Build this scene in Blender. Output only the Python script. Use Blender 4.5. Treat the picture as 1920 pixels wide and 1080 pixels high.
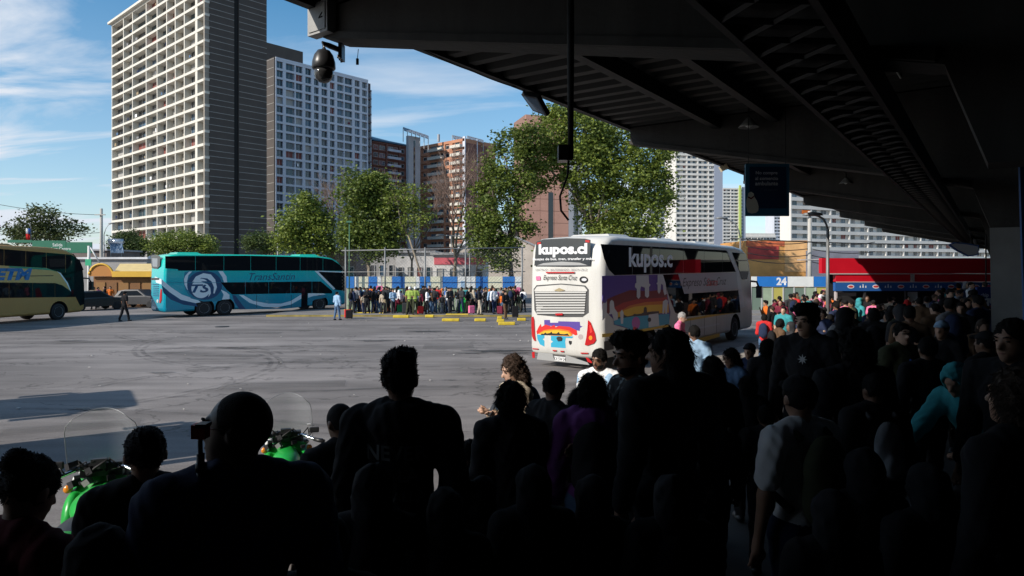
import bpy, bmesh, math, random
import numpy as np
from mathutils import Vector, Matrix
from mathutils.bvhtree import BVHTree
random.seed(7); RNG = np.random.default_rng(7)
for o in list(bpy.data.objects): bpy.data.objects.remove(o)
SC = bpy.context.scene; COL = SC.collection
R = math.radians
F = 1280.0; CX = 960.0; HY = 506.0; CZ = 3.05      # focal length and horizon in pixels of the photograph, eye height

# ---------------------------------------------------------------- camera, sky, sun, exposure
cam = bpy.data.cameras.new('camera'); cam.sensor_width = 36; cam.lens = 24.0
cam.clip_start = 0.1; cam.clip_end = 4000
cam.shift_y = -(540.0 - HY) / 1920.0
camo = bpy.data.objects.new('camera', cam); COL.objects.link(camo)
camo.location = (0, 0, CZ); camo.rotation_euler = (R(90), 0, 0); SC.camera = camo
SUN_H = Vector((-0.84, -0.54)).normalized(); SUN_EL = R(31)
SUN = Vector((SUN_H.x * math.cos(SUN_EL), SUN_H.y * math.cos(SUN_EL), math.sin(SUN_EL)))
world = bpy.data.worlds.new('World'); SC.world = world; world.use_nodes = True
wt = world.node_tree; wt.nodes.clear()
def WN(t, **k):
    n = wt.nodes.new(t)
    for a, b in k.items(): setattr(n, a, b)
    return n
sky = WN('ShaderNodeTexSky', sky_type='NISHITA', sun_disc=False, sun_elevation=SUN_EL,
         sun_rotation=math.atan2(SUN_H.x, SUN_H.y), altitude=500, air_density=1.0, dust_density=0.6, ozone_density=3.0)
tc = WN('ShaderNodeTexCoord')
hs = WN('ShaderNodeHueSaturation'); hs.inputs['Saturation'].default_value = 1.3; hs.inputs['Hue'].default_value = 0.488; hs.inputs['Value'].default_value = 1.0
wt.links.new(sky.outputs[0], hs.inputs['Color'])
# clouds: cirrus streaks on the plane of a high layer, from the view direction
sep = WN('ShaderNodeSeparateXYZ'); wt.links.new(tc.outputs['Generated'], sep.inputs[0])
mx = WN('ShaderNodeMath', operation='MAXIMUM'); mx.inputs[1].default_value = 0.03; wt.links.new(sep.outputs[2], mx.inputs[0])
ad = WN('ShaderNodeMath', operation='ADD'); ad.inputs[1].default_value = 0.12; wt.links.new(mx.outputs[0], ad.inputs[0])
dx = WN('ShaderNodeMath', operation='DIVIDE'); dy = WN('ShaderNodeMath', operation='DIVIDE')
wt.links.new(sep.outputs[0], dx.inputs[0]); wt.links.new(ad.outputs[0], dx.inputs[1])
wt.links.new(sep.outputs[1], dy.inputs[0]); wt.links.new(ad.outputs[0], dy.inputs[1])
cb = WN('ShaderNodeCombineXYZ'); wt.links.new(dx.outputs[0], cb.inputs[0]); wt.links.new(dy.outputs[0], cb.inputs[1])
mp = WN('ShaderNodeMapping'); mp.inputs['Rotation'].default_value = (0, 0, R(28)); mp.inputs['Scale'].default_value = (0.55, 1.5, 1)
mp.inputs['Location'].default_value = (0.6, 3.1, 0)
wt.links.new(cb.outputs[0], mp.inputs[0])
nz = WN('ShaderNodeTexNoise'); nz.inputs['Scale'].default_value = 1.3; nz.inputs['Detail'].default_value = 9; nz.inputs['Roughness'].default_value = 0.56
nz.inputs['Distortion'].default_value = 0.5
wt.links.new(mp.outputs[0], nz.inputs['Vector'])
rp = WN('ShaderNodeValToRGB'); rp.color_ramp.elements[0].position = 0.42; rp.color_ramp.elements[1].position = 0.70
wt.links.new(nz.outputs[0], rp.inputs[0])
# more veil low down and to the left, as in the photograph's sky
lowf = WN('ShaderNodeMapRange'); lowf.inputs['From Min'].default_value = 0.40; lowf.inputs['From Max'].default_value = 0.0
lowf.inputs['To Min'].default_value = 0.0; lowf.inputs['To Max'].default_value = 0.72
wt.links.new(sep.outputs[2], lowf.inputs[0])
lf = WN('ShaderNodeMapRange'); lf.inputs['From Min'].default_value = -0.40; lf.inputs['From Max'].default_value = -0.60
lf.inputs['To Min'].default_value = 0.0; lf.inputs['To Max'].default_value = 1.15
wt.links.new(sep.outputs[0], lf.inputs[0])
m1 = WN('ShaderNodeMath', operation='ADD'); wt.links.new(lowf.outputs[0], m1.inputs[0]); wt.links.new(lf.outputs[0], m1.inputs[1])
m2 = WN('ShaderNodeMath', operation='ADD'); m2.inputs[1].default_value = 0.42; wt.links.new(m1.outputs[0], m2.inputs[0])
m3 = WN('ShaderNodeMath', operation='MULTIPLY', use_clamp=True); wt.links.new(rp.outputs[0], m3.inputs[0]); wt.links.new(m2.outputs[0], m3.inputs[1])
m5 = WN('ShaderNodeMath', operation='MULTIPLY'); m5.inputs[1].default_value = 0.55; wt.links.new(lowf.outputs[0], m5.inputs[0])
m4 = WN('ShaderNodeMath', operation='MAXIMUM', use_clamp=True); wt.links.new(m3.outputs[0], m4.inputs[0]); wt.links.new(m5.outputs[0], m4.inputs[1])
mixc = WN('ShaderNodeMix', data_type='RGBA'); wt.links.new(m4.outputs[0], mixc.inputs['Factor'])
wt.links.new(hs.outputs[0], mixc.inputs['A']); mixc.inputs['B'].default_value = (4.9, 5.3, 5.9, 1)
bg = WN('ShaderNodeBackground'); bg.inputs['Strength'].default_value = 0.125
wt.links.new(mixc.outputs['Result'], bg.inputs['Color'])
wo = WN('ShaderNodeOutputWorld'); wt.links.new(bg.outputs[0], wo.inputs[0])
sl = bpy.data.lights.new('sun', 'SUN'); sl.energy = 4.3; sl.angle = R(0.5); sl.color = (1.0, 0.93, 0.84)
so = bpy.data.objects.new('sun', sl); COL.objects.link(so)
so.rotation_euler = Vector((-SUN.x, -SUN.y, -SUN.z)).to_track_quat('-Z', 'Y').to_euler()
vs = SC.view_settings; vs.view_transform = 'Standard'; vs.look = 'None'; vs.exposure = 0.3; vs.gamma = 1.0; vs.use_curve_mapping = False
try:
    SC.cycles.max_bounces = 5; SC.cycles.transparent_max_bounces = 12
except Exception: pass

# ---------------------------------------------------------------- helpers
def unp(px, py, Z):            # the point at depth Z that the photograph shows at (px, py)
    return Vector(((px - CX) / F * Z, Z, CZ + (HY - py) / F * Z))
def gnd(px, Z): return Vector(((px - CX) / F * Z, Z, 0))
MATS = {}
def mat(name, col, rough=0.7, var=0.0, scale=3.0, bump=0.0, bscale=40.0, metal=0.0, spec=0.5, trans=0.0, streak=False, alpha=1.0, emit=0.0):
    if name in MATS: return MATS[name]
    m = bpy.data.materials.new(name); m.use_nodes = True; nt = m.node_tree
    b = nt.nodes['Principled BSDF']
    b.inputs['Base Color'].default_value = (*col, 1); b.inputs['Roughness'].default_value = rough
    b.inputs['Metallic'].default_value = metal; b.inputs['Specular IOR Level'].default_value = spec
    t = nt.nodes.new('ShaderNodeTexCoord')
    if var > 0:
        n = nt.nodes.new('ShaderNodeTexNoise'); n.inputs['Scale'].default_value = scale; n.inputs['Detail'].default_value = 6
        n.inputs['Roughness'].default_value = 0.65
        if streak:
            mpp = nt.nodes.new('ShaderNodeMapping'); mpp.inputs['Scale'].default_value = (1, 1, 0.15)
            nt.links.new(t.outputs['Object'], mpp.inputs[0]); nt.links.new(mpp.outputs[0], n.inputs['Vector'])
        else: nt.links.new(t.outputs['Object'], n.inputs['Vector'])
        mr = nt.nodes.new('ShaderNodeMapRange'); mr.inputs['From Min'].default_value = 0.3; mr.inputs['From Max'].default_value = 0.7
        mr.inputs['To Min'].default_value = 1 - var; mr.inputs['To Max'].default_value = 1 + var
        nt.links.new(n.outputs[0], mr.inputs[0])
        vm = nt.nodes.new('ShaderNodeVectorMath'); vm.operation = 'SCALE'; vm.inputs[0].default_value = col
        nt.links.new(mr.outputs[0], vm.inputs['Scale']); nt.links.new(vm.outputs[0], b.inputs['Base Color'])
        mr2 = nt.nodes.new('ShaderNodeMapRange'); mr2.inputs['To Min'].default_value = max(0.02, rough - 0.12); mr2.inputs['To Max'].default_value = min(1, rough + 0.12)
        nt.links.new(n.outputs[0], mr2.inputs[0]); nt.links.new(mr2.outputs[0], b.inputs['Roughness'])
    if bump > 0:
        n2 = nt.nodes.new('ShaderNodeTexNoise'); n2.inputs['Scale'].default_value = bscale; n2.inputs['Detail'].default_value = 5
        nt.links.new(t.outputs['Object'], n2.inputs['Vector'])
        bp = nt.nodes.new('ShaderNodeBump'); bp.inputs['Strength'].default_value = bump; bp.inputs['Distance'].default_value = 0.02
        nt.links.new(n2.outputs[0], bp.inputs['Height']); nt.links.new(bp.outputs[0], b.inputs['Normal'])
    if emit > 0:
        b.inputs['Emission Color'].default_value = (*col, 1); b.inputs['Emission Strength'].default_value = emit
    if alpha < 1:
        b.inputs['Alpha'].default_value = alpha
    MATS[name] = m; return m
def tag(o, label=None, cat=None, group=None, kind=None):
    if label: o['label'] = label
    if cat: o['category'] = cat
    if group: o['group'] = group
    if kind: o['kind'] = kind
    return o
def empty(name, loc=(0, 0, 0), rz=0.0, label=None, cat=None, group=None):
    o = bpy.data.objects.new(name, None); COL.objects.link(o); o.location = loc; o.rotation_euler = (0, 0, rz)
    o.empty_display_size = 0.2
    return tag(o, label, cat, group)
def link(name, me, parent=None, m=None, smooth=False):
    o = bpy.data.objects.new(name, me); COL.objects.link(o)
    if m is not None and len(me.materials) == 0: me.materials.append(m)
    if parent is not None: o.parent = parent
    if smooth:
        me.polygons.foreach_set('use_smooth', [True] * len(me.polygons))
    return o
class MB:                       # collects shapes, links them as one mesh
    def __init__(s): s.v = []; s.f = []; s.mi = []
    def add(s, vs_, fs, mi=0):
        n = len(s.v); s.v += [tuple(v) for v in vs_]; s.f += [tuple(i + n for i in f) for f in fs]; s.mi += [mi] * len(fs); return s
    def box(s, x0, x1, y0, y1, z0, z1, mi=0, M=None):
        v = [(x, y, z) for z in (z0, z1) for y in (y0, y1) for x in (x0, x1)]
        if M is not None: v = [M @ Vector(p) for p in v]
        return s.add(v, [(0, 2, 3, 1), (4, 5, 7, 6), (0, 1, 5, 4), (2, 6, 7, 3), (0, 4, 6, 2), (1, 3, 7, 5)], mi)
    def obox(s, c, u, v, w, a, b, h, mi=0):        # box at corner c spanned by unit vectors u,v,w with lengths a,b,h
        c = Vector(c); u = Vector(u) * a; v = Vector(v) * b; w = Vector(w) * h
        p = [c, c + u, c + v, c + u + v]; p += [q + w for q in p]
        return s.add(p, [(0, 2, 3, 1), (4, 5, 7, 6), (0, 1, 5, 4), (2, 6, 7, 3), (0, 4, 6, 2), (1, 3, 7, 5)], mi)
    def tube(s, pts, r, seg=8, mi=0, cap=True):
        pts = [Vector(p) for p in pts]
        rs = r if isinstance(r, (list, tuple)) else [r] * len(pts)
        n0 = len(s.v); vs_ = []; fs = []
        for i, p in enumerate(pts):
            d = (pts[min(i + 1, len(pts) - 1)] - pts[max(i - 1, 0)])
            if d.length < 1e-9: d = Vector((0, 0, 1))
            d.normalize(); a = Vector((0, 0, 1)) if abs(d.z) < 0.9 else Vector((1, 0, 0))
            u = d.cross(a).normalized(); w = d.cross(u)
            for k in range(seg):
                t = 2 * math.pi * k / seg; vs_.append(p + u * math.cos(t) * rs[i] + w * math.sin(t) * rs[i])
        for i in range(len(pts) - 1):
            for k in range(seg):
                a0 = i * seg + k; a1 = i * seg + (k + 1) % seg; fs.append((a0, a1, a1 + seg, a0 + seg))
        if cap: fs.append(tuple(range(seg))[::-1]); fs.append(tuple((len(pts) - 1) * seg + k for k in range(seg)))
        return s.add(vs_, fs, mi)
    def lathe(s, prof, seg=20, mi=0, M=None):      # prof: (r, z) pairs about local z
        vs_ = []; fs = []
        for r_, z in prof:
            for k in range(seg):
                t = 2 * math.pi * k / seg; p = Vector((r_ * math.cos(t), r_ * math.sin(t), z)); vs_.append(M @ p if M is not None else p)
        for i in range(len(prof) - 1):
            for k in range(seg):
                a0 = i * seg + k; a1 = i * seg + (k + 1) % seg; fs.append((a0, a1, a1 + seg, a0 + seg))
        fs.append(tuple(range(seg))[::-1]); fs.append(tuple((len(prof) - 1) * seg + k for k in range(seg)))
        return s.add(vs_, fs, mi)
    def prism(s, pts, depth, M, mi=0):             # 2-D outline in local xy, extruded along local z by depth, placed by M
        n = len(pts); a = sum(pts[i][0] * pts[(i + 1) % n][1] - pts[(i + 1) % n][0] * pts[i][1] for i in range(n))
        if a < 0: pts = pts[::-1]
        v = [M @ Vector((x, y, 0)) for x, y in pts] + [M @ Vector((x, y, depth)) for x, y in pts]
        fs = [tuple(range(n))[::-1], tuple(range(n, 2 * n))] + [(i, (i + 1) % n, (i + 1) % n + n, i + n) for i in range(n)]
        return s.add(v, fs, mi)
    def build(s, name, mats, parent=None, smooth=False, tri=False):
        me = bpy.data.meshes.new(name); me.from_pydata(s.v, [], s.f)
        for m in (mats if isinstance(mats, (list, tuple)) else [mats]): me.materials.append(m)
        if len(set(s.mi)) > 1: me.polygons.foreach_set('material_index', s.mi)
        if tri:
            bm = bmesh.new(); bm.from_mesh(me); bmesh.ops.triangulate(bm, faces=[f for f in bm.faces if len(f.verts) > 4], ngon_method='EAR_CLIP'); bm.to_mesh(me); bm.free()
        me.update()
        return link(name, me, parent, None, smooth)
def copy_tree(o, parent=None, loc=None, rz=None):
    c = o.copy(); COL.objects.link(c); c.parent = parent
    if loc is not None: c.location = loc
    if rz is not None: c.rotation_euler = (0, 0, rz)
    for ch in list(o.children): copy_tree(ch, c)
    return c
FACE = lambda right, up, org: Matrix(((right[0], up[0], Vector(right).cross(Vector(up))[0], org[0]),
                                      (right[1], up[1], Vector(right).cross(Vector(up))[1], org[1]),
                                      (right[2], up[2], Vector(right).cross(Vector(up))[2], org[2]), (0, 0, 0, 1)))
def text(name, body, M, width, m, parent=None, height=None, ext=0.004, shear=0.0, bold=0.0, line=1.0):
    cu = bpy.data.curves.new(name, 'FONT'); cu.body = body; cu.size = 1.0; cu.extrude = 0; cu.shear = shear; cu.offset = bold
    cu.resolution_u = 3; cu.align_x = 'CENTER'; cu.space_line = line
    t = bpy.data.objects.new(name, cu); COL.objects.link(t)
    dg = bpy.context.evaluated_depsgraph_get(); me = bpy.data.meshes.new_from_object(t.evaluated_get(dg))
    bpy.data.objects.remove(t)
    n = len(me.vertices); co = np.zeros(n * 3, dtype=np.float32); me.vertices.foreach_get('co', co); co = co.reshape(-1, 3)
    mn = co.min(0); mxx = co.max(0); sx = width / max(1e-6, mxx[0] - mn[0]); sy = (height / (mxx[1] - mn[1])) if height else sx
    co[:, 0] = (co[:, 0] - (mn[0] + mxx[0]) / 2) * sx; co[:, 1] = (co[:, 1] - (mn[1] + mxx[1]) / 2) * sy; co[:, 2] = ext
    A = np.array(M); co = co @ A[:3, :3].T + A[:3, 3]
    me.vertices.foreach_set('co', co.astype(np.float32).ravel()); me.materials.clear(); me.materials.append(m); me.update()
    return link(name, me, parent)
def ellipse(cx, cy, rx, ry, n=24, a0=0, a1=360, rot=0):
    o = []
    for i in range(n + (0 if a1 - a0 >= 360 else 1)):
        t = R(a0 + (a1 - a0) * i / n); x = rx * math.cos(t); y = ry * math.sin(t); c, s_ = math.cos(R(rot)), math.sin(R(rot))
        o.append((cx + x * c - y * s_, cy + x * s_ + y * c))
    return o

# canopy frame: d runs along the canopy's edge, n points away from it under the roof (a = offset along n, t = along d)
DV = Vector((0.575, 0.818, 0)).normalized(); NV = Vector((0.818, -0.575, 0)).normalized()
def AT(a, t, z=0.0): v = NV * a + DV * t; v.z = z; return v
def to_at(x, y): return x * NV.x + y * NV.y, x * DV.x + y * DV.y
def floor_z(x, y):
    a, t = to_at(x, y)
    if t > 60: return 0.15
    sh = 0.15 * max(0.0, min(t, 16) - 5); lo = -4.5 + sh; hi = -2.2 + sh
    k = min(1, max(0, (a - lo) / (hi - lo))); k = k * k * (3 - 2 * k)
    if a < -5.2 and t < 16: return 0.0
    if a < -7.8: return 0.0
    return 0.15 + 0.6 * k
# ---------------------------------------------------------------- implicit surfaces for bodies, hair and clothes
def surface_nets(Fd, org, h):
    S = Fd < 0; nx, ny, nz = Fd.shape
    cnt = np.zeros((nx - 1, ny - 1, nz - 1), np.int8)
    for dx_ in (0, 1):
        for dy_ in (0, 1):
            for dz_ in (0, 1): cnt += S[dx_:nx - 1 + dx_, dy_:ny - 1 + dy_, dz_:nz - 1 + dz_]
    act = (cnt > 0) & (cnt < 8); idx = np.argwhere(act)
    if len(idx) == 0: return np.zeros((0, 3)), np.zeros((0, 4), int)
    vid = -np.ones(act.shape, np.int64); vid[act] = np.arange(len(idx))
    acc = np.zeros((len(idx), 3)); w = np.zeros(len(idx)); i, j, k = idx.T
    for ax in range(3):
        o1, o2 = [a for a in range(3) if a != ax]
        for p in (0, 1):
            for q in (0, 1):
                a0 = [i, j, k]; a0[o1] = a0[o1] + p; a0[o2] = a0[o2] + q; a1 = list(a0); a1[ax] = a1[ax] + 1
                f0 = Fd[tuple(a0)]; f1 = Fd[tuple(a1)]; cr = (f0 < 0) != (f1 < 0)
                den = np.where(cr, f0 - f1, 1.0); t = np.where(cr, f0 / den, 0)
                pos = np.zeros((len(idx), 3)); pos[:, o1] = p; pos[:, o2] = q; pos[:, ax] = t
                acc += pos * cr[:, None]; w += cr
    V = (idx + acc / np.maximum(w, 1)[:, None]) * h + org
    quads = []
    for ax in range(3):
        o1, o2 = [(1, 2), (2, 0), (0, 1)][ax]
        sl0 = [slice(None)] * 3; sl1 = [slice(None)] * 3; sl0[ax] = slice(0, -1); sl1[ax] = slice(1, None)
        c0 = S[tuple(sl0)]; c1 = S[tuple(sl1)]; e = np.argwhere(c0 != c1)
        ok = (e[:, o1] > 0) & (e[:, o2] > 0) & (e[:, o1] < Fd.shape[o1] - 1) & (e[:, o2] < Fd.shape[o2] - 1); e = e[ok]
        if len(e) == 0: continue
        def cell(a, b):
            q = e.copy(); q[:, o1] -= a; q[:, o2] -= b; return vid[q[:, 0], q[:, 1], q[:, 2]]
        qd = np.stack([cell(1, 1), cell(0, 1), cell(0, 0), cell(1, 0)], 1)
        inside = S[e[:, 0], e[:, 1], e[:, 2]]; qd[~inside] = qd[~inside][:, ::-1]; quads.append(qd)
    Q = np.concatenate(quads); Q = Q[(Q >= 0).all(1)]
    return V, Q
def rotm(rx=0, ry=0, rz=0): return np.array(Matrix.Rotation(R(rz), 3, 'Z') @ Matrix.Rotation(R(ry), 3, 'Y') @ Matrix.Rotation(R(rx), 3, 'X'))
def cap(a, b, r1, r2): return ('c', np.array(a, float), np.array(b, float), r1, r2)
def ell(c, r, rot=None): return ('e', np.array(c, float), np.array(r, float), np.eye(3) if rot is None else rot)
def bounds(p, m):
    if p[0] == 'c': r_ = max(p[3], p[4]) + m; return np.minimum(p[1], p[2]) - r_, np.maximum(p[1], p[2]) + r_
    r_ = max(p[2]) + m; return p[1] - r_, p[1] + r_
def sdf_mesh(prims, h, k=0.03, inflate=0.0, noise=0.0, nscale=1.0, cuts=(), sub=(), seed=0):
    lo = np.min([bounds(p, 0)[0] for p in prims], 0) - inflate - k - 2 * h; hi = np.max([bounds(p, 0)[1] for p in prims], 0) + inflate + k + 2 * h
    n = np.ceil((hi - lo) / h).astype(int) + 1
    ax = [lo[i] + h * np.arange(n[i]) for i in range(3)]
    D = np.full(n, 0.5, np.float64)
    def ev(p, X, Y, Z):
        if p[0] == 'c':
            a, b = p[1], p[2]; ab = b - a; L2 = max(1e-9, ab @ ab)
            t = np.clip(((X - a[0]) * ab[0] + (Y - a[1]) * ab[1] + (Z - a[2]) * ab[2]) / L2, 0, 1)
            return np.sqrt((X - a[0] - t * ab[0]) ** 2 + (Y - a[1] - t * ab[1]) ** 2 + (Z - a[2] - t * ab[2]) ** 2) - (p[3] + (p[4] - p[3]) * t)
        c, r_, M = p[1], p[2], p[3]
        px, py, pz = X - c[0], Y - c[1], Z - c[2]
        qx = M[0, 0] * px + M[1, 0] * py + M[2, 0] * pz; qy = M[0, 1] * px + M[1, 1] * py + M[2, 1] * pz; qz = M[0, 2] * px + M[1, 2] * py + M[2, 2] * pz
        g = np.sqrt((qx / r_[0]) ** 2 + (qy / r_[1]) ** 2 + (qz / r_[2]) ** 2) + 1e-9
        g2 = np.sqrt((qx / r_[0] ** 2) ** 2 + (qy / r_[1] ** 2) ** 2 + (qz / r_[2] ** 2) ** 2) + 1e-9
        return g * (g - 1) / g2
    for p in prims:
        b0, b1 = bounds(p, inflate + k + 3 * h); i0 = np.clip(((b0 - lo) / h).astype(int), 0, n - 1); i1 = np.clip(((b1 - lo) / h).astype(int) + 2, 1, n)
        X = ax[0][i0[0]:i1[0], None, None]; Y = ax[1][None, i0[1]:i1[1], None]; Z = ax[2][None, None, i0[2]:i1[2]]
        d = ev(p, X, Y, Z); s_ = (slice(i0[0], i1[0]), slice(i0[1], i1[1]), slice(i0[2], i1[2]))
        kk = min(k, 0.8 * (min(p[3], p[4]) if p[0] == 'c' else min(p[2]))) + 1e-4
        A = D[s_]; hh = np.clip(0.5 + 0.5 * (A - d) / kk, 0, 1); D[s_] = A * (1 - hh) + d * hh - kk * hh * (1 - hh)
    for p in sub:
        X = ax[0][:, None, None]; Y = ax[1][None, :, None]; Z = ax[2][None, None, :]
        D = np.maximum(D, -ev(p, X, Y, Z) + inflate)
    D -= inflate
    if noise:
        X = ax[0][:, None, None]; Y = ax[1][None, :, None]; Z = ax[2][None, None, :]; s_ = seed * 1.7; q = nscale
        D += noise * (np.sin(23 * q * X + 9 * q * Z + 3 * np.sin(11 * q * Y + s_)) * np.sin(17 * q * Z + 6 * np.sin(9 * q * X + s_)) + 0.5 * np.sin(41 * q * Z + 31 * q * Y + 4 * np.sin(19 * q * X - s_)))
    for (pn, pd) in cuts:      # keep where pn.x <= pd
        X = ax[0][:, None, None]; Y = ax[1][None, :, None]; Z = ax[2][None, None, :]
        D = np.maximum(D, pn[0] * X + pn[1] * Y + pn[2] * Z - pd)
    D[0] = D[-1] = 0.5; D[:, 0] = D[:, -1] = 0.5; D[:, :, 0] = D[:, :, -1] = 0.5
    return surface_nets(D, lo, h)
def sdf_obj(name, prims, h, m, parent=None, **kw):
    V, Q = sdf_mesh(prims, h, **kw); me = bpy.data.meshes.new(name)
    me.from_pydata(V.tolist(), [], Q.tolist()); me.polygons.foreach_set('use_smooth', [True] * len(me.polygons)); me.materials.append(m); me.update()
    return link(name, me, parent)

SKIN = [mat('skin_light', (0.50, 0.31, 0.22), 0.55, 0.08, 30), mat('skin_tan', (0.36, 0.20, 0.13), 0.55, 0.08, 30), mat('skin_brown', (0.20, 0.105, 0.065), 0.5, 0.08, 30), mat('skin_dark', (0.055, 0.032, 0.023), 0.45, 0.08, 30)]
HAIRM = {'black': mat('hair_black', (0.009, 0.008, 0.0075), 0.75, 0.3, 60, 0.6, 180, spec=0.15), 'brown': mat('hair_brown', (0.045, 0.026, 0.016), 0.6, 0.3, 60, 0.6, 180, spec=0.3),
         'grey': mat('hair_grey', (0.38, 0.36, 0.34), 0.6, 0.2, 60, 0.5, 180), 'blond': mat('hair_blond', (0.34, 0.23, 0.13), 0.55, 0.25, 60, 0.5, 180)}
def cloth(name, c, v=0.18): return mat('cloth_' + name, c, 0.88, v, 9, 0.25, 260, spec=0.2)
CL = {'black': cloth('black', (0.012, 0.012, 0.014)), 'charcoal': cloth('charcoal', (0.035, 0.036, 0.04)), 'navy': cloth('navy', (0.02, 0.03, 0.07)),
      'blue': cloth('blue', (0.05, 0.14, 0.42)), 'light blue': cloth('light_blue', (0.30, 0.45, 0.62)), 'denim': cloth('denim', (0.08, 0.14, 0.24)),
      'white': cloth('white', (0.82, 0.82, 0.83), 0.05), 'grey': cloth('grey', (0.22, 0.22, 0.23)), 'red': cloth('red', (0.55, 0.03, 0.03)),
      'dark red': cloth('dark_red', (0.10, 0.008, 0.012)), 'pink': cloth('pink', (0.75, 0.18, 0.33)), 'purple': cloth('purple', (0.17, 0.05, 0.22)), 'olive': cloth('olive', (0.05, 0.055, 0.03)),
      'green': cloth('green', (0.03, 0.25, 0.08)), 'khaki': cloth('khaki', (0.30, 0.23, 0.14)), 'brown': cloth('brown', (0.12, 0.07, 0.04)),
      'orange': cloth('orange', (0.75, 0.18, 0.03)), 'yellow': cloth('yellow', (0.65, 0.52, 0.05)), 'teal': cloth('teal', (0.05, 0.30, 0.33)),
      'beige': cloth('beige', (0.45, 0.38, 0.29)), 'lime': cloth('lime', (0.28, 0.38, 0.08)), 'burgundy': cloth('burgundy', (0.16, 0.02, 0.04))}
SHOE = mat('shoe_black', (0.015, 0.015, 0.016), 0.5); SHOEW = mat('shoe_white', (0.6, 0.6, 0.58), 0.6)
def figure(name='person', h=1.72, res=0.016, skin=1, hair='black', style='short', top='black', legs='navy', sleeve='long', pose=None, female=False, shoes=SHOE, build=1.0, detail=False, hood=False, seed=0):
    """local frame: feet on z = 0, facing -y; root is the one continuous body"""
    P = dict(yaw=0, pitch=0, lean=0, stride=0.10, la=None, ra=None, bend=0); P.update(pose or {})
    S = h / 1.75; w = (0.93 if female else 1.0) * build; a3 = lambda *v: np.array(v, float)
    Hb = rotm(P['lean'])        # trunk lean about the hips (positive = forward, towards -y)
    hip0 = a3(0, 0, 0.93)
    def T(p): return hip0 + Hb @ (a3(*p) - hip0)
    Hh = rotm(P['pitch'] + P['lean'] * 0.4, 0, P['yaw']); hc = T((0, 0.0, 1.545))
    def Hd(p): return hc + Hh @ (a3(*p) - a3(0, 0.0, 1.545))
    sh = {s: T((s * 0.185 * w, 0.01, 1.415)) for s in (-1, 1)}
    arm = {}
    for s, key in ((-1, 'ra'), (1, 'la')):
        d = P[key] or ((s * 0.22, 0.05, -1), (s * 0.06, -0.22, -1))
        u = a3(*d[0]); u /= np.linalg.norm(u); v = a3(*d[1]); v /= np.linalg.norm(v)
        e = sh[s] + u * 0.295; wr = e + v * 0.255; arm[s] = (sh[s], e, wr, v)
    st = P['stride']
    leg = {s: (a3(s * 0.088 * w, 0, 0.90), a3(s * 0.10, s * st * 0.55 - 0.03, 0.49), a3(s * 0.115, s * st, 0.085)) for s in (-1, 1)}
    if P.get('sit'):
        leg = {s: (a3(s * 0.088, 0, 0.90), a3(s * 0.12, -0.42, 0.88), a3(s * 0.12, -0.40, 0.47)) for s in (-1, 1)}
    body = [ell(Hd((0, 0.012, 1.648)), (0.078, 0.098, 0.100), Hh), ell(Hd((0, -0.028, 1.588)), (0.058, 0.066, 0.070), Hh), cap(T((0, 0.02, 1.42)), Hd((0, 0.015, 1.60)), 0.060, 0.052),
            cap(Hd((0, -0.045, 1.545)), Hd((0, -0.075, 1.545)), 0.030, 0.022)]
    face = [cap(Hd((0, -0.085, 1.648)), Hd((0, -0.112, 1.612)), 0.009, 0.015), cap(Hd((-0.014, -0.092, 1.607)), Hd((0.014, -0.092, 1.607)), 0.010, 0.010),
            cap(Hd((-0.035, -0.078, 1.668)), Hd((0.035, -0.078, 1.668)), 0.012, 0.012), cap(Hd((-0.018, -0.084, 1.577)), Hd((0.018, -0.084, 1.577)), 0.010, 0.010)]
    ears = [ell(Hd((s * 0.081, 0.018, 1.622)), (0.012, 0.020, 0.031), Hh) for s in (-1, 1)]
    torso = [ell(T((0, 0.0, 1.29)), (0.150 * w, 0.105, 0.19), Hb), ell(T((0, 0.0, 1.10)), (0.128 * w, 0.095, 0.17), Hb), ell(T((0, 0.005, 0.94)), (0.150, 0.108, 0.13), Hb),
             cap(T((-0.15 * w, 0.01, 1.40)), T((0.15 * w, 0.01, 1.40)), 0.062, 0.062), cap(T((0, 0.02, 1.40)), T((0, 0.02, 1.47)), 0.085, 0.06), cap(T((-0.04, 0.02, 1.485)), T((-0.175 * w, 0.01, 1.425)), 0.050, 0.058), cap(T((0.04, 0.02, 1.485)), T((0.175 * w, 0.01, 1.425)), 0.050, 0.058)]
    if female: torso.append(cap(T((-0.06, -0.075, 1.28)), T((0.06, -0.075, 1.28)), 0.055, 0.055))
    arms = []; hands = []
    for s in (-1, 1):
        a, e, wr, v = arm[s]
        arms += [cap(a, e, 0.056 * build, 0.040), cap(e, wr, 0.042, 0.027)]
        side = np.cross(v, a3(0, 1, 0)); side = side / (np.linalg.norm(side) + 1e-6); nrm = np.cross(side, v)
        pc = wr + v * 0.055; hands += [cap(wr, wr + v * 0.03, 0.026, 0.028), ell(pc, (0.024, 0.030, 0.045), np.array(Matrix((side, nrm, v)).transposed()) @ np.eye(3))]
        if res <= 0.02:
            fd = v * 0.75 + nrm * (0.35) * -1
            for q in range(4):
                b = wr + v * 0.088 + nrm * 0.0 + side * (-0.030 + 0.020 * q) * 1.0; ln = (0.055, 0.068, 0.064, 0.048)[q]
                k1 = b + v * ln * 0.5; hands += [cap(b - v * 0.02, k1, 0.0105, 0.010), cap(k1, k1 + fd / np.linalg.norm(fd) * ln * 0.6, 0.010, 0.0085)]
            tb = wr + v * 0.035 + side * s * -0.026; hands += [cap(tb, tb + side * s * -0.030 + v * 0.035, 0.013, 0.011), cap(tb + side * s * -0.030 + v * 0.035, tb + side * s * -0.030 + v * 0.07, 0.011, 0.009)]
    legs_ = []; feet = []
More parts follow.
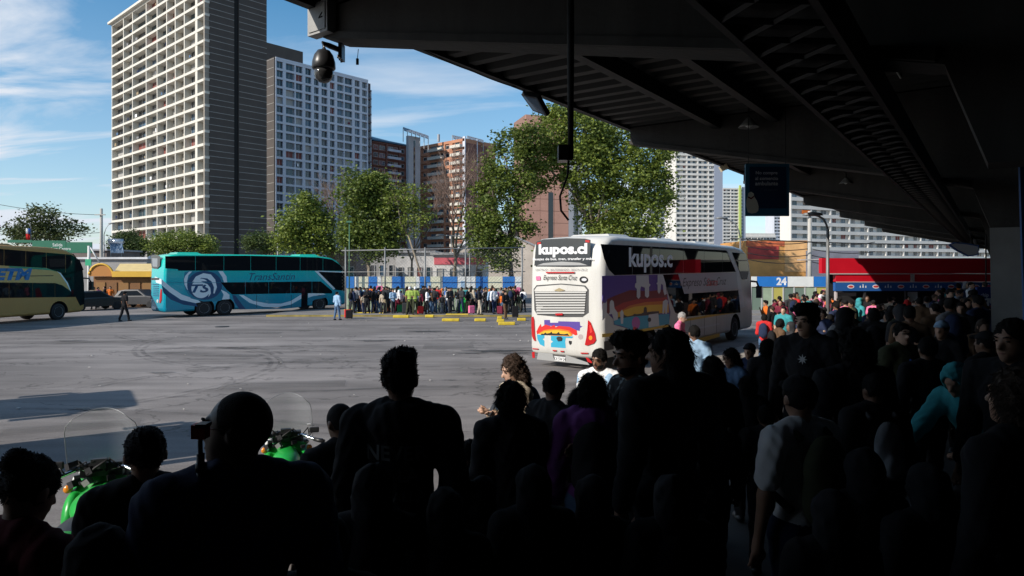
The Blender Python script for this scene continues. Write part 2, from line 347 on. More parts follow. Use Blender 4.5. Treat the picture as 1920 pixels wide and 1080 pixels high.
    for s in (-1, 1):
        a, kn, an = leg[s]; legs_ += [cap(a, kn, 0.083 * build, 0.055), cap(kn, an + a3(0, 0, 0.10), 0.056, 0.042), cap(an + a3(0, 0, 0.10), an, 0.042, 0.036)]
        feet += [cap(an + a3(0, 0.03, -0.035), an + a3(s * 0.02, -0.13, -0.05), 0.045, 0.035)]
    sc = lambda L: [('c', p[1] * S, p[2] * S, p[3] * S, p[4] * S) if p[0] == 'c' else ('e', p[1] * S, p[2] * S, p[3]) for p in L]
    rb = res
    root = sdf_obj(name, sc(body + face + ears + torso + arms + hands + legs_ + feet), rb, SKIN[skin], None, k=0.022, sub=sc([ell(Hd((s * 0.034, -0.094, 1.645)), (0.014, 0.012, 0.010), Hh) for s in (-1, 1)]) if detail else ())
    kw = dict(k=0.03, inflate=0.016, noise=0.0050 if res <= 0.018 else 0.004, nscale=1.5 if res <= 0.018 else 1.0, seed=seed)
    # shirt or jacket
    tp = torso[:4] + torso[5:7] + [cap(T((0, 0.02, 1.40)), T((0, 0.02, 1.43)), 0.085, 0.062)] + (torso[7:] if female else [])
    for s in (-1, 1):
        a, e, wr, v = arm[s]
        if sleeve == 'long': tp += [cap(a, e, 0.064 * build, 0.050), cap(e, wr - v * 0.02, 0.050, 0.036)]
        elif sleeve == 'short': tp += [cap(a, a + (e - a) * 0.68, 0.066 * build, 0.060)]
    if hood: tp += [ell(T((0, 0.105, 1.44)), (0.115, 0.055, 0.085), Hb), cap(T((-0.09, 0.03, 1.47)), T((0.09, 0.03, 1.47)), 0.045, 0.045)]
    kw2 = dict(kw); kw2['inflate'] = 0.020 if sleeve == 'long' else 0.014
    o = sdf_obj('jacket' if sleeve == 'long' else 'shirt', sc(tp), res, CL[top], root, **kw2)
    # trousers
    lp = [ell(T((0, 0.005, 0.94)), (0.150, 0.108, 0.10), Hb)] + legs_[:]
    sdf_obj('trousers', sc(lp), res, CL[legs], root, cuts=[((0, 0, 1), 1.04 * S)], **kw)
    sdf_obj('shoe', sc(feet), res, shoes, root, k=0.02, inflate=0.008, cuts=[((0, 0, -1), -0.0)])
    # hair
    hm = HAIRM.get(hair, HAIRM['black']); Hp = [ell(Hd((0, 0.020, 1.660)), (0.086, 0.100, 0.103), Hh)]
    fc = Hh @ a3(0, -1, -0.15); p0 = Hd((0, -0.052, 1.665)); cuts = []; subs = [ell(Hd((0, -0.105, 1.60)), (0.078, 0.072, 0.085), Hh), ell(Hd((0, 0.02, 1.50)), (0.10, 0.078, 0.075), Hh)]
    noise = 0.006; ns = 2.2
    if style == 'quiff': Hp += [ell(Hd((0, -0.045, 1.745)), (0.070, 0.065, 0.042), Hh), ell(Hd((0, 0.03, 1.725)), (0.080, 0.085, 0.05), Hh)]
    if style == 'shaved': Hp = [ell(Hd((0, 0.018, 1.652)), (0.081, 0.097, 0.101), Hh)]; noise = 0.0
    if style == 'long': Hp += [ell(Hd((0, 0.055, 1.60)), (0.095, 0.075, 0.13), Hh), ell(T((0, 0.085, 1.44)), (0.105, 0.055, 0.16), Hb)]; subs = subs[:1]; noise = 0.009
    if style == 'curly': Hp = [ell(Hd((0, 0.03, 1.67)), (0.105, 0.11, 0.115), Hh), ell(Hd((0, 0.07, 1.56)), (0.11, 0.085, 0.14), Hh), ell(T((0, 0.10, 1.43)), (0.11, 0.06, 0.13), Hb)]; noise = 0.014; ns = 3.2; subs = subs[:1]
    if style == 'bob': Hp += [ell(Hd((0, 0.035, 1.62)), (0.100, 0.090, 0.115), Hh)]; subs = subs[:1]; noise = 0.007
    if style == 'bun': Hp += [ell(Hd((0, 0.11, 1.72)), (0.05, 0.05, 0.05), Hh)]
    if style == 'hooded': Hp = [ell(Hd((0, 0.02, 1.66)), (0.11, 0.125, 0.13), Hh), ell(Hd((0, 0.05, 1.55)), (0.11, 0.10, 0.12), Hh)]; hm = CL[top]; noise = 0.006; subs = [ell(Hd((0, -0.12, 1.62)), (0.085, 0.10, 0.11), Hh)]
    if style == 'cap':
        sdf_obj('cap', sc([ell(Hd((0, 0.012, 1.675)), (0.090, 0.108, 0.092), Hh), cap(Hd((-0.03, -0.12, 1.685)), Hd((0.03, -0.12, 1.685)), 0.030, 0.030)]), res, CL[hair] if hair in CL and hair not in HAIRM else CL['black'], root, k=0.02, cuts=[(tuple(Hh @ a3(0, 0, -1)), float((Hh @ a3(0, 0, -1)) @ (Hd((0, 0, 1.672)) * S)))])
        hm = HAIRM['black']
    sdf_obj('hood' if style == 'hooded' else 'hair', sc(Hp), res * 0.85, hm, root, k=0.03, noise=noise, nscale=ns, sub=sc(subs), seed=seed)
    if res <= 0.018 and style not in ('shaved', 'hooded', 'cap'):
        ho = [c for c in root.children if c.name.startswith('hair')][0]; hv = ho.data; nr = np.random.default_rng(seed + 5); hc_ = Vector(Hd((0, 0.02, 1.64)) * S)
        kk = {'curly': (2600, 0.034, 0.9), 'quiff': (1500, 0.013, 0.35), 'long': (1800, 0.045, 0.25), 'bob': (1600, 0.036, 0.25)}.get(style, (1300, 0.008, 0.4)); tb2 = MB()
        for q in nr.integers(0, len(hv.polygons), kk[0]):
            pl2 = hv.polygons[int(q)]; nn2 = pl2.normal; c2 = pl2.center; dn2 = Vector((0, 0, -1)) if style in ('long', 'bob', 'curly') else (Vector((0, 0, 0.6)) if style == 'quiff' else Vector((0, 0.2, -0.4)))
            dd = (nn2 * 0.55 + dn2 * 0.8 + Vector(nr.normal(size=3)) * kk[2]).normalized(); sd2 = dd.cross(nn2).normalized() * 0.0022; L2 = kk[1] * nr.uniform(0.5, 1.3)
            a2 = c2 - dd * 0.006; b2 = c2 + dd * L2 * 0.6 + nn2 * 0.002; tb2.add([a2 - sd2, a2 + sd2, b2 + sd2 * 0.7, c2 + dd * L2, b2 - sd2 * 0.7], [(0, 1, 2, 3, 4)])
        tag(tb2.build('hair_strands', hm, ho), kind='stuff')
    if detail:
        eb = MB()
        for s in (-1, 1):
            eb = MB(); M = Matrix.Translation(Vector(Hd((s * 0.034, -0.083, 1.647)) * S)); eb.lathe([(0.0005, -0.006 * S), (0.007 * S, -0.0045 * S), (0.0125 * S, 0), (0.007 * S, 0.0045 * S), (0.0005, 0.006 * S)], 12, 0, M); eb.build('eye', MATS.get('eye_dark') or mat('eye_dark', (0.03, 0.02, 0.015), 0.2), root, True)
            br = MB(); br.tube([Hd((s * 0.016, -0.094, 1.668)) * S, Hd((s * 0.036, -0.092, 1.674)) * S, Hd((s * 0.056, -0.078, 1.666)) * S], [0.004 * S, 0.005 * S, 0.002 * S], 6); br.build('eyebrow', hm if style != 'hooded' else HAIRM['black'], root, True)
        if P.get('beard'):
            sdf_obj('beard', sc([ell(Hd((0, -0.030, 1.572)), (0.062, 0.068, 0.055), Hh)]), res * 0.8, HAIRM['black'], root, k=0.02, noise=0.003, nscale=3, cuts=[(tuple(Hh @ a3(0, 0, 1)), float((Hh @ a3(0, 0, 1)) @ (Hd((0, 0, 1.60)) * S)))], sub=sc([ell(Hd((0, -0.105, 1.585)), (0.024, 0.03, 0.018), Hh)]))
        lp_ = MB(); lp_.tube([Hd((-0.022, -0.090, 1.577)) * S, Hd((0, -0.096, 1.578)) * S, Hd((0.022, -0.090, 1.577)) * S], [0.003 * S, 0.0045 * S, 0.003 * S], 6); lp_.build('lips', MATS.get('lip') or mat('lip', (0.26, 0.09, 0.075), 0.45), root, True)
    info = dict(T=lambda p: Vector(T(p) * S), H=lambda p: Vector(Hd(p) * S), S=S, hand={s: Vector((arm[s][2] + arm[s][3] * 0.09) * S) for s in (-1, 1)})
    return root, info
def backpack(root, info, col, straps=True, res=0.018, size=1.0, front=False):
    T = info['T']; S = info['S']; s = -1 if front else 1; q = size
    pr = [ell(T((0, s * (0.19), 1.27)), (0.135 * q * S, 0.085 * q * S, 0.20 * q * S)), ell(T((0, s * 0.19, 1.13)), (0.145 * q * S, 0.095 * q * S, 0.17 * q * S)), ell(T((0, s * 0.27, 1.10)), (0.10 * q * S, 0.045 * S, 0.11 * q * S))]
    b = sdf_obj('backpack_body', pr, res, CL[col], root, k=0.03, noise=0.004); b.name = 'backpack'
    if straps:
        for e in (-1, 1):
            m = MB(); pts = [T((e * 0.10, s * 0.12, 1.44)), T((e * 0.115, s * 0.02, 1.495)), T((e * 0.12, -s * 0.10, 1.42)), T((e * 0.125, -s * 0.135, 1.28)), T((e * 0.15, -s * 0.09, 1.13)), T((e * 0.15, s * 0.10, 1.06))]
            m.tube(pts, [0.022 * S] * 6, 6); m.build('strap', CL[col], b, True)
    return b
def place(o, x, y, yaw, z=None):
    o.location = (x, y, floor_z(x, y) if z is None else z); o.rotation_euler = (0, 0, R(yaw)); return o
# ---------------------------------------------------------------- ground
asph = bpy.data.materials.new('asphalt'); asph.use_nodes = True; nt = asph.node_tree; B = nt.nodes['Principled BSDF']
def N(t, **k):
    n = nt.nodes.new(t)
    for a, b in k.items():
        if a in n.inputs.keys(): n.inputs[a].default_value = b
        else: setattr(n, a, b)
    return n
g = N('ShaderNodeNewGeometry'); L_ = nt.links.new
n1 = N('ShaderNodeTexNoise', Scale=0.13, Detail=8, Roughness=0.62); L_(g.outputs['Position'], n1.inputs['Vector'])
mpg = N('ShaderNodeMapping'); mpg.inputs['Rotation'].default_value = (0, 0, R(-12)); mpg.inputs['Scale'].default_value = (0.10, 0.75, 1); L_(g.outputs['Position'], mpg.inputs[0])
n2 = N('ShaderNodeTexNoise', Scale=1.0, Detail=7, Roughness=0.6); L_(mpg.outputs[0], n2.inputs['Vector'])
n3 = N('ShaderNodeTexNoise', Scale=28.0, Detail=4, Roughness=0.7); L_(g.outputs['Position'], n3.inputs['Vector'])
v1 = N('ShaderNodeTexVoronoi', Scale=0.35, feature='DISTANCE_TO_EDGE'); mpv = N('ShaderNodeMapping'); mpv.inputs['Scale'].default_value = (0.45, 1.0, 1); nd = N('ShaderNodeTexNoise', Scale=1.2, Detail=5)
vadd = N('ShaderNodeVectorMath', operation='ADD'); vsc = N('ShaderNodeVectorMath', operation='SCALE'); vsc.inputs['Scale'].default_value = 1.6
L_(g.outputs['Position'], nd.inputs['Vector']); L_(nd.outputs['Color'], vsc.inputs[0]); L_(g.outputs['Position'], mpv.inputs[0]); L_(mpv.outputs[0], vadd.inputs[0]); L_(vsc.outputs[0], vadd.inputs[1]); L_(vadd.outputs[0], v1.inputs['Vector'])
def MR(src, a, b, c, d):
    m = N('ShaderNodeMapRange'); m.inputs['From Min'].default_value = a; m.inputs['From Max'].default_value = b; m.inputs['To Min'].default_value = c; m.inputs['To Max'].default_value = d; L_(src, m.inputs[0]); return m.outputs[0]
def MU(a, b):
    m = N('ShaderNodeMath', operation='MULTIPLY'); L_(a, m.inputs[0]); L_(b, m.inputs[1]); return m.outputs[0]
val = MU(MU(MR(n1.outputs[0], 0.35, 0.65, 0.74, 1.2), MR(n2.outputs[0], 0.34, 0.66, 0.62, 1.22)), MU(MR(n3.outputs[0], 0.3, 0.7, 0.80, 1.2), MR(v1.outputs[0], 0.0, 0.018, 0.55, 1.0)))
vs_ = N('ShaderNodeVectorMath', operation='SCALE'); vs_.inputs[0].default_value = (0.215, 0.196, 0.186); L_(val, vs_.inputs['Scale']); L_(vs_.outputs[0], B.inputs['Base Color'])
B.inputs['Roughness'].default_value = 0.86; B.inputs['Specular IOR Level'].default_value = 0.3
bp = N('ShaderNodeBump'); bp.inputs['Strength'].default_value = 0.5; bp.inputs['Distance'].default_value = 0.01; L_(n3.outputs[0], bp.inputs['Height']); L_(bp.outputs[0], B.inputs['Normal'])
m = MB(); m.add([(-1500, -200, 0), (1500, -200, 0), (1500, 2500, 0), (-1500, 2500, 0)], [(0, 1, 2, 3)]); tag(m.build('ground', asph), kind='structure')

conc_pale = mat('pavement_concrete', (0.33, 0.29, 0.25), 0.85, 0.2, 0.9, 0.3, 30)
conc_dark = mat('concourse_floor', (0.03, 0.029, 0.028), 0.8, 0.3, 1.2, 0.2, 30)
# concourse floor: a gently rising paved floor under the canopy
vsx = []; fsx = []; A_ = np.linspace(-5.2, 12, 44); T_ = np.linspace(-12, 16, 36)
for t in T_:
    for a in A_:
        p = AT(a, t); z = floor_z(p.x + 1e-4 * NV.x, p.y); vsx.append((p.x, p.y, max(0.15, z)))
for i in range(len(T_) - 1):
    for j in range(len(A_) - 1):
        q = i * len(A_) + j; fsx.append((q, q + 1, q + len(A_) + 1, q + len(A_)))
m = MB(); m.add(vsx, fsx)
for i in range(len(T_) - 1):       # kerb face on the road side
    p = AT(-5.2, T_[i]); q = AT(-5.2, T_[i + 1]); m.add([(p.x, p.y, 0), (q.x, q.y, 0), (q.x, q.y, 0.15), (p.x, p.y, 0.15)], [(0, 1, 2, 3)])
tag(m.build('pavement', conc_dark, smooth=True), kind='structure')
m = MB(); A_ = np.linspace(-7.8, 12, 44); T_ = np.linspace(16, 60, 40); vsx = []; fsx = []
for t in T_:
    for a in A_:
        p = AT(a, t); vsx.append((p.x, p.y, max(0.15, floor_z(p.x + 1e-4, p.y))))
for i in range(len(T_) - 1):
    for j in range(len(A_) - 1):
        q = i * len(A_) + j; fsx.append((q, q + 1, q + len(A_) + 1, q + len(A_)))
m.add(vsx, fsx)
for i in range(len(T_) - 1):
    p = AT(-7.8, T_[i]); q = AT(-7.8, T_[i + 1]); m.add([(p.x, p.y, 0), (q.x, q.y, 0), (q.x, q.y, 0.15), (p.x, p.y, 0.15)], [(0, 1, 2, 3)])
p = AT(-7.8, 16); q = AT(-5.2, 16); m.add([(p.x, p.y, 0), (q.x, q.y, 0), (q.x, q.y, 0.15), (p.x, p.y, 0.15)], [(0, 1, 2, 3)])
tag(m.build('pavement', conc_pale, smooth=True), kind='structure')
# far waiting island
m = MB(); m.box(-16, 3.4, 44.5, 53, 0, 0.12); m.box(3.4, 34, 46, 60, 0, 0.12)
tag(m.build('pavement', mat('island_concrete', (0.20, 0.19, 0.18), 0.85, 0.25, 0.8, 0.2, 30)), kind='structure')
# tyre marks swept by turning buses
tm = bpy.data.materials.new('tyre_mark'); tm.use_nodes = True; nt = tm.node_tree; B = nt.nodes['Principled BSDF']; B.inputs['Base Color'].default_value = (0.035, 0.034, 0.036, 1); B.inputs['Roughness'].default_value = 0.8
g = N('ShaderNodeNewGeometry'); n1 = N('ShaderNodeTexNoise', Scale=1.3, Detail=6, Roughness=0.7); nt.links.new(g.outputs['Position'], n1.inputs['Vector'])
mr = N('ShaderNodeMapRange'); mr.inputs['From Min'].default_value = 0.40; mr.inputs['From Max'].default_value = 0.66; mr.inputs['To Min'].default_value = 0.0; mr.inputs['To Max'].default_value = 0.34
nt.links.new(n1.outputs[0], mr.inputs[0]); nt.links.new(mr.outputs[0], B.inputs['Alpha'])
def ribbon(name, pts, w, m_, z=0.004):
    vs2 = []; fs2 = []
    for i, p in enumerate(pts):
        a = Vector(pts[max(0, i - 1)]); b = Vector(pts[min(len(pts) - 1, i + 1)]); d = (b - a).normalized(); nn = Vector((-d.y, d.x)) * w / 2
        vs2 += [(p[0] + nn.x, p[1] + nn.y, z), (p[0] - nn.x, p[1] - nn.y, z)]
    for i in range(len(pts) - 1): fs2.append((2 * i, 2 * i + 1, 2 * i + 3, 2 * i + 2))
    return MB().add(vs2, fs2)
arcs = [(-14.5, 25, 5.2, 60, 200), (-11.8, 23.5, 3.4, 20, 150), (-8.5, 23.5, 4.2, 60, 175), (-16.5, 20, 9, -40, 50), (-4, 30, 11, 170, 240), (-2, 16, 9, 110, 170), (-5, 40, 16, 215, 280)]
k_ = 0
for (cx, cy, r_, a0, a1) in arcs:
    for off in (0, 0.30):
        pts = [(cx + (r_ + off) * math.cos(R(a0 + (a1 - a0) * i / 40)), cy + (r_ + off) * 0.9 * math.sin(R(a0 + (a1 - a0) * i / 40))) for i in range(41)]
        k_ += 1; tag(ribbon('tyre_mark', pts, 0.16, tm).build('tyre_mark', tm), kind='structure').location.z = 0.0006 * k_
for j in range(16):
    y0 = 13 + 28 * random.random(); x0 = -12 + 12 * random.random(); an = random.uniform(-0.25, 0.3); ln = random.uniform(5, 12); cv = random.uniform(-0.02, 0.02)
    pts = [(x0 + ln * t / 20 * math.cos(an + cv * t), y0 + ln * t / 20 * math.sin(an + cv * t)) for t in range(21)]
    k_ += 1; tag(ribbon('tyre_mark', pts, 0.2, tm).build('tyre_mark', tm), kind='structure').location.z = 0.0006 * k_
stain = bpy.data.materials.new('oil_stain'); stain.use_nodes = True; nt = stain.node_tree; B = nt.nodes['Principled BSDF']; B.inputs['Base Color'].default_value = (0.02, 0.02, 0.02, 1); B.inputs['Roughness'].default_value = 0.45; B.inputs['Alpha'].default_value = 0.55
for (px, py, w_) in ((930, 659, 0.9), (960, 663, 0.5), (885, 663, 0.4), (300, 700, 0.3), (180, 768, 0.4), (800, 622, 0.8), (700, 640, 0.6), (130, 640, 0.5)):
    Z = CZ * F / (py - HY); p = gnd(px, Z); k_ += 1
    pts = [(p.x + w_ * (0.8 + 0.35 * math.sin(3 * t) + 0.1 * math.sin(7 * t)) * math.cos(t) * 1.4, p.y + w_ * 0.6 * (0.8 + 0.3 * math.sin(2 * t + 1)) * math.sin(t)) for t in [i * 2 * math.pi / 28 for i in range(28)]]
    tag(MB().add([(x, y, 0.0006 * k_ + 0.006) for x, y in pts], [tuple(range(28))]).build('oil_stain', stain), kind='structure')

pat = bpy.data.materials.new('asphalt_patch'); pat.use_nodes = True; B = pat.node_tree.nodes['Principled BSDF']; B.inputs['Base Color'].default_value = (0.07, 0.068, 0.067, 1); B.inputs['Roughness'].default_value = 0.9; B.inputs['Alpha'].default_value = 0.22
for (x, y, w_, d_, an) in ((-6, 18, 3.2, 1.1, 8), (-11, 24.5, 4.5, 0.8, -12), (-2.5, 27, 2.0, 1.6, 4), (-8.5, 13.2, 2.4, 0.7, 20), (-14, 33, 6, 1.0, -6), (-3.4, 36, 5, 0.9, 3)):
    k_ += 1; q = Matrix.Rotation(R(an), 3, 'Z'); tag(MB().add([Vector((x, y, 0.0006 * k_ + 0.006)) + q @ Vector((a * w_ / 2, b * d_ / 2, 0)) for a, b in ((-1, -1), (1, -0.9), (0.96, 1), (-1, 0.92))], [(0, 1, 2, 3)]).build('road_patch', pat), kind='structure')
drain = mat('drain_iron', (0.03, 0.03, 0.03), 0.6, 0.3, 5)
for (x, y, lab) in ((-15.5, 36.5, 'round iron manhole cover near the teal coach'),):
    tag(MB().lathe([(0.01, 0.03), (0.33, 0.03), (0.36, 0.028), (0.36, 0.0)], 24, 0, Matrix.Translation((x, y, 0.0))).build('manhole_cover', drain), lab, 'manhole cover')
lt_ = random.Random(4); m = MB()
for q in range(46):
    x, y = lt_.uniform(-16, 2), lt_.uniform(12, 42); a = lt_.uniform(0.012, 0.035); m.box(-a, a, -a * .7, a * .7, 0.03, 0.045, 0, Matrix.Translation((x, y, 0)) @ Matrix.Rotation(lt_.uniform(0, 3), 4, 'Z'))
tag(m.build('litter', mat('litter_pale', (0.55, 0.52, 0.48), 0.8)), 'small pale scraps of litter scattered over the asphalt yard', 'litter', kind='stuff')

# ---------------------------------------------------------------- towers
UL = Vector((-1417 / F, 1, 0)).normalized()      # direction of the faces that recede to the left
VR = Vector((UL.y, -UL.x, 0))                     # and of those that recede to the right
if VR.y < 0: VR = -VR
def s_at(P, d, px):
    k = (px - CX) / F; return (k * P.y - P.x) / (d.x - k * d.y)
GL = [mat('glass_dark', (0.018, 0.022, 0.028), 0.12, spec=0.8), mat('glass_teal', (0.025, 0.05, 0.065), 0.1, spec=0.8), mat('glass_blue', (0.05, 0.09, 0.14), 0.15, spec=0.8),
      mat('curtain_pale', (0.34, 0.33, 0.31), 0.5), mat('curtain_red', (0.20, 0.05, 0.04), 0.6), mat('glass_grey', (0.07, 0.07, 0.075), 0.25, spec=0.6)]
GW = [6, 3, 3, 1.6, 0.8, 3]
wframe = mat('window_frame', (0.45, 0.45, 0.44), 0.5)
white_slab = mat('tower_white', (0.60, 0.57, 0.50), 0.8, 0.1, 0.25, streak=True); white_cool = mat('tower_white_cool', (0.58, 0.60, 0.66), 0.8, 0.1, 0.25, streak=True)
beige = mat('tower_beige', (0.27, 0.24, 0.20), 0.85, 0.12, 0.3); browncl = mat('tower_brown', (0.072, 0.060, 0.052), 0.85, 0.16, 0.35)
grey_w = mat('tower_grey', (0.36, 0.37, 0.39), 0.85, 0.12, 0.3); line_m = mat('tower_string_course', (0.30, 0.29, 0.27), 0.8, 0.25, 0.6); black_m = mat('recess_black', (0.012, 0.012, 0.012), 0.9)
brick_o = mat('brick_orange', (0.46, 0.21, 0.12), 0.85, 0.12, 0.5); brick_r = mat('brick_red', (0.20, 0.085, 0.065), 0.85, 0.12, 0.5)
def window_mesh(w, h, key, cache={}):
    k = (round(w, 2), round(h, 2), key)
    if k in cache: return cache[k]
    m = MB(); t = min(0.09, w * 0.1)
    m.box(t, w - t, 0.05, 0.10, t, h - t, 0)
    m.box(0, t, 0, 0.12, 0, h, 1); m.box(w - t, w, 0, 0.12, 0, h, 1); m.box(t, w - t, 0, 0.12, 0, t, 1); m.box(t, w - t, 0, 0.12, h - t, h, 1)
    if w > 1.6: m.box(w / 2 - 0.04, w / 2 + 0.04, 0.0, 0.11, t, h - t, 1)
    me = bpy.data.meshes.new('window'); me.from_pydata(m.v, [], m.f); me.materials.append(GL[0]); me.materials.append(wframe); me.polygons.foreach_set('material_index', m.mi); me.update()
    cache[k] = me; return me
def put_mesh(name, me, parent, loc, rz, slotmat=None):
    o = bpy.data.objects.new(name, me); COL.objects.link(o); o.parent = parent; o.location = loc; o.rotation_euler = (0, 0, rz)
    if slotmat is not None: o.material_slots[0].link = 'OBJECT'; o.material_slots[0].material = slotmat
    return o
def box_mesh(name, a, b, h, m_):
    m = MB().box(0, a, 0, b, 0, h); me = bpy.data.meshes.new(name); me.from_pydata(m.v, [], m.f); me.materials.append(m_); me.update(); return me
def facade(root, O, u, L, z0, floors, fh, bays, slab_m, fin_m, slab_h=0.55, depth=0.8, fins=None, limit=[10**9], wh=1.65, clutter=0.0, slab_out=0.0):
    """O: left-bottom point of the facade as seen from outside; local x = along face to the right, y = into the building"""
    rz = math.atan2(u.y, u.x); inw = Vector((-u.y, u.x, 0))
    sm = box_mesh('floor_slab', L, depth + slab_out, slab_h, slab_m)
    for f in range(floors + 1):
        p = O - inw * slab_out; put_mesh('floor_slab', sm, root, (p.x, p.y, z0 + f * fh - slab_h + 0.001 * f), rz)
    fm = {}
    for s_, w in (fins or []):
        if w not in fm: fm[w] = box_mesh('fin', w, depth - 0.06, floors * fh - 0.01, fin_m)
        p = O + u * (s_ - w / 2) + inw * 0.045; put_mesh('fin', fm[w], root, (p.x, p.y, z0), rz)
    extra = MB(); wc = 0
    for f in range(floors):
        for (b0, b1, hh) in bays:
            w = b1 - b0; p = O + u * b0 + inw * (depth - 0.14); zz = z0 + f * fh + (0.02 if hh > 1.9 else 0.12); H = min(hh, fh - slab_h - 0.04)
            gm = random.choices(GL, GW)[0]
            if limit[0] > 0:
                limit[0] -= 1; put_mesh('window', window_mesh(w, H, 0), root, (p.x, p.y, zz), rz, gm)
            else:
                gi = GL.index(gm); extra.obox(p + Vector((0, 0, zz)), u, inw, (0, 0, 1), w, 0.1, H, gi)
            if random.random() < clutter:
                cm = random.choice([CL['white'], CL['burgundy'], CL['khaki'], CL['navy'], CL['denim'], CL['grey'], CL['grey']])
                q = O + u * (b0 + w * random.uniform(0.1, 0.5)) + inw * 0.25; me = box_mesh('hanging_laundry', w * 0.25, 0.05, random.uniform(0.4, 0.8), cm); put_mesh('hanging_laundry', me, root, (q.x, q.y, zz + 0.35), rz)
    if extra.f: tag(extra.build('window', GL, root), kind='stuff')
def solid(root, name, P, u, v, a, b, z0, z1, m_):
    return MB().obox((P.x, P.y, z0), u, v, (0, 0, 1), a, b, z1 - z0).build(name, m_, root)

# left tower
def tower_left():
    Zc = 131.2; C = gnd(384, Zc); root = empty('apartment_tower', (0, 0, 0), 0, 'tallest apartment tower with sunlit white balcony grid and dark brown striped end wall', 'tower', 'high-rise blocks beyond the terminal')
    Lf = s_at(C, UL, 209); FH = 2.5; NF = 25; top = NF * FH
    PF = C + UL * Lf; u = -UL                      # facade runs from its far left end towards the corner
    ss = lambda px: Lf - s_at(C, UL, px)
    inw = Vector((-u.y, u.x, 0))
    fin_px = [209.5, 231, 248, 273.5, 294, 312, 328, 345, 364.5]
    fins = [(ss(p), 0.35) for p in fin_px]; fins[-1] = (ss(367.5), 1.0)
    bays = []
    for i in range(8):
        a = ss(fin_px[i]) + 0.35; b = ss(fin_px[i + 1]) - 0.35
        if b - a > 4.2: bays += [(a, a + (b - a) * 0.60, 2.0), (a + (b - a) * 0.72, b, 1.6)]
        else: bays += [(a + (b - a) * (0.05 if i % 2 else 0.30), a + (b - a) * (0.66 if i % 2 else 0.92), 1.9)]
    bays.append((ss(371.5), ss(379.5), 1.5))
    facade(root, PF, u, Lf, 0, NF, FH, bays, white_slab, white_slab, 0.50, 1.35, fins, [300], clutter=0.10)
    fb = ss(383.5); solid(root, 'corner_pier', PF + u * (fb - 0.45), u, inw, 0.44, 0.9, 0, top + 0.3, beige)
    W1 = s_at(C, VR, 500)
    solid(root, 'wall', PF + inw * 1.35, u, inw, Lf - 1.2, 9.0, 0, top - 0.02, beige)
    solid(root, 'roof_slab', PF - inw * 0.7 - u * 0.6, u, inw, Lf + 0.58, 3, top + 0.02, top + 0.55, white_slab)
    a1 = s_at(C, VR, 439); a2 = s_at(C, VR, 448)
    P0 = C + u * 0.02
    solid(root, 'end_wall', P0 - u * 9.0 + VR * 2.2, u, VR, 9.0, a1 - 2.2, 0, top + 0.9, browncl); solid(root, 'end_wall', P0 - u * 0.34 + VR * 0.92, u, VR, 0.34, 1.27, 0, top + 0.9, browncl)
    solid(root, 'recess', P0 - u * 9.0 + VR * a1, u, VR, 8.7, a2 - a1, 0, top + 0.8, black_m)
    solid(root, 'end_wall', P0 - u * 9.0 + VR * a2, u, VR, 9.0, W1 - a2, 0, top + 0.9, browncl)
    me1 = box_mesh('string_course', a1 - 0.02, 0.06, 0.10, line_m); me2 = box_mesh('string_course', W1 - a2 - 0.02, 0.06, 0.10, line_m); rz = math.atan2(VR.y, VR.x)
    for f in range(NF + 1):
        for dz in (0.0, 1.1):
            p = C + u * 0.07; put_mesh('string_course', me1, root, (p.x, p.y, f * FH + dz), rz)
            p = C + u * 0.07 + VR * (a2 + 0.01); put_mesh('string_course', me2, root, (p.x, p.y, f * FH + dz), rz)
    # lower wing that continues the end wall
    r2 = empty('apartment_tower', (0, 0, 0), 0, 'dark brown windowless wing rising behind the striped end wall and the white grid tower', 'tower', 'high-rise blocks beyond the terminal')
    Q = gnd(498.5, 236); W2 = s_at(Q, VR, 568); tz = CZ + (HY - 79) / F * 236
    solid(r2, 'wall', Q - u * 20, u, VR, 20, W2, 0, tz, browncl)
    me = box_mesh('string_course', W2 - 0.1, 0.06, 0.09, mat('string_course_dim', (0.12, 0.10, 0.10), 0.8))
    for f in range(32): p = Q + u * 0.05; put_mesh('string_course', me, r2, (p.x, p.y, f * 2.5 + 0.4), rz)
tower_left()
